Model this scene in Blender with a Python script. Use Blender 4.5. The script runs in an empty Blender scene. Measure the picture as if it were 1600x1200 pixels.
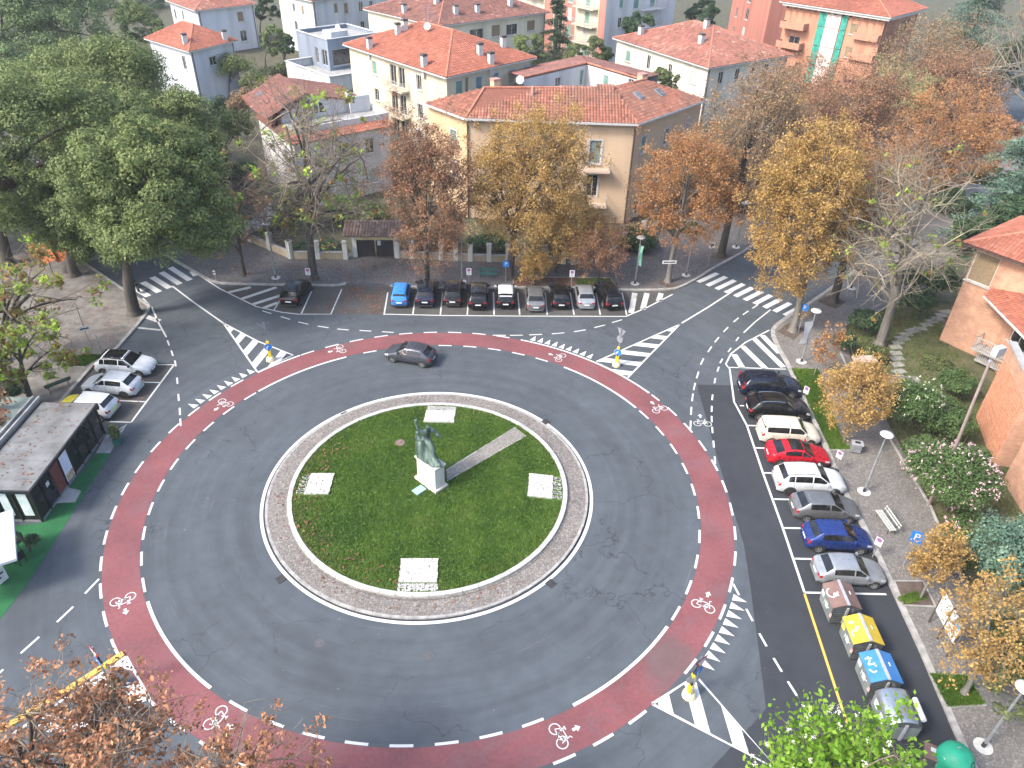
import bpy, math, random
import numpy as np
from mathutils import Vector, Matrix
from math import sin, cos, pi, radians as R_, sqrt, atan2, hypot

random.seed(7)
RNG = np.random.default_rng(7)
SC = bpy.context.scene
COL = SC.collection

# ------------------------------------------------------------------ camera
FPX, PITCH, ROLL, CAMH = 1167.42, 0.6147, 0.0297, 33.0        # focal length in photo pixels, tilt, roll, height above the street
CAMP = np.array([5.056, -35.013, CAMH])                       # world origin = middle of the roundabout
_fw = np.array([0, cos(PITCH), -sin(PITCH)]); _u0 = np.array([0, sin(PITCH), cos(PITCH)]); _r0 = np.array([1.0, 0, 0])
_rt = _r0 * cos(ROLL) + _u0 * sin(ROLL); _up = _u0 * cos(ROLL) - _r0 * sin(ROLL)
cam = bpy.data.cameras.new('camera'); camo = bpy.data.objects.new('camera', cam); COL.objects.link(camo)
cam.sensor_width = 36.0; cam.lens = 36.0 * FPX / 1600.0; cam.clip_start = 0.5; cam.clip_end = 4000
camo.matrix_world = Matrix(((_rt[0], _up[0], -_fw[0], CAMP[0]), (_rt[1], _up[1], -_fw[1], CAMP[1]), (_rt[2], _up[2], -_fw[2], CAMP[2]), (0, 0, 0, 1)))
SC.camera = camo

# ------------------------------------------------------------------ light
SUN_DIR = Vector((-0.74, -0.40, 0.80)).normalized()           # towards the sun (hazy sun from the left)
world = bpy.data.worlds.new('World'); SC.world = world; world.use_nodes = True
wn = world.node_tree.nodes; wl = world.node_tree.links; wn.clear()
sky = wn.new('ShaderNodeTexSky'); sky.sky_type = 'NISHITA'; sky.sun_disc = False
sky.sun_elevation = math.asin(SUN_DIR.z); sky.sun_rotation = atan2(SUN_DIR.x, SUN_DIR.y)
sky.air_density = 1.0; sky.dust_density = 3.0; sky.ozone_density = 1.0
bg = wn.new('ShaderNodeBackground'); bg.inputs[1].default_value = 0.15
wo = wn.new('ShaderNodeOutputWorld'); wl.new(sky.outputs[0], bg.inputs[0]); wl.new(bg.outputs[0], wo.inputs[0])
sl = bpy.data.lights.new('sun', 'SUN'); sl.energy = 1.5; sl.angle = R_(12); sl.color = (1.0, 0.95, 0.87)
so = bpy.data.objects.new('sun', sl); COL.objects.link(so); so.location = (-60, -20, 80)
so.rotation_euler = (-SUN_DIR).to_track_quat('-Z', 'Y').to_euler()
SC.view_settings.view_transform = 'Standard'; SC.view_settings.look = 'None'
SC.view_settings.exposure = 1.74; SC.view_settings.gamma = 1.0; SC.view_settings.use_curve_mapping = False
SC.cycles.max_bounces = 6; SC.cycles.diffuse_bounces = 3; SC.cycles.glossy_bounces = 3; SC.cycles.transmission_bounces = 4
SC.cycles.use_denoising = True; SC.cycles.volume_bounces = 0

# survey: pixel of the photograph -> point of the real place at height z
def W(u, v, z=0.0):
    d = _fw * FPX + (u - 800.0) * _rt + (600.0 - v) * _up
    p = CAMP + d * ((z - CAMH) / d[2]); return (float(p[0]), float(p[1]))
def W3(u, v, z=0.0):
    p = W(u, v, z); return (p[0], p[1], z)
def height_at(x, y, v):                                       # height of the point above (x, y) seen at photo row v
    lo, hi = 0.0, 32.0
    for _ in range(40):
        m = (lo + hi) / 2; q = np.array([x, y, m]) - CAMP
        vv = 600 - FPX * (q @ _up) / (q @ _fw)
        if vv > v: lo = m
        else: hi = m
    return lo
def px_per_m(x, y, z=0.0): return FPX / float((np.array([x, y, z]) - CAMP) @ _fw)
def on_wall(u, v, p0, p1):                                    # where the ray of a pixel meets the vertical wall p0-p1 -> (along, height)
    d = _fw * FPX + (u - 800.0) * _rt + (600.0 - v) * _up
    ex, ey = p1[0] - p0[0], p1[1] - p0[1]; L = hypot(ex, ey); ex /= L; ey /= L
    nx, ny = ey, -ex
    t = ((p0[0] - CAMP[0]) * nx + (p0[1] - CAMP[1]) * ny) / (d[0] * nx + d[1] * ny)
    q = CAMP + d * t
    return ((q[0] - p0[0]) * ex + (q[1] - p0[1]) * ey, q[2])

# ------------------------------------------------------------------ materials
MATS = {}
def _nt(name):
    m = bpy.data.materials.new(name); m.use_nodes = True
    return m, m.node_tree.nodes, m.node_tree.links, m.node_tree.nodes['Principled BSDF']
def hexc(s):
    def f(c): c /= 255.0; return c / 12.92 if c <= 0.04045 else ((c + 0.055) / 1.055) ** 2.4
    return tuple(f(int(s[i:i + 2], 16)) for i in (0, 2, 4)) + (1.0,)
def col(c):
    if isinstance(c, str): return hexc(c)
    if isinstance(c, (int, float)): return (c, c, c, 1)
    return tuple(c) + (1.0,) if len(c) == 3 else c
def noise(n, l, scale, detail=4, vec=None, rough=0.55):
    t = n.new('ShaderNodeTexNoise'); t.inputs['Scale'].default_value = scale; t.inputs['Detail'].default_value = detail; t.inputs['Roughness'].default_value = rough
    if vec is not None: l.new(vec, t.inputs['Vector'])
    return t.outputs['Fac']
def pos(n): return n.new('ShaderNodeNewGeometry').outputs['Position']
def ramp(n, l, fac, stops):
    r = n.new('ShaderNodeValToRGB'); e = r.color_ramp.elements
    while len(e) < len(stops): e.new(0.5)
    for k, (p, c) in enumerate(stops): e[k].position = p; e[k].color = col(c)
    l.new(fac, r.inputs[0]); return r.outputs[0]
def math_(n, l, op, a, b=None, clamp=False):
    m = n.new('ShaderNodeMath'); m.operation = op; m.use_clamp = clamp
    for i, x in enumerate((a, b)):
        if x is None: continue
        if isinstance(x, (int, float)): m.inputs[i].default_value = x
        else: l.new(x, m.inputs[i])
    return m.outputs[0]
def mix(n, l, fac, a, b, mode='MIX'):
    m = n.new('ShaderNodeMix'); m.data_type = 'RGBA'; m.blend_type = mode
    if isinstance(fac, (int, float)): m.inputs[0].default_value = fac
    else: l.new(fac, m.inputs[0])
    for i, x in ((6, a), (7, b)):
        if hasattr(x, 'is_linked'): l.new(x, m.inputs[i])
        else: m.inputs[i].default_value = col(x)
    return m.outputs[2]
def bump(n, l, b, h, strength=0.3, dist=0.02):
    x = n.new('ShaderNodeBump'); x.inputs['Strength'].default_value = strength; x.inputs['Distance'].default_value = dist
    l.new(h, x.inputs['Height']); l.new(x.outputs[0], b.inputs['Normal'])
def M(name, c1, c2=None, scale=3.0, rough=0.8, metal=0.0, bmp=0.0, coat=0.0, spec=0.4, detail=5, lo=0.35, hi=0.65, streak=False):
    """plain surface: two tones mixed by noise in place, optional relief"""
    if name in MATS: return MATS[name]
    m, n, l, b = _nt(name)
    b.inputs['Roughness'].default_value = rough; b.inputs['Metallic'].default_value = metal
    b.inputs['Specular IOR Level'].default_value = spec; b.inputs['Coat Weight'].default_value = coat
    if c2 is None: b.inputs['Base Color'].default_value = col(c1)
    else:
        p = pos(n)
        if streak:
            mp = n.new('ShaderNodeMapping'); mp.inputs['Scale'].default_value = (1, 1, 0.12); l.new(p, mp.inputs[0]); p = mp.outputs[0]
        f = noise(n, l, scale, detail, p); l.new(ramp(n, l, f, [(lo, c1), (hi, c2)]), b.inputs['Base Color'])
    if bmp: bump(n, l, b, noise(n, l, scale * 6, 4, pos(n)), bmp)
    MATS[name] = m; return m
def attr_mat(name, stops, rough=0.8, transl=0.0, spec=0.3, bmp=0, grime=None):
    """colour by a random number stored on each leaf, tile or stone"""
    m, n, l, b = _nt(name)
    a = n.new('ShaderNodeAttribute'); a.attribute_name = 'rnd'
    c = ramp(n, l, a.outputs['Fac'], stops)
    if grime: c = mix(n, l, math_(n, l, 'MULTIPLY', ramp(n, l, noise(n, l, grime[1], 5, pos(n)), [(0.42, 0), (0.66, 1)]), grime[2]), c, grime[0])
    l.new(c, b.inputs['Base Color']); b.inputs['Roughness'].default_value = rough; b.inputs['Specular IOR Level'].default_value = spec
    if bmp: bump(n, l, b, noise(n, l, 30, 3, pos(n)), bmp)
    if transl:
        t = n.new('ShaderNodeBsdfTranslucent'); l.new(c, t.inputs[0]); x = n.new('ShaderNodeMixShader'); x.inputs[0].default_value = transl
        o = n['Material Output']; l.new(b.outputs[0], x.inputs[1]); l.new(t.outputs[0], x.inputs[2]); l.new(x.outputs[0], o.inputs[0])
    MATS[name] = m; return m

# ------------------------------------------------------------------ meshes
def wloc(o):
    v = Vector((0, 0, 0))
    while o is not None: v += o.location; o = o.parent
    return v
class MB:
    """collects shapes, then becomes ONE mesh object"""
    def __init__(s): s.v = []; s.f = []; s.uv = None
    def add(s, vs, fs):
        k = len(s.v); s.v += [tuple(p) for p in vs]; s.f += [tuple(i + k for i in f) for f in fs]; return s
    def box(s, c, d, rz=0.0, top=None):
        hx, hy, hz = d[0] / 2, d[1] / 2, d[2] / 2; t = top or (1, 1); cr, sr = cos(rz), sin(rz); vs = []
        for z in (-1, 1):
            for x, y in ((-1, -1), (1, -1), (1, 1), (-1, 1)):
                a, b = x * hx * (t[0] if z > 0 else 1), y * hy * (t[1] if z > 0 else 1)
                vs.append((c[0] + a * cr - b * sr, c[1] + a * sr + b * cr, c[2] + z * hz))
        return s.add(vs, [(3, 2, 1, 0), (4, 5, 6, 7), (0, 1, 5, 4), (1, 2, 6, 5), (2, 3, 7, 6), (3, 0, 4, 7)])
    def tube(s, pts, rad, n=8, cap=True):
        pts = [Vector(p) for p in pts]; rad = rad if isinstance(rad, (list, tuple)) else [rad] * len(pts); k = len(s.v); ref = None
        for i, p in enumerate(pts):
            t = (pts[min(i + 1, len(pts) - 1)] - pts[max(i - 1, 0)]).normalized()
            if ref is None: ref = Vector((1, 0, 0)) if abs(t.x) < 0.8 else Vector((0, 1, 0))
            a = (ref - t * ref.dot(t)).normalized(); b = t.cross(a); ref = a
            for j in range(n):
                q = 2 * pi * j / n; s.v.append(tuple(p + (a * cos(q) + b * sin(q)) * rad[i]))
        for i in range(len(pts) - 1):
            for j in range(n): s.f.append((k + i * n + j, k + i * n + (j + 1) % n, k + (i + 1) * n + (j + 1) % n, k + (i + 1) * n + j))
        if cap: s.f.append(tuple(k + j for j in range(n))[::-1]); s.f.append(tuple(k + (len(pts) - 1) * n + j for j in range(n)))
        return s
    def lathe(s, prof, n=20, c=(0, 0, 0), sx=1, sy=1):
        k = len(s.v)
        for r, z in prof:
            for j in range(n): s.v.append((c[0] + r * sx * cos(2 * pi * j / n), c[1] + r * sy * sin(2 * pi * j / n), c[2] + z))
        for i in range(len(prof) - 1):
            for j in range(n): s.f.append((k + i * n + j, k + i * n + (j + 1) % n, k + (i + 1) * n + (j + 1) % n, k + (i + 1) * n + j))
        s.f.append(tuple(k + j for j in range(n))[::-1]); s.f.append(tuple(k + (len(prof) - 1) * n + j for j in range(n))); return s
    def poly(s, pts, z=None):
        return s.add([(p[0], p[1], p[2] if len(p) > 2 else z) for p in pts], [tuple(range(len(pts)))])
    def prism(s, pts, z0, z1):
        n = len(pts); vs = [(p[0], p[1], z0) for p in pts] + [(p[0], p[1], z1) for p in pts]
        return s.add(vs, [tuple(range(n))[::-1], tuple(range(n, 2 * n))] + [(i, (i + 1) % n, n + (i + 1) % n, n + i) for i in range(n)])
    def quad3(s, a, b, c, d): return s.add([a, b, c, d], [(0, 1, 2, 3)])
    def build(s, name, mat, parent=None, smooth=False, local=False, kind=None, label=None):
        me = bpy.data.meshes.new(name)
        vs = s.v
        if parent is not None and not local:
            o = wloc(parent); vs = [(p[0] - o.x, p[1] - o.y, p[2] - o.z) for p in vs]
        me.from_pydata(vs, [], s.f); me.materials.append(mat)
        if smooth: me.polygons.foreach_set('use_smooth', [True] * len(me.polygons))
        me.update()
        o = bpy.data.objects.new(name, me); COL.objects.link(o)
        if parent is not None: o.parent = parent
        if kind: o['kind'] = kind
        if label: o['label'] = label
        return o
def np_mesh(name, V, F, mat, parent=None, rnd=None, smooth=False, kind=None, local=False):
    """fast mesh: V (n,3), F (m,k) all faces of k corners, optional random number per face"""
    me = bpy.data.meshes.new(name); k = F.shape[1]
    V = np.asarray(V, np.float32)
    if parent is not None and not local: V = V - np.array(wloc(parent), np.float32)
    me.vertices.add(len(V)); me.vertices.foreach_set('co', V.ravel())
    me.loops.add(F.size); me.loops.foreach_set('vertex_index', F.astype(np.int32).ravel())
    me.polygons.add(len(F)); me.polygons.foreach_set('loop_start', np.arange(0, F.size, k, dtype=np.int32))
    me.polygons.foreach_set('loop_total', np.full(len(F), k, np.int32))
    if smooth: me.polygons.foreach_set('use_smooth', np.ones(len(F), bool))
    me.update(calc_edges=True); me.materials.append(mat)
    if rnd is not None:
        a = me.attributes.new('rnd', 'FLOAT', 'FACE'); a.data.foreach_set('value', np.asarray(rnd, np.float32))
    o = bpy.data.objects.new(name, me); COL.objects.link(o)
    if parent is not None: o.parent = parent
    if kind: o['kind'] = kind
    return o
def tag(o, label=None, cat=None, group=None, kind=None):
    if label: o['label'] = label
    if cat: o['category'] = cat
    if group: o['group'] = group
    if kind: o['kind'] = kind
    return o
def thing(name, label, cat, loc=(0, 0, 0), rz=0.0, group=None):
    o = bpy.data.objects.new(name, None); COL.objects.link(o); o.empty_display_size = 0.3
    o.location = (loc[0], loc[1], loc[2] if len(loc) > 2 else 0); o.rotation_euler = (0, 0, rz)
    return tag(o, label, cat, group)
def copy_tree(o, parent=None):
    c = o.copy(); COL.objects.link(c); c.parent = parent
    for ch in list(o.children): copy_tree(ch, c)
    return c
_UNIT = None
def unit_box():
    global _UNIT
    if _UNIT is None: b = MB().box((0, 0, 0), (1, 1, 1)); _UNIT = bpy.data.meshes.new('block'); _UNIT.from_pydata(b.v, [], b.f)
    return _UNIT
_UB = {}
def piece(name, mat, c, d, rz=0.0, parent=None, tilt=(0, 0)):
    """one block (stone, plank, slab) sharing mesh data with its like"""
    key = mat.name
    if key not in _UB: me = unit_box().copy(); me.name = name; me.materials.append(mat); _UB[key] = me
    o = bpy.data.objects.new(name, _UB[key]); COL.objects.link(o); o.scale = d; o.rotation_euler = (tilt[0], tilt[1], rz)
    l = Vector(c) - (wloc(parent) if parent is not None else Vector((0, 0, 0))); o.location = l
    if parent is not None: o.parent = parent
    return o
def text_obj(txt, size, mat, parent, loc, rot, name='lettering', align='CENTER'):
    cu = bpy.data.curves.new('t', 'FONT'); cu.body = txt; cu.size = size; cu.align_x = align; cu.align_y = 'CENTER'; cu.extrude = 0.002; cu.resolution_u = 3
    t = bpy.data.objects.new('t', cu); COL.objects.link(t)
    me = bpy.data.meshes.new_from_object(t.evaluated_get(bpy.context.evaluated_depsgraph_get())); bpy.data.objects.remove(t); bpy.data.curves.remove(cu)
    me.materials.clear(); me.materials.append(mat); me.name = name
    o = bpy.data.objects.new(name, me); COL.objects.link(o); o.parent = parent; o.location = loc; o.rotation_euler = rot
    return o
# ------------------------------------------------------------------ ground materials
def asphalt(name, base, var, arcs=False, cracks=True, leaf=False):
    m, n, l, b = _nt(name); P = pos(n)
    big = noise(n, l, 0.16, 5, P); fine = noise(n, l, 60, 2, P); mid = noise(n, l, 1.1, 6, P)
    c = ramp(n, l, big, [(0.3, tuple(x * (1 - var) for x in base)), (0.5, base), (0.72, tuple(x * (1 + var) for x in base))])
    c = mix(n, l, 0.5, c, ramp(n, l, mid, [(0.3, 0.40), (0.7, 0.60)]), 'OVERLAY')
    c = mix(n, l, 0.5, c, ramp(n, l, fine, [(0.3, 0.32), (0.7, 0.68)]), 'OVERLAY')
    if arcs:      # tyre wear going round
        s = n.new('ShaderNodeSeparateXYZ'); l.new(P, s.inputs[0])
        r = math_(n, l, 'SQRT', math_(n, l, 'ADD', math_(n, l, 'POWER', s.outputs[0], 2), math_(n, l, 'POWER', s.outputs[1], 2)))
        cmb = n.new('ShaderNodeCombineXYZ'); l.new(math_(n, l, 'MULTIPLY', r, 1.5), cmb.inputs[0])
        l.new(math_(n, l, 'MULTIPLY', s.outputs[0], 0.07), cmb.inputs[1]); l.new(math_(n, l, 'MULTIPLY', s.outputs[1], 0.07), cmb.inputs[2])
        a = noise(n, l, 1.0, 5, cmb.outputs[0], 0.6)
        c = mix(n, l, 0.85, c, ramp(n, l, a, [(0.3, 0.43), (0.48, 0.5), (0.7, 0.58)]), 'OVERLAY')
        cm2 = n.new('ShaderNodeCombineXYZ'); l.new(math_(n, l, 'MULTIPLY', r, 9.0), cm2.inputs[0])
        l.new(math_(n, l, 'MULTIPLY', s.outputs[0], 0.25), cm2.inputs[1]); l.new(math_(n, l, 'MULTIPLY', s.outputs[1], 0.25), cm2.inputs[2])
        sc = noise(n, l, 1.0, 3, cm2.outputs[0]); c = mix(n, l, math_(n, l, 'MULTIPLY', ramp(n, l, sc, [(0.68, 0), (0.74, 1)]), 0.12), c, (0.32, 0.33, 0.34))
    if cracks:
        w = n.new('ShaderNodeTexNoise'); w.inputs['Scale'].default_value = 0.8; w.inputs['Detail'].default_value = 5; l.new(P, w.inputs['Vector'])
        v = n.new('ShaderNodeTexVoronoi'); v.feature = 'DISTANCE_TO_EDGE'; v.inputs['Scale'].default_value = 0.17
        va = n.new('ShaderNodeVectorMath'); va.operation = 'ADD'; sc_ = n.new('ShaderNodeVectorMath'); sc_.operation = 'SCALE'; sc_.inputs[3].default_value = 2.2
        l.new(w.outputs['Color'], sc_.inputs[0]); l.new(P, va.inputs[0]); l.new(sc_.outputs[0], va.inputs[1]); l.new(va.outputs[0], v.inputs['Vector'])
        line = ramp(n, l, v.outputs['Distance'], [(0.0, 1), (0.006, 0)])
        line = math_(n, l, 'MULTIPLY', line, ramp(n, l, noise(n, l, 0.12, 3, P), [(0.44, 0), (0.56, 1)]))
        c = mix(n, l, math_(n, l, 'MULTIPLY', line, 0.75), c, (0.018, 0.019, 0.021))
        sp = noise(n, l, 2.3, 3, P); c = mix(n, l, math_(n, l, 'MULTIPLY', ramp(n, l, sp, [(0.71, 0), (0.75, 1)]), 0.3), c, (0.3, 0.3, 0.29))
    l.new(c, b.inputs['Base Color']); b.inputs['Roughness'].default_value = 0.85; b.inputs['Specular IOR Level'].default_value = 0.3
    bump(n, l, b, fine, 0.25, 0.01); MATS[name] = m; return m
ASPH = asphalt('old_asphalt', (0.064, 0.074, 0.084), 0.14, arcs=True)
ASPH_N = asphalt('new_asphalt', (0.033, 0.036, 0.042), 0.12, cracks=False)
ASPH_P = asphalt('parking_asphalt', (0.066, 0.063, 0.060), 0.3)
def paint(name, c, worn=0.25):
    m, n, l, b = _nt(name); P = pos(n); f = noise(n, l, 7, 6, P, 0.7); g = noise(n, l, 0.9, 3, P)
    k = math_(n, l, 'ADD', f, math_(n, l, 'MULTIPLY', g, 0.5))
    l.new(ramp(n, l, k, [(0.36 + worn * 0.3, (0.16, 0.16, 0.16)), (0.46 + worn * 0.3, c), (0.9, tuple(x * 1.06 for x in c))]), b.inputs['Base Color'])
    b.inputs['Roughness'].default_value = 0.75; MATS[name] = m; return m
WHITE = paint('white_road_paint', (0.50, 0.50, 0.485), 0.3); WHITE_W = paint('worn_white_paint', (0.44, 0.44, 0.425), 0.8)
YELLOW = paint('yellow_road_paint', (0.58, 0.36, 0.07), 0.3)
def redlane():
    m, n, l, b = _nt('red_lane_coating'); P = pos(n)
    c = ramp(n, l, noise(n, l, 0.35, 5, P), [(0.3, (0.130, 0.046, 0.050)), (0.5, (0.168, 0.054, 0.058)), (0.75, (0.205, 0.068, 0.072))])
    c = mix(n, l, 0.5, c, ramp(n, l, noise(n, l, 5, 6, P), [(0.3, 0.36), (0.7, 0.62)]), 'OVERLAY')
    s = n.new('ShaderNodeSeparateXYZ'); l.new(P, s.inputs[0])
    # worn grey patch where lorries cut the corner in the south-east
    dx = math_(n, l, 'SUBTRACT', s.outputs[0], 13.6); dy = math_(n, l, 'ADD', s.outputs[1], 12.1)
    d = math_(n, l, 'SQRT', math_(n, l, 'ADD', math_(n, l, 'POWER', dx, 2), math_(n, l, 'POWER', dy, 2)))
    d = math_(n, l, 'ADD', d, math_(n, l, 'MULTIPLY', noise(n, l, 0.9, 5, P), 2.6))
    c = mix(n, l, ramp(n, l, d, [(0.0, 1), (1.0, 1)]) if False else math_(n, l, 'MULTIPLY', math_(n, l, 'SUBTRACT', 3.2, d, True), 0.55), c, (0.085, 0.075, 0.07))
    c = mix(n, l, math_(n, l, 'MULTIPLY', ramp(n, l, noise(n, l, 0.5, 6, P, 0.7), [(0.5, 0), (0.68, 1)]), 0.5), c, (0.135, 0.085, 0.09))
    l.new(c, b.inputs['Base Color']); b.inputs['Roughness'].default_value = 0.85; bump(n, l, b, noise(n, l, 55, 2, P), 0.2, 0.01); return m
RED = redlane()
def cobble(name, c1, c2, joint, size):
    m, n, l, b = _nt(name); P = pos(n)
    v = n.new('ShaderNodeTexVoronoi'); v.inputs['Scale'].default_value = 1 / size; v.inputs['Randomness'].default_value = 0.55; l.new(P, v.inputs['Vector'])
    e = n.new('ShaderNodeTexVoronoi'); e.feature = 'DISTANCE_TO_EDGE'; e.inputs['Scale'].default_value = 1 / size; e.inputs['Randomness'].default_value = 0.55; l.new(P, e.inputs['Vector'])
    s = n.new('ShaderNodeSeparateColor'); l.new(v.outputs['Color'], s.inputs[0])
    c = ramp(n, l, s.outputs[0], [(0.0, c1), (0.6, tuple((x + y) / 2 for x, y in zip(c1, c2))), (1.0, c2)])
    c = mix(n, l, ramp(n, l, e.outputs['Distance'], [(0.03, 1), (0.11, 0)]), c, joint)
    c = mix(n, l, 0.5, c, ramp(n, l, noise(n, l, 0.5, 5, P), [(0.3, 0.36), (0.7, 0.62)]), 'OVERLAY')
    l.new(c, b.inputs['Base Color']); b.inputs['Roughness'].default_value = 0.85
    bump(n, l, b, ramp(n, l, e.outputs['Distance'], [(0.0, 0), (0.15, 1)]), 0.5, 0.015); return m
COB = cobble('island_cobbles', (0.165, 0.146, 0.13), (0.25, 0.226, 0.205), (0.11, 0.098, 0.088), 0.15)
COB_P = cobble('pavement_setts', (0.105, 0.095, 0.092), (0.17, 0.155, 0.15), (0.06, 0.055, 0.052), 0.14)
COB_R = cobble('light_setts', (0.135, 0.125, 0.115), (0.21, 0.198, 0.182), (0.11, 0.10, 0.09), 0.14)
KERB = M('kerb_stone', (0.22, 0.21, 0.195), (0.34, 0.33, 0.31), 2.5, 0.85, bmp=0.2)
MARBLE = M('white_kerb_stone', (0.30, 0.30, 0.28), (0.44, 0.435, 0.41), 2.0, 0.8, bmp=0.15)
EARTH = M('garden_earth', (0.055, 0.048, 0.030), (0.085, 0.085, 0.045), 0.8, 0.95, bmp=0.4)
DIRT = M('tree_pit_earth', (0.065, 0.045, 0.035), (0.11, 0.085, 0.07), 2.5, 0.95, bmp=0.4)
LAWNB = M('lawn_soil', (0.040, 0.085, 0.012), (0.075, 0.135, 0.020), 1.2, 0.95, bmp=0.4)
GREENCARPET = M('green_carpet', (0.012, 0.085, 0.030), (0.018, 0.125, 0.040), 1.0, 0.95, bmp=0.2)
CONC = M('concrete', (0.24, 0.235, 0.225), (0.34, 0.33, 0.32), 1.4, 0.85, bmp=0.15)
IRON = M('cast_iron', (0.035, 0.035, 0.037), (0.07, 0.065, 0.06), 9, 0.6, 0.4)

# ------------------------------------------------------------------ ground, roads, pavements
NW = np.array([-0.768, 0.640]); NE = np.array([0.64, 0.768])
def add(p, d, k): return (p[0] + d[0] * k, p[1] + d[1] * k)
MB().poly([(-1400, -400, -.06), (1400, -400, -.06), (1400, 1600, -.06), (-1400, 1600, -.06)]).build('ground', EARTH, kind='structure')
road = MB().poly([(-70, -75), (30, -75), (30, 32), (-70, 32)], 0.0).build('road', ASPH, kind='structure')
def strip(a, d, length, w, z, mat, name, parent=road):
    n = (-d[1], d[0]); b = add(a, d, length)
    return MB().poly([add(a, n, -w / 2), add(b, n, -w / 2), add(b, n, w / 2), add(a, n, w / 2)], z).build(name, mat, parent)
strip((22.5, 22.5), NE, 190, 12.6, -0.006, ASPH, 'side_street'); strip((-24.0, 23.5), NW, 160, 6.2, -0.004, ASPH, 'side_street')
def WL(*px): return [W(*p) for p in px]
dark = WL((1089, 601), (1150, 602)) + [(26.9, 12.4)] + WL((1292, 705), (1320, 772), (1385, 897), (1502, 1162)) + [(26.2, -75), (13, -75)] + WL((1050, 1260), (1112, 1200), (1182, 1125), (1197, 1107), (1185, 1012), (1170, 900), (1162, 850), (1122, 720))
MB().poly(dark, 0.004).build('new_asphalt', ASPH_N, road)
MB().poly(WL((345, 450), (400, 480), (440, 488), (465, 491), (979, 495), (1050, 461), (1051, 452), (959, 451), (890, 449), (640, 448), (537, 446), (400, 443)), 0.004).build('parking_surface', ASPH_P, road)
MB().poly(WL((249, 567), (275, 567), (205, 662), (140, 662)) + [(-27.5, 6), (-27.5, 13.2)], 0.004).build('parking_surface', ASPH_P, road)

def line_pts(pts, step):
    out = []; acc = 0.0
    P = [np.array(p, float) for p in pts]; L = [np.linalg.norm(P[i + 1] - P[i]) for i in range(len(P) - 1)]
    tot = sum(L); k = max(1, round(tot / step)); ds = tot / k
    for q in range(k + 1):
        s = q * ds; i = 0
        while i < len(L) - 1 and s > L[i]: s -= L[i]; i += 1
        out.append(P[i] + (P[i + 1] - P[i]) * (s / L[i]))
    return out
def kerb(pts, parent, mat, w=0.26, z=0.065, h=0.15, step=1.0, closed=False, name='kerb_stone'):
    q = line_pts(list(pts) + ([pts[0]] if closed else []), step)
    for a, b in zip(q[:-1], q[1:]):
        d = b - a; Ln = float(np.hypot(*d)); t = atan2(d[1], d[0])
        piece(name, mat, ((a[0] + b[0]) / 2, (a[1] + b[1]) / 2, z + random.uniform(-.004, .004)), (Ln - 0.012, w, h), t + random.uniform(-.006, .006), parent)
def pavement(name, pts, mat, z=0.12):
    o = MB().prism(pts, -0.05, z).build(name, mat, kind='structure'); return o
n_front = WL((315, 432), (330, 440), (345, 444), (400, 445), (470, 446), (530, 447), (541, 444), (601, 444), (610, 447), (660, 450), (727, 451), (802, 450), (890, 451), (959, 453), (967, 454), (1020, 454), (1051, 453), (1064, 449), (1080, 441), (1094, 433), (1109, 423), (1160, 395))
far_nw = add(n_front[0], NW, 110); far_ne = add(n_front[-1], NE, 130)
pv_n = pavement('north_pavement', [far_nw] + n_front + [far_ne, add(far_ne, (-NE[1], NE[0]), 6.2), (12.6, 33.2), (-11, 33.4), (-18.5, 33), add(far_nw, (NW[1] * .6, -NW[0] * .6), 9)], COB_P)
kerb([add(n_front[0], NW, 20)] + n_front[:7], pv_n, KERB); kerb(n_front[8:] + [add(n_front[-1], NE, 40)], pv_n, KERB)
r_front = [(26.2, -75)] + WL((1502, 1162), (1440, 1017), (1386, 900), (1350, 825), (1320, 772), (1292, 705), (1254, 615), (1244, 598), (1231, 570), (1217, 547), (1206, 521), (1208, 513), (1232, 495), (1253, 483), (1295, 454), (1331, 427))
rfar = add(r_front[-1], NE, 130); rb = (NE[1], -NE[0])
pv_r = pavement('right_pavement', r_front + [rfar, add(rfar, rb, 6), add(r_front[-1], rb, 6.5), (34.2, 22), (32.7, 16.8), (32.3, 6.1), (31.8, -.3), (31.2, -6), (30.4, -13.9), (30.2, -75)], COB_R)
kerb([(26.25, -22)] + r_front[1:] + [add(r_front[-1], NE, 40)], pv_r, KERB, w=0.32)
l_front = WL((207, 463), (220, 470), (236, 482), (212, 512), (181, 547)) + [(-27.4, 13.3), (-27.5, 5.2)]
lfar = add(l_front[0], NW, 110)
pv_l = pavement('left_pavement', [lfar, add(lfar, (-.64, -.768), 60), (-70, 5.2)] + l_front[::-1], M('dusty_pavement', (0.105, 0.095, 0.085), (0.18, 0.165, 0.15), 1.1, 0.92, bmp=0.3))
kerb([add(l_front[0], NW, 12)] + l_front, pv_l, KERB)
# drain lids and manhole covers
for u, v in ((539, 647), (853, 659), (861, 912), (439, 905)):
    p = W(u, v); MB().box((p[0], p[1], 0.012), (0.5, 0.5, 0.02), atan2(p[1], p[0])).build('drain_grate', IRON, road)
for u, v, r in ((1150, 519, .42), (668, 1025, .33), (500, 1005, .28)):
    p = W(u, v); MB().lathe([(r, 0), (r, 0.012), (0, 0.012)], 18, (p[0], p[1], 0)).build('manhole_cover', M('worn_iron', (0.07, 0.072, 0.078), (0.10, 0.10, 0.105), 9, 0.7, 0.2), road)

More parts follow.
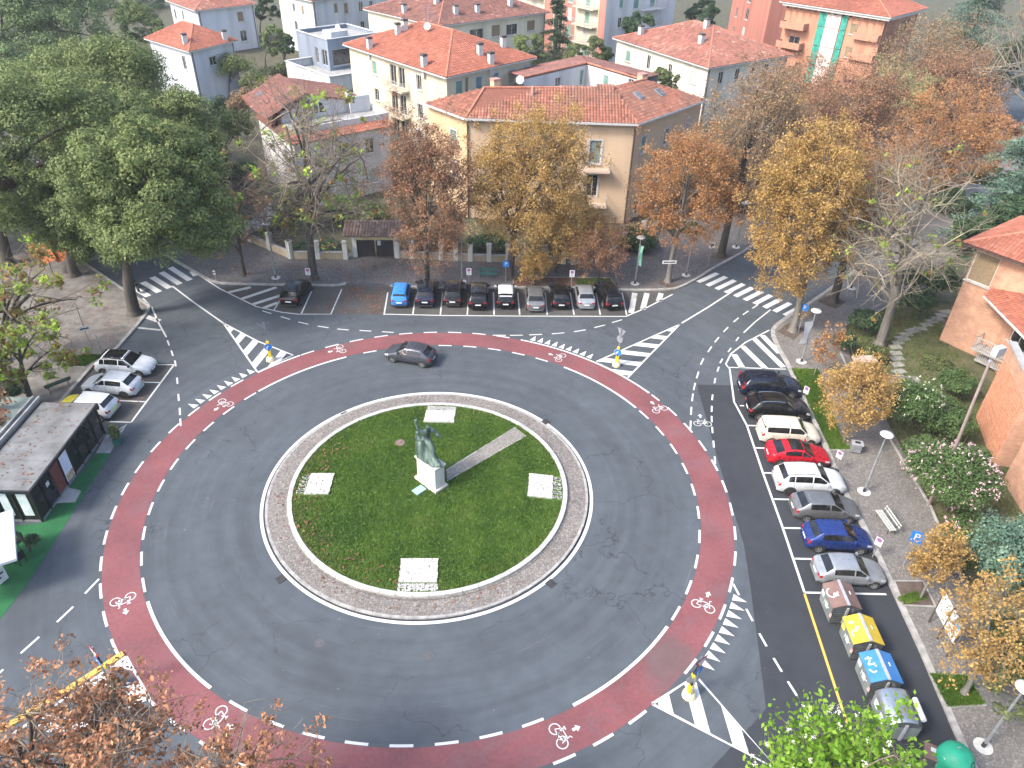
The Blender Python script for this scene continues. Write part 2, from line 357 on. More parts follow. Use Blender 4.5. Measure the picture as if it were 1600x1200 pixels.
# ------------------------------------------------------------------ roundabout
def ring(r0, r1, z, a0=0.0, a1=2 * pi, n=None):
    n = n or max(2, int(abs(a1 - a0) * max(r1, 2) / 0.35)); b = MB(); full = abs(a1 - a0) > 6.28
    for k in range(n + 1):
        a = a0 + (a1 - a0) * k / n; b.v += [(r0 * cos(a), r0 * sin(a), z), (r1 * cos(a), r1 * sin(a), z)]
    b.f = [(2 * k, 2 * k + 1, 2 * k + 3, 2 * k + 2) for k in range(n)]; return b
ring(17.02, 18.96, 0.008).build('cycle_lane', RED, road)
ring(10.20, 10.40, 0.012).build('edge_line', WHITE, road)
def ang(u, v): p = W(u, v); return atan2(p[1], p[0]) % (2 * pi)
def arc_mark(r, a0, a1, w=0.14): ring(r - w / 2, r + w / 2, 0.013, a0, a1).build('lane_dash', WHITE, road)
sol_in = [(ang(540, 556), ang(403, 611)), (ang(997, 636), ang(882, 573)), (ang(226, 942), ang(326, 1078)), (ang(898, 1106), ang(1046, 981))]
def insolid(a):
    for s, e in sol_in:
        e2 = e if e > s else e + 2 * pi
        for q in (a, a + 2 * pi):
            if s - 0.03 < q < e2 + 0.03: return True
    return False
for s, e in sol_in: arc_mark(16.93, s, e if e > s else e + 2 * pi, 0.17)
NDI, NDO = 52, 58
for k in range(NDI):
    a = 2 * pi * k / NDI; da = 1.08 / 16.93
    if not insolid(a + da / 2): arc_mark(16.93, a, a + da)
solo = [(ang(466, 553), ang(401, 581)), (ang(1020, 616), ang(813, 532)), (ang(1010, 1107), ang(1046, 1073)), (ang(192, 1025), ang(236, 1092))]
for k in range(NDO):
    a = 2 * pi * k / NDO + .02; da = 1.12 / 19.03; mid = a + da / 2; bad = False
    for s, e in solo:
        e2 = e if e > s else e + 2 * pi
        if s < mid < e2 or s < mid + 2 * pi < e2: bad = True
    if not bad: arc_mark(19.03, a, a + da)
for s, e in (solo[0], solo[1]): arc_mark(19.03, s, e if e > s else e + 2 * pi, 0.16)
def give_way(a0, a1, n, r=19.28):
    for k in range(n):
        a = a0 + (a1 - a0) * (k + .5) / n; h = 0.24; t = (-sin(a), cos(a)); q = (cos(a), sin(a)); p = (r * q[0], r * q[1])
        MB().poly([add(p, t, -h), add(add(p, q, 0.78), t, 0.0), add(p, t, h)][::-1], 0.013).build('give_way_triangle', WHITE, road)
give_way(ang(303, 640), ang(400, 580), 9); give_way(ang(925, 561), ang(825, 533), 9); give_way(ang(1098, 1045), ang(1141, 925), 9)
# island: sloped cobbled apron, white kerb ring, lawn
isl = ring(8.9, 9.95, 0.10).build('island_apron', COB, kind='structure')
b = ring(8.72, 8.9, .13); b.build('apron_edge', COB, isl)
ring(9.95, 10.2, 0.006).build('gutter', ASPH_N, isl)
for k in range(64):
    a = 2 * pi * (k + .5) / 64; rr = 10.0; piece('kerb_stone', KERB, (rr * cos(a), rr * sin(a), 0.05), (2 * pi * rr / 64 - .012, 0.16, 0.115), a + pi / 2, isl)
for k in range(60):
    a = 2 * pi * (k + .5) / 60; rr = 8.62; piece('kerb_stone', MARBLE, (rr * cos(a), rr * sin(a), 0.13), (2 * pi * rr / 60 - .012, 0.28, 0.26 + random.uniform(-.006, .006)), a + pi / 2, isl)
lb = MB(); nn = 90
lb.v = [(8.5 * cos(2 * pi * k / nn), 8.5 * sin(2 * pi * k / nn), 0.20) for k in range(nn)]; lb.f = [tuple(range(nn))]
lawn = lb.build('lawn', LAWNB, kind='structure')
# markings along pixel polylines
def stroke(pts, w, name='road_line', mat=None, z=0.013):
    P = [np.array(p, float) for p in pts]; b = MB()
    for i, p in enumerate(P):
        t = P[min(i + 1, len(P) - 1)] - P[max(i - 1, 0)]; t /= np.linalg.norm(t); n = np.array([-t[1], t[0]]) * w / 2
        b.v += [(p[0] + n[0], p[1] + n[1], z), (p[0] - n[0], p[1] - n[1], z)]
    b.f = [(2 * i + 1, 2 * i + 3, 2 * i + 2, 2 * i) for i in range(len(P) - 1)]
    return b.build(name, mat or WHITE, road)
def dashes(px, L=1.2, w=0.12, ends=None):
    Q = WL(*px)
    for i, p in enumerate(Q):
        a = np.array(Q[max(i - 1, 0)]); c = np.array(Q[min(i + 1, len(Q) - 1)]); t = (c - a) / np.linalg.norm(c - a)
        stroke([add(p, t, -L / 2), add(p, t, L / 2)], w, 'lane_dash')
dashes([(417, 488), (446, 497), (474, 505), (505, 511), (536, 515), (571, 517), (606, 519)], 1.0)
dashes([(780, 524), (807, 524), (837, 523), (872, 521), (906, 517), (937, 510), (964, 502)], 1.1)
dashes([(1180, 479), (1165, 489), (1150, 500), (1134, 515), (1120, 531), (1109, 546), (1097, 565), (1090, 586), (1085, 604), (1082, 621), (1080, 642), (1079, 664)], 1.0)
dashes([(1152, 530), (1140, 547), (1127, 564), (1122, 577), (1117, 595), (1113, 621), (1112, 639), (1112, 655), (1113, 672), (1115, 694), (1117, 719)], 0.75)
dashes([(263, 536), (269, 552), (274, 568), (277, 595), (279, 621), (281, 643), (282, 660)], 0.9)
dashes([(144, 916), (102, 960), (47, 1008), (-10, 1060)], 1.05); dashes([(1150, 921), (1171, 961), (1192, 1000), (1215, 1039), (1238, 1076), (1261, 1112), (1335, 1187)][:6], .8)
stroke(WL((1162, 520), (1180, 503), (1204, 484)), .12); stroke(WL((1145, 455), (1105, 481), (1065, 505)), .16)
stroke(WL((223, 466), (237, 480), (248, 505), (260, 527)), .14); stroke(WL((315, 433), (345, 452), (400, 479), (440, 488), (465, 491), (517, 491), (534, 452)), .12)
stroke(WL((269, 447), (302, 472), (349, 505)), .15)
for a, b_, w_ in (((226, 494), (249, 502), .5), ((214, 512), (252, 516), .22)): stroke(WL(a, b_), w_, mat=WHITE_W)
# north bays
stroke(WL((600, 491), (690, 493), (812, 494), (979, 494.5)), .13, 'bay_line')
for x0, x1 in ((600, 606), (645, 650), (688, 692), (730, 733), (772, 771), (812, 809), (855, 852), (897, 891), (938, 931), (979, 972)): stroke(WL((x0, 492), (x1, 457)), .12, 'bay_line')
stroke(WL((428, 485), (441, 463)), .12, 'bay_line', WHITE_W); stroke(WL((471, 490), (487, 455)), .12, 'bay_line')
stroke(WL((979, 494), (1010, 481), (1051, 460)), .14, 'bay_line')
for q in (((986, 489), (992, 458)), ((1004, 484), (1011, 458)), ((1029, 471), (1033, 458))): stroke(WL(*q), .5, 'hatch_stripe', WHITE_W)
for q in (((357, 457), (392, 449)), ((375, 468), (432, 449)), ((394, 476), (438, 462)), ((410, 482), (434, 473))): stroke(WL(*q), .42, 'hatch_stripe', WHITE_W)
# right bays
bayl = WL((1140, 576), (1147, 628), (1167, 665), (1192, 739), (1223, 825), (1257, 926)); stroke(bayl, .14, 'bay_line')
for u, v, e in ((1154, 609, 27.0), (1156, 634, 26.9), (1167, 665, 27.0), (1180, 700, 27.0), (1192, 739, 26.9), (1207, 780, 26.8), (1223, 825, 26.6), (1240, 873, 26.5), (1257, 926, 26.2)):
    p = W(u, v); stroke([p, (e, p[1] + .05)], .13, 'bay_line')
stroke(WL((1257, 928), (1312, 1096), (1345, 1195)), .13, 'bay_line', YELLOW)
stroke(WL((1140, 577), (1134, 569), (1142, 553), (1165, 535), (1202, 516)), .13); stroke(WL((1137, 574), (1228, 577)), .13)
for q in (((1147, 554), (1160, 575)), ((1160, 541), (1196, 576)), ((1178, 529), (1224, 574)), ((1191, 524), (1218, 552))): stroke(WL(*q), .5, 'hatch_stripe')
# left bays
stroke(WL((272, 570), (205, 660)), .13, 'bay_line')
for q in (((246, 570), (272, 570)), ((218, 597), (252, 598)), ((185, 626), (229, 628)), ((140, 658), (205, 660))): stroke(WL(*q), .11, 'bay_line')
# crossings
def crossing(a0, b0, a1, b1, n, w):
    a0, b0, a1, b1 = [np.array(W(*p)) for p in (a0, b0, a1, b1)]
    for k in range(n):
        t = k / (n - 1); stroke([a0 + (a1 - a0) * t, b0 + (b1 - b0) * t], w, 'crossing_stripe')
crossing((1091, 441), (1121, 427), (1226, 493), (1250, 480), 10, .5); crossing((208, 449), (232, 463), (266, 418), (297, 438), 5, .55)
stroke(WL((300, 424), (306, 431)), .5, 'crossing_stripe')
# splitter islands painted on the road
def clip(poly, a, n, keep):      # half plane (x-a).n >= 0
    out = []
    for i in range(len(poly)):
        p, q = poly[i], poly[(i + 1) % len(poly)]; dp, dq = np.dot(p - a, n) * keep, np.dot(q - a, n) * keep
        if dp >= 0: out.append(p)
        if dp * dq < 0: out.append(p + (q - p) * dp / (dp - dq))
    return out
def hatch(px, d0, d1, gap, w, off=0.0):
    """zebra hatching of a convex outline, stripes along the direction d0-d1"""
    P = [np.array(p) for p in WL(*px)]; t = np.array(W(*d1)) - np.array(W(*d0)); t /= np.linalg.norm(t); n = np.array([-t[1], t[0]])
    s = [np.dot(p - P[0], n) for p in P]; k = min(s) + off
    while k < max(s):
        c = clip(P, P[0] + n * k, n, 1); c = clip(c, P[0] + n * (k + w), n, -1) if len(c) > 2 else []
        if len(c) > 2:
            A = sum(c[i][0] * c[(i + 1) % len(c)][1] - c[(i + 1) % len(c)][0] * c[i][1] for i in range(len(c)))
            if abs(A) > 0.1: MB().poly(c if A > 0 else c[::-1], 0.0125).build('hatch_stripe', WHITE, road)
        k += gap
    stroke([tuple(p) for p in P] + [tuple(P[0])], .14)
hatch([(349, 505), (402, 533), (458, 555), (402, 581)], (402, 580), (440, 533), 1.45, .62, .62)
hatch([(1062, 507), (981, 590), (932, 565)], (936, 563), (997, 570), 1.5, .62, .3)
hatch([(1019, 1100), (1087, 1056), (1216, 1203)], (1082, 1085), (1094, 1130), 1.5, .62, .30)
hatch([(197, 1026), (234, 1091), (120, 1140), (20, 1147)], (140, 1068), (225, 1090), 2.3, .75, .5)
MB().poly([W(*p) for p in ((197, 1026), (207, 1048), (177, 1042))], 0.0145).build('hatch_stripe', WHITE, road)
yk = line_pts(WL((193, 1022), (120, 1070), (0, 1142)), 1.0)
for a, b_ in zip(yk[:-1], yk[1:]): piece('kerb_stone', YELLOW, ((a[0] + b_[0]) / 2, (a[1] + b_[1]) / 2, .05), (np.hypot(*(b_ - a)) - .01, .3, .1), atan2(b_[1] - a[1], b_[0] - a[0]), road)
# bicycle symbols with arrow
def bicycle(u, v, heading=None, s=.88):
    p = W(u, v); a = atan2(p[1], p[0]); h = a + pi / 2 if heading is None else heading
    fx, fy = cos(h), sin(h); sx, sy = sin(h), -cos(h)                     # forward (up of the drawing), rightwards
    L = lambda x, y: (p[0] + s * (sx * x + fx * y), p[1] + s * (sy * x + fy * y))
    o = MB()
    def ln(q, w=.055):
        P = [np.array(L(*k)) for k in q]
        for c, d in zip(P[:-1], P[1:]):
            t = (d - c) / max(1e-6, np.linalg.norm(d - c)); n = np.array([-t[1], t[0]]) * w / 2 * s
            o.add([(*(c - n), .0135), (*(d - n), .0135), (*(d + n), .0135), (*(c + n), .0135)], [(0, 1, 2, 3)])
    for cx in (-.42, .42): ln([(cx + .3 * cos(2 * pi * k / 16), -.2 + .3 * sin(2 * pi * k / 16)) for k in range(17)], .06)
    ln([(-.42, -.2), (-.12, -.22), (.26, .18), (-.24, .16), (-.12, -.22)]); ln([(-.42, -.2), (-.26, .30)]); ln([(-.38, .31), (-.16, .31)], .07)
    ln([(.42, -.2), (.24, .36), (.36, .42)]); ln([(-.02, -.1), (.30, -.02), (.16, -.24), (-.06, -.12)], .1)
    o.build('bicycle_symbol', WHITE, road)
    MB().poly([L(*q) for q in ((-.08, .62), (.08, .62), (.08, .85), (.2, .85), (0, 1.1), (-.2, .85), (-.08, .85))], .0135).build('arrow_symbol', WHITE, road)
for q in ((530, 546), (873, 558), (1029, 638), (1100, 944), (878, 1148), (341, 1124), (193, 940), (350, 631)): bicycle(*q)
bicycle(1097, 660, pi / 2)
# ------------------------------------------------------------------ cars
def car_paint(name, c, metal=0.35, rough=0.32):
    m, n, l, b = _nt(name); P = pos(n)
    d = noise(n, l, 2.2, 5, P); cc = col(c)
    l.new(ramp(n, l, d, [(0.35, tuple(x * .88 for x in cc[:3])), (0.65, tuple(min(1, x * 1.06 + .004) for x in cc[:3]))]), b.inputs['Base Color'])
    b.inputs['Metallic'].default_value = metal; b.inputs['Coat Weight'].default_value = 0.22; b.inputs['Specular IOR Level'].default_value = 0.35; b.inputs['Coat Roughness'].default_value = 0.08
    l.new(ramp(n, l, noise(n, l, 5, 4, P), [(0.3, rough * .8), (0.7, rough * 1.35)]), b.inputs['Roughness']); MATS[name] = m; return m
def glass_dark(name, c=0.010):
    m, n, l, b = _nt(name); P = pos(n)
    l.new(ramp(n, l, noise(n, l, 1.7, 3, P), [(0.35, c * .6), (0.7, c * 2.0)]), b.inputs['Base Color'])
    b.inputs['Roughness'].default_value = 0.06; b.inputs['Specular IOR Level'].default_value = 0.6; MATS[name] = m; return m
CGLASS = glass_dark('car_glass'); TYRE = M('tyre_rubber', 0.018, 0.03, 6, 0.9); ALLOY = M('alloy_rim', 0.42, 0.52, 5, 0.35, 0.8)
RIMD = M('dark_rim', 0.05, 0.08, 5, 0.4, 0.6); TRIM = M('black_plastic_trim', 0.02, 0.035, 4, 0.65); CHROME = M('chrome_trim', 0.6, 0.7, 3, 0.2, 1.0)
TAILR = M('red_tail_lens', (0.20, 0.010, 0.012), (0.32, 0.014, 0.02), 6, 0.15, coat=.5); HEADL = M('clear_head_lens', 0.45, 0.75, 8, 0.12, 0.3); PLATE = M('plate_white', 0.55, 0.68, 20, 0.5)
GLASSROOF = glass_dark('glass_roof', 0.012)
def wheel_meshes(r):
    def rot(v): return [(p[0], p[2], p[1]) for p in v]
    t = MB().lathe([(r * .60, -.09), (r * .93, -.10), (r, -.07), (r, .07), (r * .93, .10), (r * .62, .10), (r * .60, .06)], 22); t.v = rot(t.v)
    k = MB().lathe([(r * .62, .088), (r * .64, .104), (r * .56, .104), (r * .54, .075)], 22); k.f.pop(); k.f.pop()
    for q in range(5):
        a = 2 * pi * q / 5; k.box((r * .30 * cos(a), r * .30 * sin(a), .088), (r * .54, r * .15, .03), a)
    k.lathe([(r * .14, .08), (r * .14, .11)], 10); k.v = rot(k.v); out = []
    for nm, bb, mt in (('wheel', t, TYRE), ('rim', k, ALLOY)):
        me = bpy.data.meshes.new(nm); me.from_pydata(bb.v, [], bb.f); me.materials.append(mt); me.polygons.foreach_set('use_smooth', [nm == 'wheel'] * len(me.polygons)); out.append(me)
    k2 = out[1].copy(); k2.materials.clear(); k2.materials.append(RIMD); out.append(k2)
    return out
_WH = {}
def make_car(name, label, cat, paint_m, loc, rz, L=4.0, Wd=1.74, H=1.48, style='hatch', roof=None, hood=None, rims=0, rails=False, group='cars parked around the roundabout', wr=None, glass_roof=False, extra=None):
    P = dict(hatch=dict(xc=.235, xw=.05, xr=-.30, xb=-.445, zc=.68, zh=.52, zb=.68, hr=.965, fr=.86), suv=dict(xc=.235, xw=.07, xr=-.345, xb=-.46, zc=.655, zh=.56, zb=.66, hr=.96, fr=.85),
             estate=dict(xc=.225, xw=.06, xr=-.385, xb=-.47, zc=.67, zh=.53, zb=.67, hr=.945, fr=.86), box=dict(xc=.25, xw=.115, xr=-.43, xb=-.485, zc=.66, zh=.57, zb=.68, hr=.985, fr=.84),
             oldhatch=dict(xc=.22, xw=.05, xr=-.30, xb=-.43, zc=.665, zh=.52, zb=.69, hr=.955, fr=.86), city=dict(xc=.29, xw=.14, xr=-.40, xb=-.475, zc=.65, zh=.56, zb=.66, hr=.97, fr=.86),
             coupe=dict(xc=.21, xw=.03, xr=-.27, xb=-.43, zc=.67, zh=.5, zb=.74, hr=.93, fr=.86))[style]
    h = L / 2; xc, xw, xr, xb = [P[k] * L for k in ('xc', 'xw', 'xr', 'xb')]; zc, zh, zb = [P[k] * H for k in ('zc', 'zh', 'zb')]; w0 = Wd / 2
    fx = np.linspace(-h, h, 400)
    def prof(pts, s=9):
        xs, zs = zip(*pts); y = np.interp(fx, xs, zs); y2 = np.convolve(np.pad(y, s, mode='edge'), np.ones(2 * s + 1) / (2 * s + 1), 'valid'); return y2
    ztop = prof([(-h, .50 * H), (-h + .05, zb * .93), (xb, zb), (xr, P['hr'] * H), ((xr + xw) / 2, H), (xw, H * .975), (xc, zc), (h - .45, zh * 1.03), (h - .10, zh * .88), (h, .40 * H)], 8)
    zbel = prof([(-h, .46 * H), (-h + .05, zb * .9), (xb, zb * .97), (xc, zc * .955), (h - .45, zh * .97), (h - .08, zh * .8), (h, .37 * H)], 10)
    zbot = prof([(-h, .30), (-h + .25, .23), (h - .25, .21), (h, .27)])
    wid = prof([(-h, .80), (-h + .06, .90), (-h + .35, .975), (-h + .9, 1.0), (h - 1.0, 1.0), (h - .4, .95), (h - .1, .85), (h, .70)], 6) * w0
    def sec(x):
        zt, ze, z0, w = [float(np.interp(x, fx, a)) for a in (ztop, zbel, zbot, wid)]
        gh = max(0.0, zt - ze); g = min(1, gh / (.30 * H)); yr = w * (.93 - .20 * g); zm = z0 + .55 * (ze - z0)
        return [(0, z0), (w * .86, z0), (w * .965, z0 + .10), (w, zm), (w * .955, ze), (yr, ze + gh * (.55 + .33 * g)), (yr * .86, ze + gh * (.80 + .16 * g)), (yr * .5, ze + gh * .99), (0, zt)]
    def S(x, t, side=1, off=0.0):
        p = sec(x); i = min(7, int(t)); f = t - i
        return (x, side * (p[i][0] + (p[i + 1][0] - p[i][0]) * f), p[i][1] + (p[i + 1][1] - p[i][1]) * f)
    T = thing(name, label, cat, loc, rz, group)
    xs = sorted(set(list(np.linspace(-h, h, 30)) + [-h + .03, h - .03, -h + .08, h - .08, xc, xw, xr, xb])); B = MB()
    for x in xs:
        p = sec(x); B.v += [(x, y, z) for y, z in p] + [(x, -y, z) for y, z in p[7:0:-1]]
    n = 16
    B.f = [(i * n + j, i * n + (j + 1) % n, (i + 1) * n + (j + 1) % n, (i + 1) * n + j) for i in range(len(xs) - 1) for j in range(n)] + [tuple(range(n))[::-1], tuple((len(xs) - 1) * n + j for j in range(n))]
    B.build('body', paint_m, T, smooth=True, local=True)
    def patch(nm, mat, x0, x1, path, off=.008, nx=6):
        """panel lying on the body: x range and list of (t, side)"""
        X = np.linspace(x0, x1, nx) if not callable(x0) else None; G = []
        for i in range(nx):
            row = []
            for j, (t, s) in enumerate(path):
                a, c = (x0(j), x1(j)) if X is None else (x0, x1); x = a + (c - a) * i / (nx - 1); row.append(Vector(S(x, t, s)))
            G.append(row)
        b = MB(); m = len(path)
        for i in range(nx):
            for j in range(m):
                u = G[min(i + 1, nx - 1)][j] - G[max(i - 1, 0)][j]; v = G[i][min(j + 1, m - 1)] - G[i][max(j - 1, 0)]; nn = u.cross(v)
                if nn.length < 1e-9: nn = Vector((0, 0, 1))
                nn.normalize(); c = G[i][j] - Vector((0, 0, .75))
                if nn.dot(Vector((c.x * .12, c.y, c.z))) < 0: nn = -nn
                b.v.append(tuple(G[i][j] + nn * off))
        b.f = [(i * m + j, i * m + j + 1, (i + 1) * m + j + 1, (i + 1) * m + j) for i in range(nx - 1) for j in range(m - 1)]
        return b.build(nm, mat, T, smooth=True, local=True)
    across = [(5.25, 1), (5.7, 1), (6.3, 1), (7, 1), (7.5, 1), (8, 1), (7.5, -1), (7, -1), (6.3, -1), (5.7, -1), (5.25, -1)]
    patch('windscreen', CGLASS, xw + .05, xc - .03, across); patch('rear_window', CGLASS, xr - .05, xb + .10, across[1:-1])
    if roof: patch('roof', roof, xr - .02, xw + .02, [(4.93, 1), (5.1, 1)] + across + [(5.1, -1), (4.93, -1)], .010, 8)
    if glass_roof: patch('glass_roof_panel', GLASSROOF, xr + .35, xw - .05, across[1:-1], .010, 6)
    if hood: patch('bonnet', hood, xc + .04, h - .12, [(4.6, 1), (5.2, 1), (6, 1), (7, 1), (8, 1), (7, -1), (6, -1), (5.2, -1), (4.6, -1)], .008, 6)
    xB = (xr + xc) * .5 + .06 * L * .5; win = [(xB + .05, xc - .16), (xr + .02, xB - .03)]
    if style in ('suv', 'estate'): win = [(xB + .05, xc - .16), (xB - .03 - .24 * L, xB - .03), (xr - .10, xB - .09 - .24 * L)]
    for s in (1, -1):
        for a, c in win: patch('side_window', CGLASS, a, c, [(4.14, s), (4.5, s), (4.86, s)], .009, 6)
        for x in (xB + .01, xc - .10 - .02, xB - .255 * L): patch('door_seam', TRIM, x - .009, x + .009, [(2.2, s), (3, s), (3.9, s)], .003, 2)
        for x in (xB + .10 - .27, xB - .95 + .05):
            q = S(x, 3.72, s); MB().box((q[0], q[1] + s * .012, q[2]), (.17, .03, .03)).build('door_handle', paint_m if rims != 2 else CHROME, T, local=True)
        q = S(xc - .22, 4.1, s); MB().box((q[0], q[1] + s * .10, q[2] + .08), (.13, .20, .13), s * -.15, (.8, .9)).build('wing_mirror', roof if roof and style != 'city' else paint_m, T, local=True)
        patch('sill', TRIM, -h + .12, h - .12, [(1.0, s), (1.6, s), (2.05, s)], .005, 10)
        z = float(np.interp(-h + .12, fx, zbel)) - .10; wq = float(np.interp(-h + .02, fx, wid))
        tl = patch('taillight', TAILR, -h + .015, -h + .17, [(3.35, s), (3.6, s), (3.97, s)], .010, 4)
        MB().box((-h + .02, s * (wq - .15), z - .04), (.06, .20, .13)).build('light_lens', TAILR, tl, local=True)
        hl = patch('headlight', HEADL, h - .42, h - .06, [(3.55, s), (4, s), (4.7, s)], .010, 5)
        for x in (-.5 * L * .64, .5 * L * .63):
            r = wr or .31; ww = float(np.interp(x, fx, wid)); key = round(r, 3)
            if key not in _WH: _WH[key] = wheel_meshes(r)
            o = bpy.data.objects.new('wheel', _WH[key][0]); COL.objects.link(o); o.parent = T; o.location = (x, s * (ww - .085), r); o.rotation_euler = (0, 0, 0 if s > 0 else pi)
            k = bpy.data.objects.new('rim', _WH[key][2 if rims == 1 else 1]); COL.objects.link(k); k.parent = o
            A = MB(); R1 = r + .07; m = 14
            for i in range(m + 1):
                a = -.35 + (pi + .7) * i / m; A.v += [(x + R1 * cos(a), s * (ww + .006), r + R1 * sin(a)), (x, s * (ww + .006), r)]
            A.f = [(2 * i, 2 * i + 2, 2 * i + 1) for i in range(m)]; A.build('wheel_arch', TRIM, T, local=True)
    zr = float(np.interp(-h + .03, fx, zbel))
    MB().box((-h - .004, 0, zr - .20), (.03, .50, .115)).build('number_plate', PLATE, T, local=True); MB().box((h - .01, 0, .42), (.05, .50, .11)).build('number_plate', PLATE, T, local=True)
    MB().box((-h + .01, 0, .33), (.07, Wd * .74, .13)).build('bumper', TRIM if style in ('suv', 'city') else paint_m, T, local=True); MB().box((h - .03, 0, .36), (.07, Wd * .55, .22)).build('grille', TRIM, T, local=True)
    MB().lathe([(.045, 0), (.045, .02), (0, .02)], 10, (-h + .05, 0, zr + .0)).build('badge', CHROME, T, local=True)
    if style in ('hatch', 'suv', 'estate', 'box', 'city'):
        q = S(xr - .02, 8); q2 = S(xr - .02, 5.4, 1); MB().box((xr - .05, 0, (q[2] + q2[2]) / 2 + .0), (.24, q2[1] * 1.9, .035)).build('roof_spoiler', roof or paint_m, T, local=True)
    if rails:
        for s in (1, -1):
            pts = [S(x, 5.55, s) for x in np.linspace(xr + .05, xw - .1, 6)]; pts = [(p[0], p[1], p[2] + (.05 if 0 < i < 5 else .0)) for i, p in enumerate(pts)]
            MB().tube(pts, .018, 6).build('roof_rail', rails if hasattr(rails, 'name') else TRIM, T, local=True)
    if extra: extra(T, S, h, H, w0, zr, paint_m)
    return T
BLK = car_paint('black_car_paint', (0.006, 0.006, 0.007), .2, .22); NAVY = car_paint('dark_navy_car_paint', (0.012, 0.016, 0.032), .3, .25); WHT = car_paint('white_car_paint', (0.50, 0.515, 0.525), 0, .3)
CREAM = car_paint('cream_car_paint', (0.50, 0.475, 0.39), 0, .35); REDP = car_paint('red_car_paint', (0.42, 0.010, 0.022), .15, .25); BLUEP = car_paint('sky_blue_car_paint', (0.035, 0.20, 0.52), .1, .3)
DBLU = car_paint('royal_blue_car_paint', (0.018, 0.040, 0.17), .35, .28); GREYP = car_paint('grey_car_paint', (0.19, 0.195, 0.195), .6, .35); SILV = car_paint('silver_car_paint', (0.32, 0.335, 0.35), .5, .32)
DGREY = car_paint('dark_grey_car_paint', (0.075, 0.078, 0.095), .5, .3); YELP = car_paint('yellow_car_paint', (0.62, 0.52, 0.02), 0, .3); LIME = M('lime_lettering', (0.45, 0.6, 0.03), (0.5, 0.65, 0.05), 4, .4)
hN = pi / 2 + .035
def spot(u, v, rz, L, lat=0.0):      # rear bumper on the ground at a pixel -> car centre
    p = W(u, v); return (p[0] + cos(rz) * L / 2, p[1] + sin(rz) * L / 2)
def ncar(u, v, name, label, pm, rz=hN, L=4.0, **k): return make_car(name, label, 'car', pm, spot(u, v, rz, L), rz, L=L, **k)
ncar(452, 482, 'parked_car', 'black crossover parked alone beside the zebra hatching, wet rear window shining', BLK, rz=pi / 2 - .06, L=4.25, Wd=1.8, H=1.60, style='suv', wr=.34, rims=1)
ncar(624, 483, 'parked_car', 'small sky blue city car, first in the long row of bays under the brown trees', BLUEP, L=3.55, Wd=1.58, H=1.52, style='city', wr=.28)
ncar(664, 483, 'parked_car', 'dark navy sport utility car between the sky blue car and a black one', NAVY, L=4.4, Wd=1.84, H=1.62, style='suv', wr=.35, glass_roof=True, rims=1)
ncar(707, 482, 'parked_car', 'black crossover with bright chrome lines across its tail, next to the navy one', BLK, L=4.2, Wd=1.79, H=1.58, style='suv', wr=.34, extra=lambda T, S, h, H, w, z, p: [MB().box((-h - .005, 0, .50), (.03, w * 1.2, .03)).build('chrome_strip', CHROME, T, local=True), MB().box((-h + .0, 0, z - .05), (.03, w * 1.3, .025)).build('chrome_strip', CHROME, T, local=True)])
ncar(747, 487, 'parked_car', 'black estate with pale roof rails and full glass roof, beside the white roofed car', BLK, L=4.35, Wd=1.79, H=1.56, style='estate', wr=.33, rails=CHROME, glass_roof=True)
ncar(790, 485, 'parked_car', 'small black car with a white roof in the middle of the row', BLK, L=3.85, Wd=1.73, H=1.44, style='box', roof=WHT, wr=.31)
ncar(837, 490, 'parked_car', 'grey silver hatchback parked right of the white roofed black car', GREYP, L=4.1, Wd=1.75, H=1.47)
ncar(877, 486, 'parked_car', 'black hatchback between the grey and the pale silver hatchbacks', BLK, L=3.95, Wd=1.71, H=1.46, extra=lambda T, S, h, H, w, z, p: MB().lathe([(.07, 0), (.07, .02), (0, .02)], 12, (-h + .03, 0, z + .02)).build('badge', CHROME, T, local=True))
ncar(916, 486, 'parked_car', 'pale silver compact with rounded tail, second from the end of the north row', SILV, L=3.9, Wd=1.69, H=1.43, style='oldhatch', wr=.29)
ncar(960, 487, 'parked_car', 'long black estate with silver roof rails at the end of the north row', BLK, rz=hN + .15, L=4.65, Wd=1.82, H=1.50, style='estate', rails=CHROME, wr=.33)
def side(wr_px, wf_px, near, Wd):    # ground contact of the two near wheels -> centre, heading; near = -1 right side, +1 left side towards the camera
    a, b = np.array(W(*wr_px)), np.array(W(*wf_px)); t = (b - a) / np.linalg.norm(b - a); n = np.array([-t[1], t[0]]) * -near; c = (a + b) / 2 + n * (Wd / 2 - .06)
    return (float(c[0]), float(c[1])), atan2(t[1], t[0])
def scar(r, f, near, name, label, pm, Wd=1.76, shift=0.0, rz=None, group='cars parked around the roundabout', **k):
    c, h = side(r, f, near, Wd); h = h if rz is None else rz
    return make_car(name, label, 'car', pm, (c[0] + cos(h) * shift, c[1] + sin(h) * shift), h, Wd=Wd, group=group, **k)
scar((1172, 622), (1238, 623), -1, 'parked_car', 'dark navy estate nearest the grass strip corner, red lamps running up its tail', NAVY, rz=-.015, L=4.6, Wd=1.87, H=1.62, style='estate', wr=.34, extra=lambda T, S, h, H, w, z, p: [MB().box((-h + .16, s * (w * .80), z + .18), (.12, .12, .42)).build('tall_tail_lamp', TAILR, T, local=True) for s in (1, -1)])
scar((1190, 660), (1247, 659), -1, 'parked_car', 'black sport utility car with glass roof and silver rails, above the cream boxy car', BLK, rz=-.03, L=4.45, Wd=1.82, H=1.64, style='suv', wr=.35, rails=CHROME, glass_roof=True)
scar((1207, 698), (1264, 697), -1, 'parked_car', 'cream boxy car with upright tail between the black one and the red one', CREAM, rz=-.03, L=4.12, Wd=1.78, H=1.62, style='box', wr=.32)
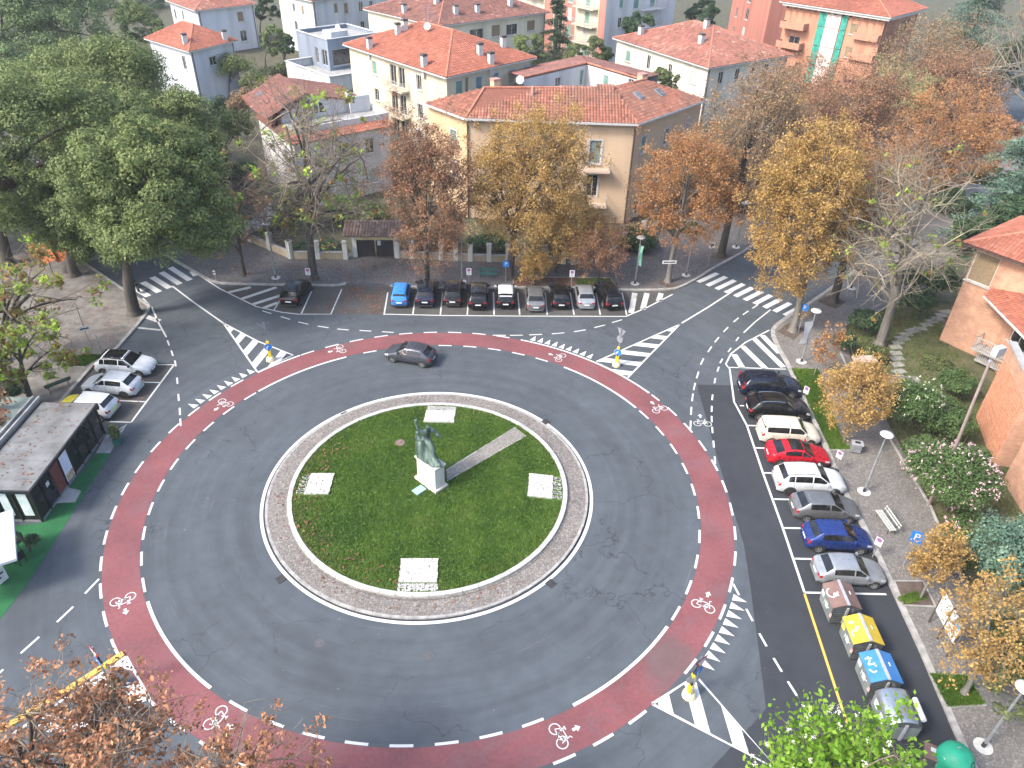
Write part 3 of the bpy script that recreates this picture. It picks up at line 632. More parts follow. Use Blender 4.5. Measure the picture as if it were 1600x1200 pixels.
scar((1218, 731), (1280, 732), -1, 'parked_car', 'red sporty hatchback with black glass roof', REDP, rz=-.04, L=4.05, Wd=1.74, H=1.42, style='coupe', wr=.32, glass_roof=True)
scar((1235, 777), (1302, 774), -1, 'parked_car', 'white sport utility car with black roof rails and dark wheels beside the red car', WHT, rz=-.02, L=4.4, Wd=1.81, H=1.66, style='suv', wr=.35, rails=True, rims=1)
scar((1260, 817), (1324, 817), -1, 'parked_car', 'dull grey hatchback between the white car and the royal blue car', GREYP, rz=-.02, L=4.0, Wd=1.70, H=1.49, wr=.30)
scar((1280, 865), (1342, 865), -1, 'parked_car', 'royal blue hatchback parked on the right hand side', DBLU, rz=-.03, L=3.85, Wd=1.66, H=1.50, wr=.30)
scar((1299, 919), (1361, 919), -1, 'parked_car', 'light silver hatchback next to the brown waste container', SILV, rz=-.02, L=3.83, Wd=1.65, H=1.44, style='oldhatch', wr=.29)
scar((161, 586), (221, 592), -1, 'parked_car', 'white crossover with a black roof facing the roundabout beside the kiosk', WHT, rz=-.05, L=4.23, Wd=1.80, H=1.58, style='suv', roof=BLK, wr=.34)
cL = side((196, 622), (137, 618), 1, 1.72)[0]
make_car('parked_car', 'all white hatchback nosed in between the two toned cars beside the kiosk', 'car', WHT, (cL[0] + .15, cL[1]), pi - .09, L=4.1, Wd=1.73, H=1.48, group='cars parked around the roundabout', rims=1)
cY = W(161, 657)
make_car('parked_car', 'white car with a yellow bonnet and lime lettering behind the kiosk corner', 'car', WHT, (cY[0] - 1.30, cY[1] + .80), pi - .10, L=4.06, Wd=1.76, H=1.55, style='suv', hood=YELP, wr=.33, group='cars parked around the roundabout',
         extra=lambda T, S, h, H, w, z, p: [MB().box((-h - .012, 0, z - .12), (.03, w * 1.1, .09)).build('lime_lettering', LIME, T, local=True)])
drv = scar((657, 575), (614, 566), 1, 'driving_car', 'dark grey hatchback driving round the island with an arm resting on the window', DGREY, rz=pi - .25, L=3.95, Wd=1.70, H=1.47, rims=0, wr=.30, group='cars on the roundabout')
# the driver: seat-high torso, head, and the forearm on the window ledge
SKIN = M('skin', (0.42, 0.25, 0.16), (0.48, 0.29, 0.19), 8, .6); SHIRT = M('yellow_shirt', (0.50, 0.42, 0.16), (0.58, 0.48, 0.2), 6, .85)
def skin_body(name, joints, edges, mat, parent, lvl=1):
    me = bpy.data.meshes.new(name); me.from_pydata([j[:3] for j in joints], edges, []); me.materials.append(mat)
    o = bpy.data.objects.new(name, me); COL.objects.link(o); o.parent = parent
    k = o.modifiers.new('skin', 'SKIN'); k.use_smooth_shade = True                     # adds the skin layer
    for i, j in enumerate(joints): me.skin_vertices[0].data[i].radius = (j[3], j[4] if len(j) > 4 else j[3])
    me.skin_vertices[0].data[0].use_root = True
    s = o.modifiers.new('sub', 'SUBSURF'); s.levels = lvl; s.render_levels = lvl; return o
pr = thing('person', 'driver in a yellow shirt resting one forearm on the car window ledge', 'person', (drv.location.x, drv.location.y, 0), drv.rotation_euler[2])
skin_body('torso', [(-.05, .36, .55, .15, .12), (-.12, .36, .85, .17, .12), (-.14, .36, 1.04, .08), (-.14, .36, 1.10, .05), (-.12, .54, 1.02, .06), (-.02, .76, .97, .05), (.12, .82, 1.0, .04)], [(0, 1), (1, 2), (2, 3), (2, 4), (4, 5), (5, 6)], SHIRT, pr)
skin_body('forearm', [(-.02, .80, .985, .04), (.12, .835, 1.01, .036), (.26, .79, 1.06, .03), (.34, .74, 1.13, .035), (.38, .72, 1.18, .02)], [(0, 1), (1, 2), (2, 3), (3, 4)], SKIN, pr)
skin_body('head', [(-.13, .36, 1.14, .05), (-.11, .36, 1.21, .085), (-.11, .36, 1.29, .075)], [(0, 1), (1, 2)], SKIN, pr)
# ------------------------------------------------------------------ the island: statue, plaques, path, grass
BRONZE = M('green_bronze', (0.036, 0.062, 0.053), (0.17, 0.235, 0.20), 2.6, 0.6, 0.25, bmp=0.3, lo=.36, hi=.68, streak=True)
TRAV = M('pale_travertine', (0.40, 0.37, 0.31), (0.52, 0.505, 0.46), 2.2, 0.8, bmp=0.15, streak=True); TRAV2 = M('white_stone', (0.33, 0.325, 0.30), (0.47, 0.46, 0.435), 5, 0.8, bmp=0.2)
GZ = 0.20
pb = [np.array(W(*q, GZ)) for q in ((648, 748), (681, 773), (700, 760))]
pc = (pb[0] + pb[2]) / 2; pv = pb[0] - pb[1]; ped_rz = atan2(pv[1], pv[0]); PLn, PWd = float(np.hypot(*pv)), float(np.hypot(*(pb[2] - pb[1])))
ped = thing('pedestal', 'pale stone block pedestal carrying the bronze statue on the island lawn', 'pedestal', (pc[0], pc[1], GZ), ped_rz)
MB().box((0, 0, .09), (PLn, PWd, .22)).build('plinth', TRAV, ped, local=True)
for k in range(3): piece('stone_block', TRAV, (pc[0] + cos(ped_rz) * (k - 1) * (PLn - .3) / 3, pc[1] + sin(ped_rz) * (k - 1) * (PLn - .3) / 3, GZ + 1.0), ((PLn - .3) / 3 - .008, PWd - .28, 1.6), ped_rz, ped).location = ((k - 1) * (PLn - .3) / 3, 0, 1.0)
for o in ped.children:
    if o.name.startswith('stone_block'): o.rotation_euler = (0, 0, 0)
MB().box((0, 0, 1.86), (PLn - .12, PWd - .12, .12)).build('cap_slab', TRAV2, ped, local=True)
st = thing('statue', 'green bronze statue of a figure in flowing robes with one arm raised', 'statue', (pc[0], pc[1], GZ + 1.92), ped_rz + pi)
# local x: towards the viewer along the block, the robe sweeps out to a low foot there
def robe():
    b = MB(); n = 40
    rows = [(0.0, -.05, 1.08, .46), (.10, -.05, 1.06, .45), (.25, -.10, .98, .42), (.45, -.20, .82, .38), (.7, -.32, .62, .35), (1.0, -.40, .48, .32), (1.3, -.36, .38, .30), (1.5, -.32, .30, .26), (1.62, -.30, .2, .2)]
    for z, cx, rx, ry in rows:
        for j in range(n):
            a = 2 * pi * j / n; f = 1 + (.09 * sin(5 * a + z * 3) + .05 * sin(11 * a - z * 4)) * (1.1 - z / 2.6); x = rx * cos(a); k = 1.0
            if x > 0 and z > .12: k = max(.35, 1 - .42 * z)
            b.v.append((cx + x * f * k, ry * sin(a) * f * (1 - .25 * max(0, cos(a))), z))
    m = len(rows); b.f = [(i * n + j, i * n + (j + 1) % n, (i + 1) * n + (j + 1) % n, (i + 1) * n + j) for i in range(m - 1) for j in range(n)] + [tuple((m - 1) * n + j for j in range(n)), tuple(range(n))[::-1]]
    return b
robe().build('robe', BRONZE, st, smooth=True, local=True)
rk = MB()
for i, (z, s) in enumerate(((0, 1), (.5, .98), (1.0, .9), (1.28, .62))):
    for j in range(12):
        a = 2 * pi * j / 12; r = (.46 + .05 * sin(j * 2.3 + i)) * s; rk.v.append((-.70 + r * cos(a) * .95, r * sin(a) * .92, z))
rk.f = [(i * 12 + j, i * 12 + (j + 1) % 12, (i + 1) * 12 + (j + 1) % 12, (i + 1) * 12 + j) for i in range(3) for j in range(12)] + [tuple(36 + j for j in range(12))]
rk.build('rock', BRONZE, st, smooth=True, local=True)
skin_body('figure', [(-.28, 0, 1.55, .26, .2), (-.22, .0, 1.95, .24, .18), (-.16, 0, 2.2, .2, .15), (-.10, 0, 2.36, .11), (-.02, .0, 2.56, .19), (.0, 0, 2.74, .14),
                     (-.30, -.28, 2.22, .14), (-.48, -.44, 2.52, .115), (-.54, -.50, 2.92, .09), (-.53, -.52, 3.16, .13),
                     (-.02, .30, 2.2, .14), (.14, .50, 1.95, .12), (.40, .36, 1.84, .09),
                     (.10, -.05, 1.40, .24), (.36, -.08, 1.05, .19), (.55, -.06, .55, .11), (.82, -.04, .20, .09), (1.02, -.04, .12, .07)],
          [(0, 1), (1, 2), (2, 3), (3, 4), (4, 5), (2, 6), (6, 7), (7, 8), (8, 9), (2, 10), (10, 11), (11, 12), (0, 13), (13, 14), (14, 15), (15, 16), (16, 17)], BRONZE, st, 2)
skin_body('small_figure', [(-.82, -.25, 1.2, .24), (-.80, -.27, 1.55, .22), (-.77, -.28, 1.82, .10), (-.74, -.28, 2.0, .17), (-.55, -.25, 1.5, .07), (-.35, -.3, 1.4, .06)], [(0, 1), (1, 2), (2, 3), (1, 4), (4, 5)], BRONZE, st, 2)
sh = MB().lathe([(.0, .10), (.16, .08), (.30, 0), (.32, -.02), (.28, -.04), (0, .02)], 20); so_ = sh.build('round_shield', BRONZE, st, smooth=True, local=True); so_.location = (.30, .46, 1.98); so_.rotation_euler = (-1.1, .35, 0)
q = W(655, 767, GZ); pq = MB().box((q[0], q[1], GZ + .06), (.55, .75, .1), ped_rz).build('bronze_plaque', M('verdigris', (0.20, 0.36, 0.32), (0.30, 0.45, 0.41), 6, .6), None)
tag(pq, 'small green metal plaque lying in the grass in front of the pedestal', 'plaque')
q = W(625, 692, GZ); tag(MB().lathe([(.36, .0), (.34, .05), (.1, .06), (.09, .12), (0, .12)], 18, (q[0], q[1], GZ)).build('lawn_lid', M('rusty_lid', (0.16, 0.10, 0.09), (0.22, 0.15, 0.13), 8, .85), None), 'round reddish lid set in the grass behind the statue', 'lid')
def plaque(px, nrow, label, extra_px):
    c = [np.array(W(*p, GZ)) for p in px]; m = sum(c) / 4; T = thing('stone_slab', label, 'stone slab', (m[0], m[1], GZ), 0, 'inscribed slabs on the lawn')
    b = MB(); V = []; ncol = 3
    e = (c[1] - c[0]); f = (c[3] - c[0]); rz = atan2(e[1], e[0]); le, lf = np.hypot(*e), np.hypot(*f)
    for j in range(nrow):
        cuts = sorted([0, 1] + [random.uniform(.12, .9) for _ in range(ncol + j % 2)])
        for a0, a1 in zip(cuts[:-1], cuts[1:]):
            if a1 - a0 < .03: continue
            p = c[0] + e * (a0 + a1) / 2 + f * (j + .5) / nrow + e / le * random.uniform(-.03, .03) * (1 if a0 == 0 or a1 == 1 else 0)
            b.box((p[0], p[1], GZ + .05 + random.uniform(0, .012)), ((a1 - a0) * le - .014, lf / nrow - .012, .10), rz)
    o = b.build('stone_courses', TRAV2, T); o['kind'] = 'stuff'
    MB().box((m[0], m[1], GZ + .02), (le * .98, lf * .98, .06), rz).build('bed', M('pale_mortar', (0.27, 0.265, 0.24), (0.34, 0.33, 0.31), 6, .9), T)
    c = [np.array(W(*p, GZ)) for p in extra_px]; n = 9; b = MB(); e = c[1] - c[0]; f = c[3] - c[0]
    for i in range(n * 2):
        for j in range(n // 2 + 1):
            if random.random() < .12: continue
            p = c[0] + e * (i + .5 + random.uniform(-.2, .2)) / (2 * n) + f * (j + .5 + random.uniform(-.2, .2)) / (n // 2 + 1); b.box((p[0], p[1], GZ + .03), (.11, .10, .06), random.uniform(0, 3))
    b.build('small_cobbles', TRAV2, T)['kind'] = 'stuff'
plaque([(623, 911), (683, 911), (685, 875), (627, 874)], 13, 'white stone slab at the near edge of the lawn, with pebbles in front', [(621, 924), (684, 924), (683, 913), (622, 913)])
plaque([(662, 660), (709, 661), (711, 644), (666, 642)], 9, 'white stone slab behind the statue at the far edge of the lawn', [(668, 640), (712, 642), (711, 636), (669, 635)])
plaque([(475, 773), (513, 773), (523, 738), (487, 741)], 12, 'white stone slab on the left edge of the lawn among brown leaves', [(463, 772), (474, 772), (484, 742), (474, 743)])
plaque([(825, 776), (863, 780), (863, 744), (827, 741)], 13, 'white stone slab on the right edge of the lawn', [(864, 780), (877, 782), (877, 748), (864, 745)])
pth = [W(*p, GZ) for p in ((697, 735), (805, 668), (822, 681), (698, 752))]
isl_path = MB().poly([(p[0], p[1], GZ + .015) for p in pth]).build('island_path', cobble('path_setts', (0.19, 0.175, 0.15), (0.27, 0.25, 0.22), (0.14, 0.13, 0.11), 0.13), kind='structure')
for a, b_ in ((pth[0], pth[1]), (pth[3], pth[2])):
    for p, q in zip(*(lambda L: (L[:-1], L[1:]))(line_pts([a, b_], .9))): piece('edge_stone', KERB, ((p[0] + q[0]) / 2, (p[1] + q[1]) / 2, GZ + .0), (np.hypot(*(q - p)) - .01, .09, .07), atan2(q[1] - p[1], q[0] - p[0]), isl_path)
GRASS = attr_mat('grass_blades', [(0.0, (0.050, 0.105, 0.012)), (0.5, (0.082, 0.155, 0.016)), (0.85, (0.110, 0.180, 0.026)), (1.0, (0.17, 0.15, 0.06))], 0.7, 0.25)
def smooth_noise(x, y, s, seed=0):
    r = np.random.default_rng(seed); v = np.zeros_like(x)
    for k in range(7):
        a = r.uniform(0, 2 * pi); f = s * r.uniform(.5, 2.0); v += np.sin(f * (x * cos(a) + y * sin(a)) + r.uniform(0, 6.28))
    return v / 7
def grass(name, pts, z, h=.10, parent=None, mat=None, seed=1, w=.035, dry=None):
    """pts: (n,2) blade feet"""
    r = np.random.default_rng(seed); n = len(pts); a = r.uniform(0, 2 * pi, n); hh = h * r.uniform(.5, 1.4, n); t = r.uniform(-1, 1, (n, 2)) * hh[:, None] * .8
    V = np.zeros((n, 3, 3)); V[:, 0, 0] = pts[:, 0] - w * np.cos(a); V[:, 0, 1] = pts[:, 1] - w * np.sin(a); V[:, 1, 0] = pts[:, 0] + w * np.cos(a); V[:, 1, 1] = pts[:, 1] + w * np.sin(a)
    V[:, :2, 2] = z; V[:, 2, 0] = pts[:, 0] + t[:, 0]; V[:, 2, 1] = pts[:, 1] + t[:, 1]; V[:, 2, 2] = z + hh
    c = np.clip(.42 + .75 * smooth_noise(pts[:, 0], pts[:, 1], 1.3, seed) + r.normal(0, .12, n), 0, .88)
    if dry is not None: c = np.where(r.random(n) < dry(pts), r.uniform(.9, 1, n), c)
    return np_mesh(name, V.reshape(-1, 3), np.arange(n * 3).reshape(n, 3), mat or GRASS, parent, c, kind='stuff')
def in_poly(pts, poly):
    x, y = pts[:, 0], pts[:, 1]; ins = np.zeros(len(pts), bool); j = len(poly) - 1
    for i in range(len(poly)):
        (xi, yi), (xj, yj) = poly[i][:2], poly[j][:2]
        ins ^= ((yi > y) != (yj > y)) & (x < (xj - xi) * (y - yi) / (yj - yi + 1e-12) + xi); j = i
    return ins
def scatter(poly, n, seed=0):
    r = np.random.default_rng(seed); a = np.array([p[:2] for p in poly]); lo, hi = a.min(0), a.max(0); p = r.uniform(lo, hi, (n, 2)); return p[in_poly(p, poly)]
circ = [(8.46 * cos(2 * pi * k / 60), 8.46 * sin(2 * pi * k / 60)) for k in range(60)]
gp = scatter(circ, 130000, 3); holes = in_poly(gp, pth)
for px in (((621, 926), (684, 926), (685, 875), (627, 874)), ((660, 661), (709, 662), (712, 635), (667, 634)), ((461, 774), (513, 774), (523, 738), (474, 741)), ((825, 778), (877, 784), (877, 744), (827, 740))): holes |= in_poly(gp, [W(*p, GZ) for p in px])
def drylawn(p):
    a = np.arctan2(p[:, 1], p[:, 0]); r = np.hypot(p[:, 0], p[:, 1]); k = np.exp(-((np.abs((a - 3.5 + pi) % (2 * pi) - pi)) / .75) ** 2)
    return np.clip((r - 5.9) / 2.6, 0, 1) * k * .38 + np.clip((r - 7.3) / 1.2, 0, 1) * .18 + .02
grass('lawn_grass', gp[~holes], GZ, .085, dry=drylawn)

# ------------------------------------------------------------------ street furniture
GALV = M('galvanised_steel', (0.24, 0.25, 0.26), (0.34, 0.35, 0.36), 4, 0.5, 0.5); LAMPW = M('lamp_disc_white', (0.42, 0.43, 0.43), (0.50, 0.51, 0.51), 3, .5); DARKM = M('dark_steel', (0.03, 0.032, 0.035), (0.05, 0.05, 0.055), 5, .5, .4)
SIGNW = M('white_sign_face', (0.48, 0.49, 0.49), (0.56, 0.57, 0.57), 3, .45); SIGNB = M('blue_sign_face', (0.015, 0.13, 0.42), (0.02, 0.17, 0.50), 3, .4); SIGNR = M('red_sign_band', (0.40, 0.015, 0.02), (0.48, 0.02, 0.03), 5, .45); SIGNG = M('grey_sign_back', (0.20, 0.215, 0.23), (0.27, 0.28, 0.30), 4, .5, .3)
INK = M('dark_print', 0.03, 0.05, 9, .6); PLINTH = M('lamp_footing', (0.40, 0.39, 0.36), (0.52, 0.51, 0.48), 5, .9)
def lamp(u, v, label, h=4.7, banner=None, z=.12, dirn=0):
    x, y = W(u, v, z); T = thing('street_lamp', label, 'street lamp', (x, y, z), 0, 'disc topped street lamps')
    MB().tube([(0, 0, 0), (0, 0, 1.0), (0, 0, h)], [.085, .075, .045], 10).build('pole', GALV, T, local=True)
    MB().tube([(0, 0, 0), (0, 0, .32)], .095, 10).build('base_sleeve', DARKM, T, local=True)
    MB().lathe([(.05, h - .22), (.09, h - .12), (.38, h - .02), (.40, h + .02), (.36, h + .07), (.1, h + .11), (0, h + .11)], 22).build('lamp_disc', LAMPW, T, smooth=True, local=True)
    MB().lathe([(.42, -.02), (.42, .02), (0, .02)], 14, (0, 0, 0)).build('footing', PLINTH, T, local=True)
    if banner:
        for zz in (h - .8, h - .8 - banner[1]): MB().tube([(0, 0, zz), (banner[0] * cos(dirn), banner[0] * sin(dirn), zz)], .018, 6).build('banner_arm', GALV, T, local=True)
        b = MB(); n = 8
        for i in range(n + 1):
            for j in range(5):
                s = j / 4 * banner[0] * (.97 - .22 * sin(pi * i / n) * banner[3]); w = .07 * sin(i * .9 + j); b.v.append((s * cos(dirn) - w * sin(dirn), s * sin(dirn) + w * cos(dirn), h - .82 - banner[1] * .97 * i / n))
        b.f = [(i * 5 + j, i * 5 + j + 1, i * 5 + j + 6, i * 5 + j + 5) for i in range(n) for j in range(4)]; k = b.build('banner', banner[2], T, smooth=True, local=True)
    return T
BANW = M('white_banner_cloth', (0.62, 0.64, 0.65), (0.72, 0.74, 0.74), 1.5, .8); BANG = M('green_banner_cloth', (0.06, 0.26, 0.16), (0.22, 0.42, 0.32), 1.6, .8)
lamp(1350, 768, 'slender grey street lamp in the middle of the right hand pavement near the slatted bench'); L2 = lamp(1252, 565, 'street lamp carrying a long white banner at the right hand corner', 4.7, (.85, 2.1, BANW, .4), dirn=pi + .5)
lamp(992, 443, 'street lamp with a green banner beside the white gate pillars', 4.7, (.42, 2.0, BANG, .9), dirn=-.5); lamp(1072, 430, 'street lamp by the kerb between the street name sign and the crossing', 4.8)
lamp(1150, 386, 'street lamp furthest along the leafy side street pavement', 4.8); lamp(1330, 450, 'street lamp behind the row of trunks on the right of the side street', 4.7); lamp(722, 440, 'tall thin lamp post standing behind the parked black cars', 5.6); lamp(431, 434, 'street lamp beside the bare chestnut trunk', 5.4)
lamp(1536, 1166, 'street lamp beside the dark evergreen by the green glass bank', 4.6)
def sign_panel(T, kind, z, w, h, rz, y=.05):
    """flat sign on the pole of T facing local direction rz"""
    n = (cos(rz), sin(rz)); t = (-sin(rz), cos(rz)); fl = lambda d, zz=0: (n[0] * (y + d), n[1] * (y + d), z + zz)
    def disc(r, d, mat, nm, zz=0, seg=20):
        b = MB(); b.v = [fl(d, zz)] + [(n[0] * (y + d) + t[0] * r * cos(2 * pi * k / seg), n[1] * (y + d) + t[1] * r * cos(2 * pi * k / seg), z + zz + r * sin(2 * pi * k / seg)) for k in range(seg)]
        b.f = [(0, k + 1, (k + 1) % seg + 1) for k in range(seg)]; return b.build(nm, mat, T, local=True)
    def plate(w, h, d, mat, nm, zz=0, th=.02): return MB().box(fl(d, zz), (th, w, h), rz).build(nm, mat, T, local=True)
    rot = (pi / 2, 0, rz + pi / 2)
    if kind == 'nopark':
        plate(w, h, 0, SIGNW, 'sign_plate'); disc(w * .36, .014, SIGNR, 'red_ring', h * .22); disc(w * .25, .018, SIGNB, 'blue_disc', h * .22)
        b = MB().box(fl(.022, h * .22), (.004, w * .6, .035), rz); b.v = [tuple(p) for p in b.v]; b.build('red_bar', SIGNR, T, local=True)
        for k in range(3): plate(w * (.7 - .12 * k), .025, .014, INK, 'text_line', -h * (.12 + .12 * k), .004)
    elif kind == 'P':
        plate(w, h, 0, SIGNB, 'sign_plate'); text_obj('P', h * .78, SIGNW, T, fl(.014), rot, 'letter_p')
    elif kind == 'round':
        disc(w / 2, 0, SIGNG, 'sign_back'); disc(w / 2, .012, SIGNW, 'white_rim'); disc(w / 2 * .93, .016, SIGNB, 'blue_disc')
        b = MB(); s = w / 2
        for p in (((.05, .45), (.2, .25), (-.25, -.25), (-.4, -.05)), ((-.55, -.5), (-.05, -.45), (-.5, .08))): b.add([(n[0] * (y + .02) + t[0] * s * q[0], n[1] * (y + .02) + t[1] * s * q[0], z + s * q[1]) for q in p], [tuple(range(len(p)))])
        b.build('white_arrow', SIGNW, T, local=True)
    elif kind == 'giveway':
        for sc, d, mat, nm in ((1, 0, SIGNG, 'sign_back'), (.99, .012, SIGNR, 'red_triangle'), (.64, .017, SIGNW, 'white_triangle')):
            b = MB(); b.add([(n[0] * (y + d) + t[0] * w * sc * q[0], n[1] * (y + d) + t[1] * w * sc * q[0], z + w * sc * q[1]) for q in ((-.5, .29), (.5, .29), (0, -.577))], [(0, 1, 2)]); b.build(nm, mat, T, local=True)
    elif kind == 'back':
        disc(w / 2, 0, SIGNG, 'sign_back')
    elif kind == 'street': plate(w, h, 0, SIGNW, 'sign_plate'); plate(w * .8, h * .35, .014, INK, 'text_line', 0, .004)
def post_sign(u, v, label, h, panels, z=.12, name='traffic_sign', group=None, cat='traffic sign', base=None):
    x, y = W(u, v, z); T = thing(name, label, cat, (x, y, z), 0, group); MB().tube([(0, 0, 0), (0, 0, h)], .032, 8).build('post', GALV, T, local=True)
    if base: MB().lathe(base, 14).build('rubber_base', TRIM, T, local=True)
    for p in panels: sign_panel(T, *p)
    return T
SOUTH = -pi / 2
B3 = [(.30, 0), (.30, .07), (.22, .12), (0, .12)]
for u, v, lab, rz, h in ((485, 451, 'no parking sign on a rubber foot beside the black crossover', SOUTH, 2.1), (733, 449, 'no parking sign behind the black estate with pale rails', SOUTH, 2.0), (892, 452, 'no parking sign in front of the leaf strewn planting bed', SOUTH, 2.0)):
    post_sign(u, v, lab, h, [('nopark', h - .35, .45, .68, rz)], group='no parking signs', base=B3)
for u, v, lab in ((1253, 634, 'no parking sign at the kerb in front of the two black cars'), (1303, 736, 'no parking sign at the kerb in front of the red hatchback'), (1362, 873, 'no parking sign at the kerb by the royal blue hatchback')):
    post_sign(u, v, lab, 1.75, [('nopark', 1.45, .40, .60, pi + .7)], group='no parking signs', base=B3)
post_sign(1412, 882, 'blue parking sign with white P standing on the right hand pavement', 2.7, [('P', 2.3, .62, .85, SOUTH - .45)])
post_sign(790, 440, 'blue parking sign with white P under the golden trees', 2.2, [('P', 1.85, .6, .6, SOUTH)])
post_sign(1247, 520, 'blue crossing sign half hidden behind the golden tree trunk', 2.9, [('P', 2.5, .6, .6, SOUTH - .8)])
post_sign(1040, 446, 'white street name board on a post in front of the orange tree', 2.6, [('street', 2.45, 1.35, .34, SOUTH + .1)], name='street_name_sign', cat='street sign')
post_sign(1106, 417, 'twin white boards on a post beside the thick dark trunk', 2.7, [('street', 2.4, .55, .62, SOUTH - .3), ('street', 2.36, .5, .62, SOUTH + .6)], name='direction_sign', cat='street sign')
post_sign(143, 545, 'white street name board on a grey post on the left pavement', 4.0, [('street', 1.9, .75, .36, SOUTH + .5)], name='street_name_sign', cat='street sign')
post_sign(219, 487, 'dark backed round sign on a pole by the left crossing', 3.0, [('back', 2.7, .6, .6, SOUTH)])
post_sign(159, 551, 'thin bare grey post beside the white crossover', 1.7, [('street', 1.68, .05, .08, SOUTH)], name='slim_post', cat='post'); post_sign(338, 440, 'small black and white marker post at the left corner of the north pavement', 1.2, [('street', .95, .22, .42, SOUTH)], name='marker_post', cat='post')
# illuminated keep-left bollards with give way signs on the painted islands
BOLY = M('yellow_bollard', (0.58, 0.42, 0.015), (0.66, 0.50, 0.03), 5, .5); BOLC = M('cream_bollard_base', (0.55, 0.45, 0.27), (0.68, 0.58, 0.38), 3, .8)
def keep_left(u, v, label, rz_disc, rz_gw, lab2):
    x, y = W(u, v); T = thing('traffic_bollard', label, 'bollard', (x, y, .013), 0, 'yellow bollards on the painted islands')
    MB().lathe([(.34, 0), (.33, .16), (.27, .30), (.20, .36), (.0, .36)], 22).build('concrete_base', BOLC, T, smooth=False, local=True)
    MB().box((0, 0, .62), (.26, .24, .56), rz_disc, (.8, .9)).build('yellow_body', BOLY, T, local=True)
    MB().box((0, 0, .94), (.14, .14, .12), rz_disc).build('neck', DARKM, T, local=True)
    sign_panel(T, 'round', 1.26, .62, .6, rz_disc, .03); MB().box((0, 0, 1.64), (.2, .2, .16), rz_disc).build('lamp_head', BOLY, T, local=True)
    S = thing('traffic_sign', lab2, 'traffic sign', (x + .18 * cos(rz_disc + pi), y + .18 * sin(rz_disc + pi), .013), 0, 'give way signs on the painted islands')
    MB().tube([(0, 0, 0), (0, 0, 3.35)], .035, 8).build('post', GALV, S, local=True); sign_panel(S, 'giveway', 3.0, .9, .9, rz_gw, .04); sign_panel(S, 'back', 2.35, .62, .6, rz_gw + pi, .04); sign_panel(S, 'round', 2.35, .6, .6, rz_gw, .05)
keep_left(423, 563, 'yellow bollard with blue disc on the far left painted island', SOUTH + .3, pi / 2 + .75, 'give way sign seen from behind on the far left painted island')
keep_left(963, 571, 'yellow bollard with blue disc on the far right painted island', SOUTH - .35, pi / 2 - .85, 'give way sign seen from behind on the far right painted island')
keep_left(1076, 1087, 'yellow bollard on the striped island nearest the waste containers', pi * .55, -.9, 'give way sign on the striped island nearest the waste containers')
keep_left(180, 1073, 'yellow bollard under the rusty tree at bottom left', pi * .5, -2.2, 'red and white give way sign poking above the rusty tree')
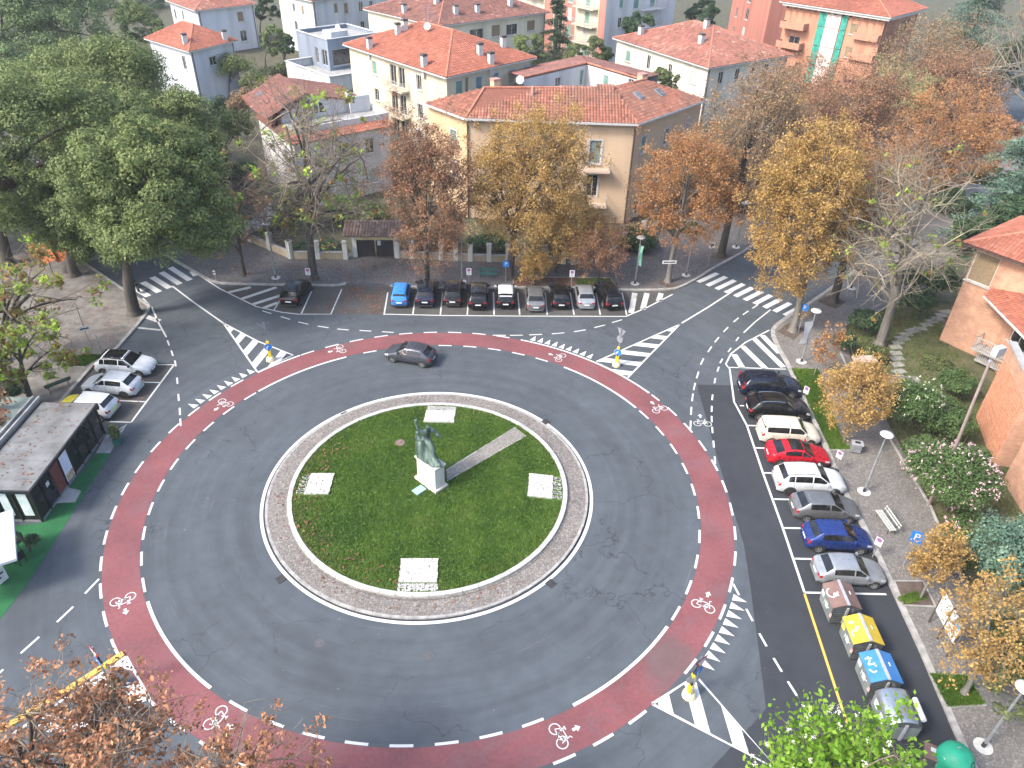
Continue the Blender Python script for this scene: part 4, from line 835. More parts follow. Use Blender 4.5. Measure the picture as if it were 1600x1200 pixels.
# bins
BINB = M('dark_grey_bin_shell', (0.045, 0.052, 0.055), (0.075, 0.082, 0.085), 3, .6); BING = M('grey_green_bin_front', (0.115, 0.135, 0.135), (0.165, 0.185, 0.185), 2.5, .6, streak=True); RIDGE = M('grey_ridge_bar', (0.30, 0.31, 0.32), (0.40, 0.41, 0.42), 4, .5, .2)
STICK = M('white_sticker', (0.46, 0.48, 0.48), (0.56, 0.58, 0.58), 9, .5); ORG = M('pink_red_reflector', (0.62, 0.20, 0.18), (0.72, 0.35, 0.32), 20, .5)
def waste(cu, cv, lid, name, label, marks, rz=0.0, stick=STICK):
    x, y = W(cu, cv, 0.9); T = thing('waste_container', label, 'waste container', (x, y, .004), rz, 'big waste containers along the yellow line')
    Lx, Ly, Hh = 1.46, 1.60, 1.28   # width across the road, length along it, shell height
    b = MB(); z0, z1 = .10, Hh; t = .86
    b.v = [(sx * Lx / 2 * k, sy * Ly / 2, z) for z, k in ((z0, t), (z1, 1)) for sx, sy in ((-1, -1), (1, -1), (1, 1), (-1, 1))]
    b.f = [(0, 1, 5, 4), (1, 2, 6, 5), (2, 3, 7, 6), (3, 0, 4, 7), (0, 3, 2, 1), (4, 5, 6, 7)]; b.add([(0, sy * Ly / 2 * .995, Hh + .30) for sy in (-1, 1)] + [(sx * Lx / 2, sy * Ly / 2 * .995, Hh) for sx in (-1, 1) for sy in (-1, 1)], [(0, 2, 4), (1, 5, 3)])
    b.build('shell', BINB, T, local=True)
    for k in range(6): MB().box((0, -Ly / 2 - .012, .24 + k * .17), (Lx * (t + (1 - t) * k / 6) * .82, .03, .05)).build('end_rib', BINB, T, local=True)
    f = MB(); f.v = [(-Lx / 2 * (t + (1 - t) * q) - .012, sy * Ly * .475, z0 + (z1 - z0) * q) for q in (.03, .97) for sy in (-1, 1)]; f.f = [(0, 1, 3, 2)]; f.build('front_panel', BING, T, local=True)
    sl = MB(); th = .035
    for s, nm in ((-1, 'lid_panel'), (1, 'lid_panel')):
        c = MB(); e = [(s * .06, Hh + .34), (s * (Lx / 2 + .05), Hh + .02)]
        c.v = [(e[i][0], sy * (Ly / 2 + .02), e[i][1] + d) for d in (0, th) for sy in (-1, 1) for i in (0, 1)]; c.f = [(4, 5, 7, 6), (0, 2, 3, 1), (0, 1, 5, 4), (2, 6, 7, 3), (1, 3, 7, 5), (0, 4, 6, 2)]; L = c.build(nm, lid, T, local=True)
        if s < 0:
            d = np.array([e[1][0] - e[0][0], e[1][1] - e[0][1]]); ln = np.hypot(*d); d /= ln; m = MB()
            for mk in marks:        # strokes in lid coordinates: a along the ridge, q down the slope
                for (a0, q0), (a1, q1) in zip(mk[:-1], mk[1:]):
                    dx, dy = a1 - a0, q1 - q0; l_ = hypot(dx, dy) or 1; nx, ny = -dy / l_ * .045, dx / l_ * .045
                    P = [(a0 + nx, q0 + ny), (a1 + nx, q1 + ny), (a1 - nx, q1 - ny), (a0 - nx, q0 - ny)]
                    m.add([(e[0][0] + d[0] * ln * q, a * Ly / 2, e[0][1] + d[1] * ln * q + th + .005) for a, q in P], [(0, 1, 2, 3)])
            m.build('white_symbol', STICK, L, local=True)
        else: MB().box((.36, .1, Hh + .23), (.14, .22, .012), 0).build('small_symbol', STICK, L, local=True).rotation_euler = (0, 0, 0)
    MB().box((0, 0, Hh + .37), (.15, Ly + .06, .07)).build('ridge_bar', RIDGE, T, local=True)
    for sy in (-1, 1):
        MB().box((.02, sy * (Ly / 2 + .06), .82), (.12, .05, 1.2)).build('lifting_post', RIDGE, T, local=True); MB().box((.3, sy * (Ly / 2 + .07), 1.25), (.12, .16, .1)).build('hinge', BINB, T, local=True)
    sx = lambda z: -Lx / 2 * (t + (1 - t) * (z - z0) / (z1 - z0)) - .022
    for yy, zz, w, h, mt in ((.52, .95, .34, .30, stick), (-.12, .78, .30, .36, STICK), (.18, .72, .03, .42, STICK), (-.78, .75, .16, .24, ORG), (-.70, .60, .10, .1, STICK)):
        MB().box((sx(zz), yy, zz), (.012, w, h)).build('sticker', mt, T, local=True)
    MB().tube([(-Lx / 2 - .02, -.5, .95), (-Lx / 2 - .09, -.4, .99), (-Lx / 2 - .09, 0, .99), (-Lx / 2 - .02, .1, .95)], .018, 6).build('foot_bar', STICK, T, local=True)
    return T
arc_ = lambda cx, cy, r, a0, a1, n=9: [(cx + r * cos(a0 + (a1 - a0) * k / n), cy + r * .9 * sin(a0 + (a1 - a0) * k / n)) for k in range(n + 1)]
BRN = M('brown_lid', (0.135, 0.082, 0.068), (0.18, 0.112, 0.095), 2, .55); YEL = M('yellow_lid', (0.48, 0.33, 0.025), (0.55, 0.39, 0.045), 2, .5); BLU = M('blue_lid', (0.030, 0.15, 0.38), (0.045, 0.19, 0.43), 2, .5)
waste(1312, 940, BRN, '', 'waste container with a brown lid beside the silver hatchback', [arc_(.18, .62, .38, .3, 4.6), [(.1, .3), (-.05, .42), (.1, .52), (-.1, .58)], [(-.2, .35), (-.12, .3)], [(-.2, .6), (-.25, .68)]])
waste(1345, 994, YEL, '', 'waste container with a yellow lid', [[(.62, .62), (.40, .62)], [(.5, .45), (.5, .8)], [(.12, .3), (.1, .5), (-.05, .52), (-.2, .5)], [(-.02, .3), (-.02, .36)], arc_(-.3, .68, .2, -.5, 2.6)], stick=M('yellow_sticker', (0.6, 0.5, 0.05), (0.68, 0.56, 0.08), 9, .5))
waste(1372, 1052, BLU, '', 'waste container with a blue lid between the yellow and the silver domed ones', [[(.66, .6), (.42, .55)], [(.5, .4), (.55, .8)], [(.4, .55), (.12, .75), (.1, .45), (.16, .35)], [(-.02, .3), (-.04, .42)], [(-.18, .8), (-.42, .65), (-.38, .42)]])
def domed():
    x, y = W(1402, 1112, .9); T = thing('waste_container', 'silver domed waste container behind the leafy green crown', 'waste container', (x, y, .004), -.04, 'big waste containers along the yellow line'); Lx, Ly, Hh = 1.5, 1.75, 1.02
    MB().box((0, 0, .56), (Lx * .95, Ly, .92), 0, (1.04, 1.0)).build('shell', BING, T, local=True); b = MB(); n = 14
    for k in range(n + 1):
        a = pi * (.02 + .70 * k / n); px, pz = -Lx / 2 * cos(a) * 1.04, Hh + .5 * sin(a)
        for sy in (-1, -.9, .9, 1): b.v.append((px, sy * Ly / 2, pz - (.05 if abs(sy) == 1 else 0)))
    b.f = [(k * 4 + j, (k + 1) * 4 + j, (k + 1) * 4 + j + 1, k * 4 + j + 1) for k in range(n) for j in range(3)]; b.build('dome_lid', M('brushed_aluminium', (0.42, 0.43, 0.44), (0.52, 0.53, 0.54), 3, .32, .85), T, smooth=True, local=True)
    for sy in (-1, 1):
        c = MB(); c.v = [(-Lx / 2 * cos(pi * k / 14) * 1.0, sy * Ly / 2 * .985, Hh + .47 * sin(pi * k / 14)) for k in range(15)]; c.f = [tuple(range(15))]; c.build('end_plate', BINB, T, local=True)
        MB().box((.0, sy * (Ly / 2 + .05), .7), (.13, .06, 1.2)).build('lifting_post', RIDGE, T, local=True)
    d = MB(); 
    for k in range(7):
        a = pi * (.72 + .26 * k / 6)
        for sy in (-1, 1): d.v.append((-Lx / 2 * cos(a) * 1.06, sy * Ly / 2 * 1.01, Hh + .5 * sin(a)))
    d.f = [(2 * k, 2 * k + 2, 2 * k + 3, 2 * k + 1) for k in range(6)]; d.build('rear_cover', BINB, T, smooth=True, local=True)
    MB().tube([(Lx / 2 + .16, -.55, 1.18), (Lx / 2 + .16, .55, 1.18)], .13, 12).build('white_counterweight', SIGNW, T, local=True)
    for yy, zz, w, h in ((.45, .72, .36, .40), (-.25, .68, .42, .36)): MB().box((-Lx / 2 - .005, yy, zz), (.02, w, h)).build('sticker', STICK, T, local=True)
    text_obj('G', .16, INK, T, (-Lx / 2 * .72, .25, Hh + .40), (0, -.75, -pi / 2), 'small_symbol')
domed()
sx_, sy_ = W(1452, 1185, .5); T = thing('wheelie_bin', 'small bin with a brown lid and a white label beside the green glass bank', 'bin', (sx_, sy_, .004), -.45)
MB().box((0, 0, .5), (.56, .62, .88), 0, (1.12, 1.1)).build('body', BINB, T, local=True); MB().box((0, .02, .98), (.72, .78, .07), 0, (.95, .95)).build('lid', BRN, T, local=True); MB().box((.02, .12, 1.02), (.24, .20, .012)).build('label', STICK, T, local=True)
for s in (-1, 1): MB().box((s * .26, -.36, .72), (.1, .02, .12)).build('reflector', ORG, T, local=True); w_ = MB().tube([(s * .27, .3, .12), (s * .33, .3, .12)], .12, 12).build('wheel', TYRE, T, local=True)
gx, gy = W(1490, 1190, .9); T = thing('glass_bank', 'rounded green bottle bank with round openings at the kerb', 'bottle bank', (gx, gy, .004), 0)
GRN = M('green_plastic', (0.012, 0.22, 0.12), (0.025, 0.32, 0.19), 1.6, .42)
MB().lathe([(.62, .06), (.70, .3), (.76, .75), (.76, 1.15), (.68, 1.45), (.50, 1.66), (.25, 1.78), (0, 1.80)], 28).build('bell', GRN, T, smooth=True, local=True); MB().lathe([(.56, 0), (.62, .1), (0, .1)], 20).build('base', DARKM, T, local=True)
for a in (-.9, 1.3): o = MB().lathe([(.17, 0), (.17, .05), (.12, .05), (.12, .01), (0, .01)], 16).build('bottle_hole', DARKM, T, local=True); o.location = (.60 * cos(a), .60 * sin(a), 1.45); o.rotation_euler = (0, .95, a)
MB().tube([(-.1, .15, 1.75), (0, .1, 1.9), (.1, .05, 1.75)], .025, 6).build('lifting_eye', GALV, T, local=True); MB().box((-.66, -.1, 1.32), (.03, .2, .24)).build('sticker', STICK, T, local=True); text_obj('20 R', .26, INK, T, (-.45, -.62, 1.05), (pi / 2 - .05, 0, -.62), 'lettering')
# benches
def bench(x, y, rz, label, mat, group='pavement benches'):
    T = thing('park_bench', label, 'bench', (x, y, .12), rz, group)
    for k in range(3): MB().box((-.22 + .16 * k, 0, .45), (.11, 1.75, .04)).build('seat_slat', mat, T, local=True)
    for k in range(2): b = MB().box((.30 + .05 * k, 0, .62 + .17 * k), (.035, 1.75, .11)).build('back_slat', mat, T, local=True)
    for s in (-1, 1): MB().tube([(-.2, s * .68, 0), (-.2, s * .68, .43), (.2, s * .68, .43), (.36, s * .68, .85)], .022, 6).build('frame', DARKM, T, local=True); MB().tube([(.2, s * .68, .43), (.26, s * .68, 0)], .022, 6).build('leg', DARKM, T, local=True)
BW = M('weathered_pale_wood', (0.30, 0.31, 0.28), (0.42, 0.42, 0.38), 8, .8); BG = M('dark_green_wood', (0.02, 0.055, 0.042), (0.035, 0.08, 0.06), 6, .6)
q = W(1385, 814, .5); bench(q[0], q[1], .12, 'weathered pale slatted bench on the right hand pavement', BW); q = W(90, 600, .5); bench(q[0], q[1], -.75, 'dark green slatted bench under the light leaved tree', BG); q = W(75, 535, .4); bench(q[0] - 2, q[1] + 3, .6, 'green bench in the shade further back on the left', BG); q = W(762, 428, .5); bench(q[0], q[1], pi / 2, 'green bench on the north pavement behind the black estate', M('bottle_green_wood', (0.02, 0.11, 0.09), (0.03, 0.14, 0.11), 6, .6))
lx, ly = W(1335, 706, .12); T = thing('litter_bin', 'grey rectangular litter bin at the corner of the grass strip', 'bin', (lx, ly, .12), -.2)
MB().box((0, 0, .42), (.62, .42, .62), 0, (1.05, 1.05)).build('body', GALV, T, local=True); MB().box((0, 0, .78), (.74, .52, .1)).build('hood', RIDGE, T, local=True); MB().box((0, 0, .84), (.34, .22, .02)).build('slot', DARKM, T, local=True)
for s in (-1, 1): MB().box((s * .25, 0, .06), (.06, .3, .12)).build('foot', DARKM, T, local=True)
# notice boards
nb = [W(*p, .12) for p in ((1451, 972), (1478, 1026))]
T = thing('notice_board', 'pair of tall white notice boards on dark posts under the golden tree', 'notice board', (nb[0][0], nb[0][1], .12), 0)
dx, dy = nb[1][0] - nb[0][0], nb[1][1] - nb[0][1]; nl = hypot(dx, dy); rz = atan2(dy, dx); POST = M('rusty_post', (0.05, 0.035, 0.03), (0.09, 0.06, 0.05), 8, .8)
for k in (0, .5, 1): MB().tube([(dx * k, dy * k, 0), (dx * k, dy * k, 2.55)], .045, 8).build('post', POST, T, local=True)
for k in (.25, .75):
    B = MB().box((dx * k, dy * k, 1.75), (nl * .45, .04, 1.4), rz).build('board', SIGNW, T, local=True); n = (sin(rz), -cos(rz))
    for j in range(8 if k < .5 else 4):
        zz = 2.32 - .11 * j; ln = random.uniform(.3, .9) * nl * .33; MB().box((dx * k + n[0] * .024, dy * k + n[1] * .024, zz), (ln, .006, .03), rz).build('print_line', M('faded_print', (0.30, 0.32, 0.35), (0.42, 0.43, 0.45), 20, .7), B, local=True)
    if k > .5: MB().box((dx * k + n[0] * .024 + .2 * dx / nl, dy * k + n[1] * .024 + .2 * dy / nl, 2.15), (nl * .2, .006, .4), rz).build('blue_print', M('pale_blue_print', (0.10, 0.32, 0.55), (0.2, 0.42, 0.6), 8, .6), B, local=True); MB().box((dx * k + n[0] * .024, dy * k + n[1] * .024, 1.5), (nl * .36, .006, .05), rz).build('red_print', M('faded_red_print', (0.42, 0.12, 0.12), (0.5, 0.2, 0.2), 8, .6), B, local=True)
# wooden utility pole
ux, uy = W(1450, 790, .1); T = thing('utility_pole', 'tall leaning weathered wooden pole in front of the brick house', 'pole', (ux, uy, .1)); MB().tube([(0, 0, -.3), (-.05, .02, 5), (-.30, .10, 10.9)], [.105, .09, .075], 10).build('shaft', M('weathered_pole_wood', (0.16, 0.12, 0.11), (0.27, 0.21, 0.19), 5, .9, streak=True, bmp=.3), T, local=True); MB().lathe([(.12, 0), (.10, .06), (0, .07)], 10, (-.30, .10, 10.88)).build('cap', GALV, T, local=True)
# kiosk on the left
BLKF = M('black_frame', (0.014, 0.015, 0.017), (0.03, 0.03, 0.032), 5, .5, .3); KGL = glass_dark('kiosk_glass', 0.014); ROOFM = M('weathered_roof_sheet', (0.095, 0.095, 0.092), (0.19, 0.192, 0.19), 0.9, .8, bmp=.2, lo=.3, hi=.7)
K0, K1 = np.array(W(67, 815)), np.array(W(164, 679)); kd = (K1 - K0) / np.hypot(*(K1 - K0)); kn = np.array([kd[1], -kd[0]]); KL = float(np.hypot(*(K1 - K0))); KD, KH = 3.3, 2.5; krz = atan2(kd[1], kd[0])
kp = lambda a, d, z: (K0[0] + kd[0] * a - kn[0] * d, K0[1] + kd[1] * a - kn[1] * d, z)
T = thing('kiosk', 'long black framed glass kiosk with a stained flat roof beside the road', 'kiosk', (K0[0], K0[1], 0))
MB().prism([kp(-.25, -.25, 0)[:2], kp(KL + .08, -.25, 0)[:2], kp(KL + .08, KD + .2, 0)[:2], kp(-.25, KD + .2, 0)[:2]], KH - .05, KH + .14).build('roof_frame', BLKF, T)
MB().prism([kp(-.14, -.14, 0)[:2], kp(KL + .0, -.14, 0)[:2], kp(KL + .0, KD + .1, 0)[:2], kp(-.14, KD + .1, 0)[:2]], KH + .10, KH + .155).build('roof_sheet', ROOFM, T)
for k in range(5): a = KL * (k + .5) / 5; p = kp(a, KD / 2, KH + .16); MB().box(p, (.09, KD, .03), krz).build('roof_seam', ROOFM, T)
MB().prism([kp(-.05, -.05, 0)[:2], kp(KL + .05, -.05, 0)[:2], kp(KL + .05, KD, 0)[:2], kp(-.05, KD, 0)[:2]], 0, .12).build('floor_sill', GALV, T)
MB().box(kp(KL / 2, KD - .05, KH / 2), (KL, .1, KH), krz).build('back_wall', BLKF, T)
npan = 8
for k in range(npan + 1): p = kp(KL * k / npan, 0, KH / 2); MB().box(p, (.11, .11, KH), krz).build('post', BLKF, T)
for k in range(npan):
    p = kp(KL * (k + .5) / npan, .02, KH / 2 + .03); mt = M('dark_red_board', (0.12, 0.035, 0.03), (0.16, 0.05, 0.045), 3, .6) if k == 2 else KGL
    g = MB().box(p, (KL / npan - .12, .04, KH - .22), krz).build('wall_panel' if k == 2 else 'glass_pane', mt, T)
    if k == 3: q = kp(KL * (k + .5) / npan, -.04, KH / 2 + .05); MB().box(q, (.84, .02, 2.2), krz).build('poster', M('white_poster', (0.5, 0.55, 0.66), (0.66, 0.68, 0.74), 1.6, .5), T); q = kp(KL * (k + .5) / npan, -.055, KH / 2 - .75); MB().box(q, (.74, .02, .55), krz).build('poster_picture', M('orange_picture', (0.35, 0.12, 0.05), (0.5, 0.42, 0.3), 3, .5), T)
    if k == 1: q = kp(KL * (k + .5) / npan, -.02, 1.6); MB().box(q, (.3, .02, .3), krz).build('notice', STICK, T); MB().tube([kp(KL * (k + .85) / npan, -.09, .8), kp(KL * (k + .85) / npan, -.09, 1.6)], .025, 6).build('door_handle', CHROME, T)
for k in range(4):
    p = kp(0, KD * k / 3, KH / 2); MB().box(p, (.10, .10, KH), krz).build('post', BLKF, T)
    if k < 3:
        p = kp(.02, KD * (k + .5) / 3, KH / 2 + .03); MB().box(p, (.04, KD / 3 - .12, KH - .22), krz).build('glass_pane', KGL, T)
        if k < 2: q = kp(-.03, KD * (k + .5) / 3, KH / 2 + .15); MB().box(q, (.02, .5 if k else .58, 1.75), krz).build('poster', M('pale_poster', (0.40, 0.52, 0.52), (0.60, 0.64, 0.64), 2, .5), T)
for k in range(4):
    p = kp(KL, KD * k / 3, KH / 2); MB().box(p, (.10, .10, KH), krz).build('post', BLKF, T)
    if k < 3: p = kp(KL - .02, KD * (k + .5) / 3, KH / 2 + .03); MB().box(p, (.04, KD / 3 - .12, KH - .22), krz).build('glass_pane', KGL, T)
T = thing('shed', 'low older shed with a mossy green roof behind the glass kiosk', 'shed', kp(0, KD + .3, 0))
MB().prism([kp(-2, KD + .35, 0)[:2], kp(KL + .2, KD + .35, 0)[:2], kp(KL + .2, KD + 7, 0)[:2], kp(-2, KD + 7, 0)[:2]], 0, 2.55).build('wall', M('shed_wall', (0.14, 0.13, 0.12), (0.2, 0.19, 0.18), 2, .9), T)
MB().prism([kp(-2.2, KD + .5, 0)[:2], kp(KL + .4, KD + .5, 0)[:2], kp(KL + .4, KD + 7.2, 0)[:2], kp(-2.2, KD + 7.2, 0)[:2]], 2.55, 2.75).build('roof', M('mossy_felt', (0.13, 0.17, 0.15), (0.22, 0.26, 0.235), 1.2, .9), T)
for d in (.35, .75): p = kp(KL / 2, KD + d, 2.85); MB().box(p, (KL + .6, .1, .22), krz).build('parapet', CONC, T)
gp_ = [W(*p) for p in ((149, 709), (172, 709), (50, 902), (0, 968), (-60, 1060), (-160, 960), (-60, 830), (67, 817))]
MB().poly([(p[0], p[1], .010) for p in gp_]).build('green_carpet', GREENCARPET, kind='structure')
MB().poly([W3(*p, .005) for p in ((150, 708), (172, 708), (199, 662), (165, 680))]).build('entrance_paving', CONC, kind='structure')
ps = [W(*p) for p in ((89, 787), (118, 785), (127, 768), (106, 763))]
tag(MB().prism(ps, .0, .10).build('door_ramp', CONC, None), 'light concrete wedge ramp at the kiosk door', 'ramp')
def planter(u, v, label, z=0.0):
    x, y = W(u, v, .25); T = thing('planter', label, 'planter', (x, y, z), .5); MB().box((0, 0, .25), (.46, .95, .5), 0, (1.1, 1.06)).build('tub', M('green_tub', (0.015, 0.085, 0.065), (0.025, 0.12, 0.09), 3, .5), T, local=True); return T
PLT = planter(182, 686, 'green trough planter with a small shrub beside the kiosk')
# parasol and chairs in front of the kiosk
ppx = W(-18, 905, 0); PW = M('white_canvas', (0.48, 0.50, 0.52), (0.56, 0.575, 0.585), 1.5, .8)
T = thing('parasol', 'large white square parasol beside the kiosk', 'parasol', (ppx[0], ppx[1], .01), .55); b = MB(); s = 2.05
b.v = [(0, 0, 3.25)] + [(s * x, s * y, 2.55) for x, y in ((-1, -1), (1, -1), (1, 1), (-1, 1))] + [(s * x, s * y, 2.38) for x, y in ((-1, -1), (1, -1), (1, 1), (-1, 1))]
b.f = [(0, k + 1, (k + 1) % 4 + 1) for k in range(4)] + [(k + 1, k + 5, (k + 1) % 4 + 5, (k + 1) % 4 + 1) for k in range(4)]; b.build('canopy', PW, T, local=True); MB().tube([(0, 0, 0), (0, 0, 3.25)], .035, 8).build('pole', DARKM, T, local=True); MB().box((0, 0, .06), (.7, .7, .12)).build('foot', DARKM, T, local=True)
def chair(u, v, rz, label):
    x, y = W(u, v, .4); T = thing('cafe_chair', label, 'chair', (x, y, .01), rz, 'dark cafe chairs')
    MB().box((0, 0, .44), (.46, .46, .05)).build('seat', BLKF, T, local=True); MB().box((-.22, 0, .72), (.05, .46, .5)).build('backrest', BLKF, T, local=True)
    for sx in (-1, 1):
        for sy in (-1, 1): MB().tube([(sx * .2, sy * .2, 0), (sx * .19, sy * .19, .43)], .018, 6).build('leg', BLKF, T, local=True)
chair(28, 846, 4.4, 'dark cafe chair on the green carpet, nearest the kiosk'); chair(14, 868, 1.0, 'dark cafe chair on the green carpet below the parasol edge'); chair(30, 872, 2.8, 'dark cafe chair on the green carpet beside the dark bush')
T = thing('cafe_table', 'round dark table among the chairs under the parasol', 'table', (*W(18, 858, .3), .01)); MB().lathe([(.38, .72), (.38, .75), (0, .75)], 18).build('tabletop', DARKM, T, local=True); MB().tube([(0, 0, 0), (0, 0, .72)], .03, 8).build('leg', DARKM, T, local=True)
mx, my = W(-2, 895, .8); T = thing('menu_board', 'white sandwich board at the left edge of the green carpet', 'sign board', (mx, my, .01), 1.2); MB().box((0, 0, .58), (.62, .05, 1.0)).build('board', SIGNW, T, local=True); MB().box((0, .3, .5), (.62, .04, 1.0)).build('rear_leaf', DARKM, T, local=True); MB().box((.05, -.03, .7), (.3, .012, .12)).build('print', INK, T, local=True); MB().box((-.1, -.03, .45), (.2, .012, .12)).build('print', INK, T, local=True)
# ------------------------------------------------------------------ buildings
def wallm(name, c1, c2, s=0.5): return M(name, tuple(x * .90 for x in c1), c2, s, .9, bmp=.12, streak=True, lo=.30, hi=.58)
TILE = attr_mat('red_roof_tiles', [(0.0, (0.15, 0.065, 0.045)), (0.35, (0.25, 0.098, 0.065)), (0.75, (0.31, 0.128, 0.085)), (1.0, (0.37, 0.19, 0.135))], .9, grime=((0.13, 0.085, 0.065), .35, .55))
TILE2 = attr_mat('bright_red_roof_tiles', [(0.0, (0.22, 0.075, 0.048)), (0.5, (0.31, 0.105, 0.066)), (1.0, (0.38, 0.15, 0.10))], .85, grime=((0.22, 0.09, 0.06), .5, .4))
TILE3 = attr_mat('old_brown_roof_tiles', [(0.0, (0.12, 0.055, 0.042)), (0.4, (0.20, 0.085, 0.065)), (0.8, (0.26, 0.115, 0.09)), (1.0, (0.33, 0.19, 0.15))], .92, grime=((0.11, 0.075, 0.065), .6, .6))
TILE4 = attr_mat('mottled_roof_tiles', [(0.0, (0.17, 0.07, 0.05)), (0.3, (0.27, 0.10, 0.07)), (0.7, (0.34, 0.15, 0.11)), (1.0, (0.44, 0.28, 0.22))], .92, grime=((0.16, 0.10, 0.08), .8, .5))
FRAMEW = M('white_window_frame', (0.5, 0.5, 0.48), (0.6, 0.6, 0.58), 5, .6); WGL = glass_dark('window_glass', 0.025); SHG = M('green_shutter', (0.10, 0.22, 0.18), (0.16, 0.29, 0.24), 3, .7); SHB = M('blue_grey_shutter', (0.12, 0.20, 0.22), (0.17, 0.26, 0.28), 3, .7); SHW = M('brown_blind', (0.20, 0.145, 0.085), (0.28, 0.21, 0.13), 9, .8); SHP = M('pale_blind', (0.34, 0.35, 0.33), (0.45, 0.46, 0.44), 4, .7)
EAVE = M('pale_eave_board', (0.40, 0.39, 0.38), (0.50, 0.49, 0.47), 3, .7); GUT = M('dark_gutter', (0.07, 0.045, 0.04), (0.11, 0.07, 0.06), 4, .5, .3); STONE = M('stone_sill', (0.38, 0.37, 0.35), (0.48, 0.47, 0.45), 4, .85); WCH = M('white_chimney', (0.40, 0.39, 0.37), (0.50, 0.49, 0.47), 3, .9); DCH = M('dark_chimney_cowl', (0.05, 0.045, 0.042), (0.09, 0.08, 0.075), 4, .9); AERIAL = M('aerial_metal', (0.3, 0.31, 0.32), (0.42, 0.43, 0.44), 5, .5, .5)
def plane_tiles(name, parent, poly, mat, tw=.30, tl=.40):
    """courses of half round tiles over a roof plane; poly starts with the eave edge (two points), 3D"""
    P = np.array(poly, float); e = P[1] - P[0]; e[2] = 0; e /= np.linalg.norm(e)
    nrm = np.zeros(3)
    for i in range(len(P)): a, b = P[i], P[(i + 1) % len(P)]; nrm += np.cross(a - P[0], b - P[0])
    nrm /= np.linalg.norm(nrm); nrm = nrm if nrm[2] > 0 else -nrm; g = np.cross(nrm, e); g /= np.linalg.norm(g)
    if g[2] < 0: g = -g
    q = np.stack([(P - P[0]) @ e, (P - P[0]) @ g], 1); lo, hi = q.min(0), q.max(0)
    nu, nv = max(1, int((hi[0] - lo[0]) / tw)), max(1, int((hi[1] - lo[1]) / tl)); tw, tl = (hi[0] - lo[0]) / nu, (hi[1] - lo[1]) / nv
    U, Vv = np.meshgrid(lo[0] + (np.arange(nu) + .5) * tw, lo[1] + (np.arange(nv) + .5) * tl); c = np.stack([U.ravel(), Vv.ravel()], 1); c = c[in_poly(c, q)]
    n = len(c); r = np.random.default_rng(len(poly) * 13 + n); h = .06 * tw / .3
    prof = np.array([(-.5, 0), (-.28, .8), (0, 1.0), (.28, .8), (.5, 0)]); k = len(prof); V = np.zeros((n, 2 * k, 3)); jit = r.normal(0, .012, (n, 1)); lift = r.uniform(0, .015, (n, 1))
    for row, (dv, dz) in enumerate(((-.56, .045), (.52, .0))):
        u = c[:, :1] + prof[None, :, 0] * tw * .98; v = c[:, 1:] + dv * tl + jit; z = prof[None, :, 1] * h + dz + .012 + lift
        V[:, row * k:(row + 1) * k] = P[0] + u[..., None] * e + v[..., None] * g + z[..., None] * nrm
    f = np.array([(j, j + 1, k + j + 1, k + j) for j in range(k - 1)]); F = (np.arange(n)[:, None, None] * 2 * k + f[None]).reshape(-1, 4)
    base = .45 + .35 * smooth_noise(c[:, 0], c[:, 1], .5, n % 97) + r.normal(0, .2, n); rn = np.repeat(np.clip(base, 0, 1), k - 1)
    o = np_mesh(name, V.reshape(-1, 3), F, mat, parent, rn, smooth=False); o['kind'] = 'stuff'; return o
def roof(parent, planes, mat, ridges=(), tw=.30, tl=.40, under=None):
    r = MB()
    for p in planes: r.add([tuple(q) for q in p], [tuple(range(len(p)))])
    o = r.build('roof', under or M('roof_underlay', (0.16, 0.06, 0.04), (0.2, 0.08, 0.055), 3, .9), parent)
    for p in planes: plane_tiles('roof_tiles', o, p, mat, tw, tl)
    for a, b in ridges: MB().tube([(a[0], a[1], a[2] + .03), (b[0], b[1], b[2] + .03)], .13, 7).build('ridge_cap', M('ridge_tile', (0.30, 0.105, 0.065), (0.40, 0.17, 0.115), 2.5, .9), o)
    return o
def hip(parent, c4, z, rise, mat, over=.6, gable=False, tw=.3, tl=.4):
    """hipped roof over a rectangle given by four corners in order (counter clockwise)"""
    C = [np.array(c, float) for c in c4]; e1 = C[1] - C[0]; e2 = C[3] - C[0]; a = e1 / np.linalg.norm(e1); b = e2 / np.linalg.norm(e2)
    C = [C[0] - a * over - b * over, C[1] + a * over - b * over, C[2] + a * over + b * over, C[3] - a * over + b * over]
    L1, L2 = np.linalg.norm(C[1] - C[0]), np.linalg.norm(C[3] - C[0])
    if L1 < L2: C = C[1:] + C[:1]; L1, L2 = L2, L1; 
    a = (C[1] - C[0]) / L1; m0 = (C[0] + C[3]) / 2; m1 = (C[1] + C[2]) / 2; k = 0 if gable else L2 / 2
    r0, r1 = m0 + a * k, m1 - a * k; D = lambda p, zz: (p[0], p[1], zz); zt = z + rise
    E = [D(p, z) for p in C]; A, B = D(r0, zt), D(r1, zt)
    planes = [[E[0], E[1], B, A], [E[2], E[3], A, B]] + ([] if gable else [[E[1], E[2], B], [E[3], E[0], A]])
    o = roof(parent, planes, mat, [(A, B)] + ([] if gable else [(E[0], A), (E[3], A), (E[1], B), (E[2], B)]), tw, tl)
    for i in range(4):
        p, q = C[i], C[(i + 1) % 4]; d = q - p; MB().box(((p[0] + q[0]) / 2, (p[1] + q[1]) / 2, z - .08), (np.hypot(*d), .12, .15), atan2(d[1], d[0])).build('gutter', EAVE, o)
    return o, (A, B), planes
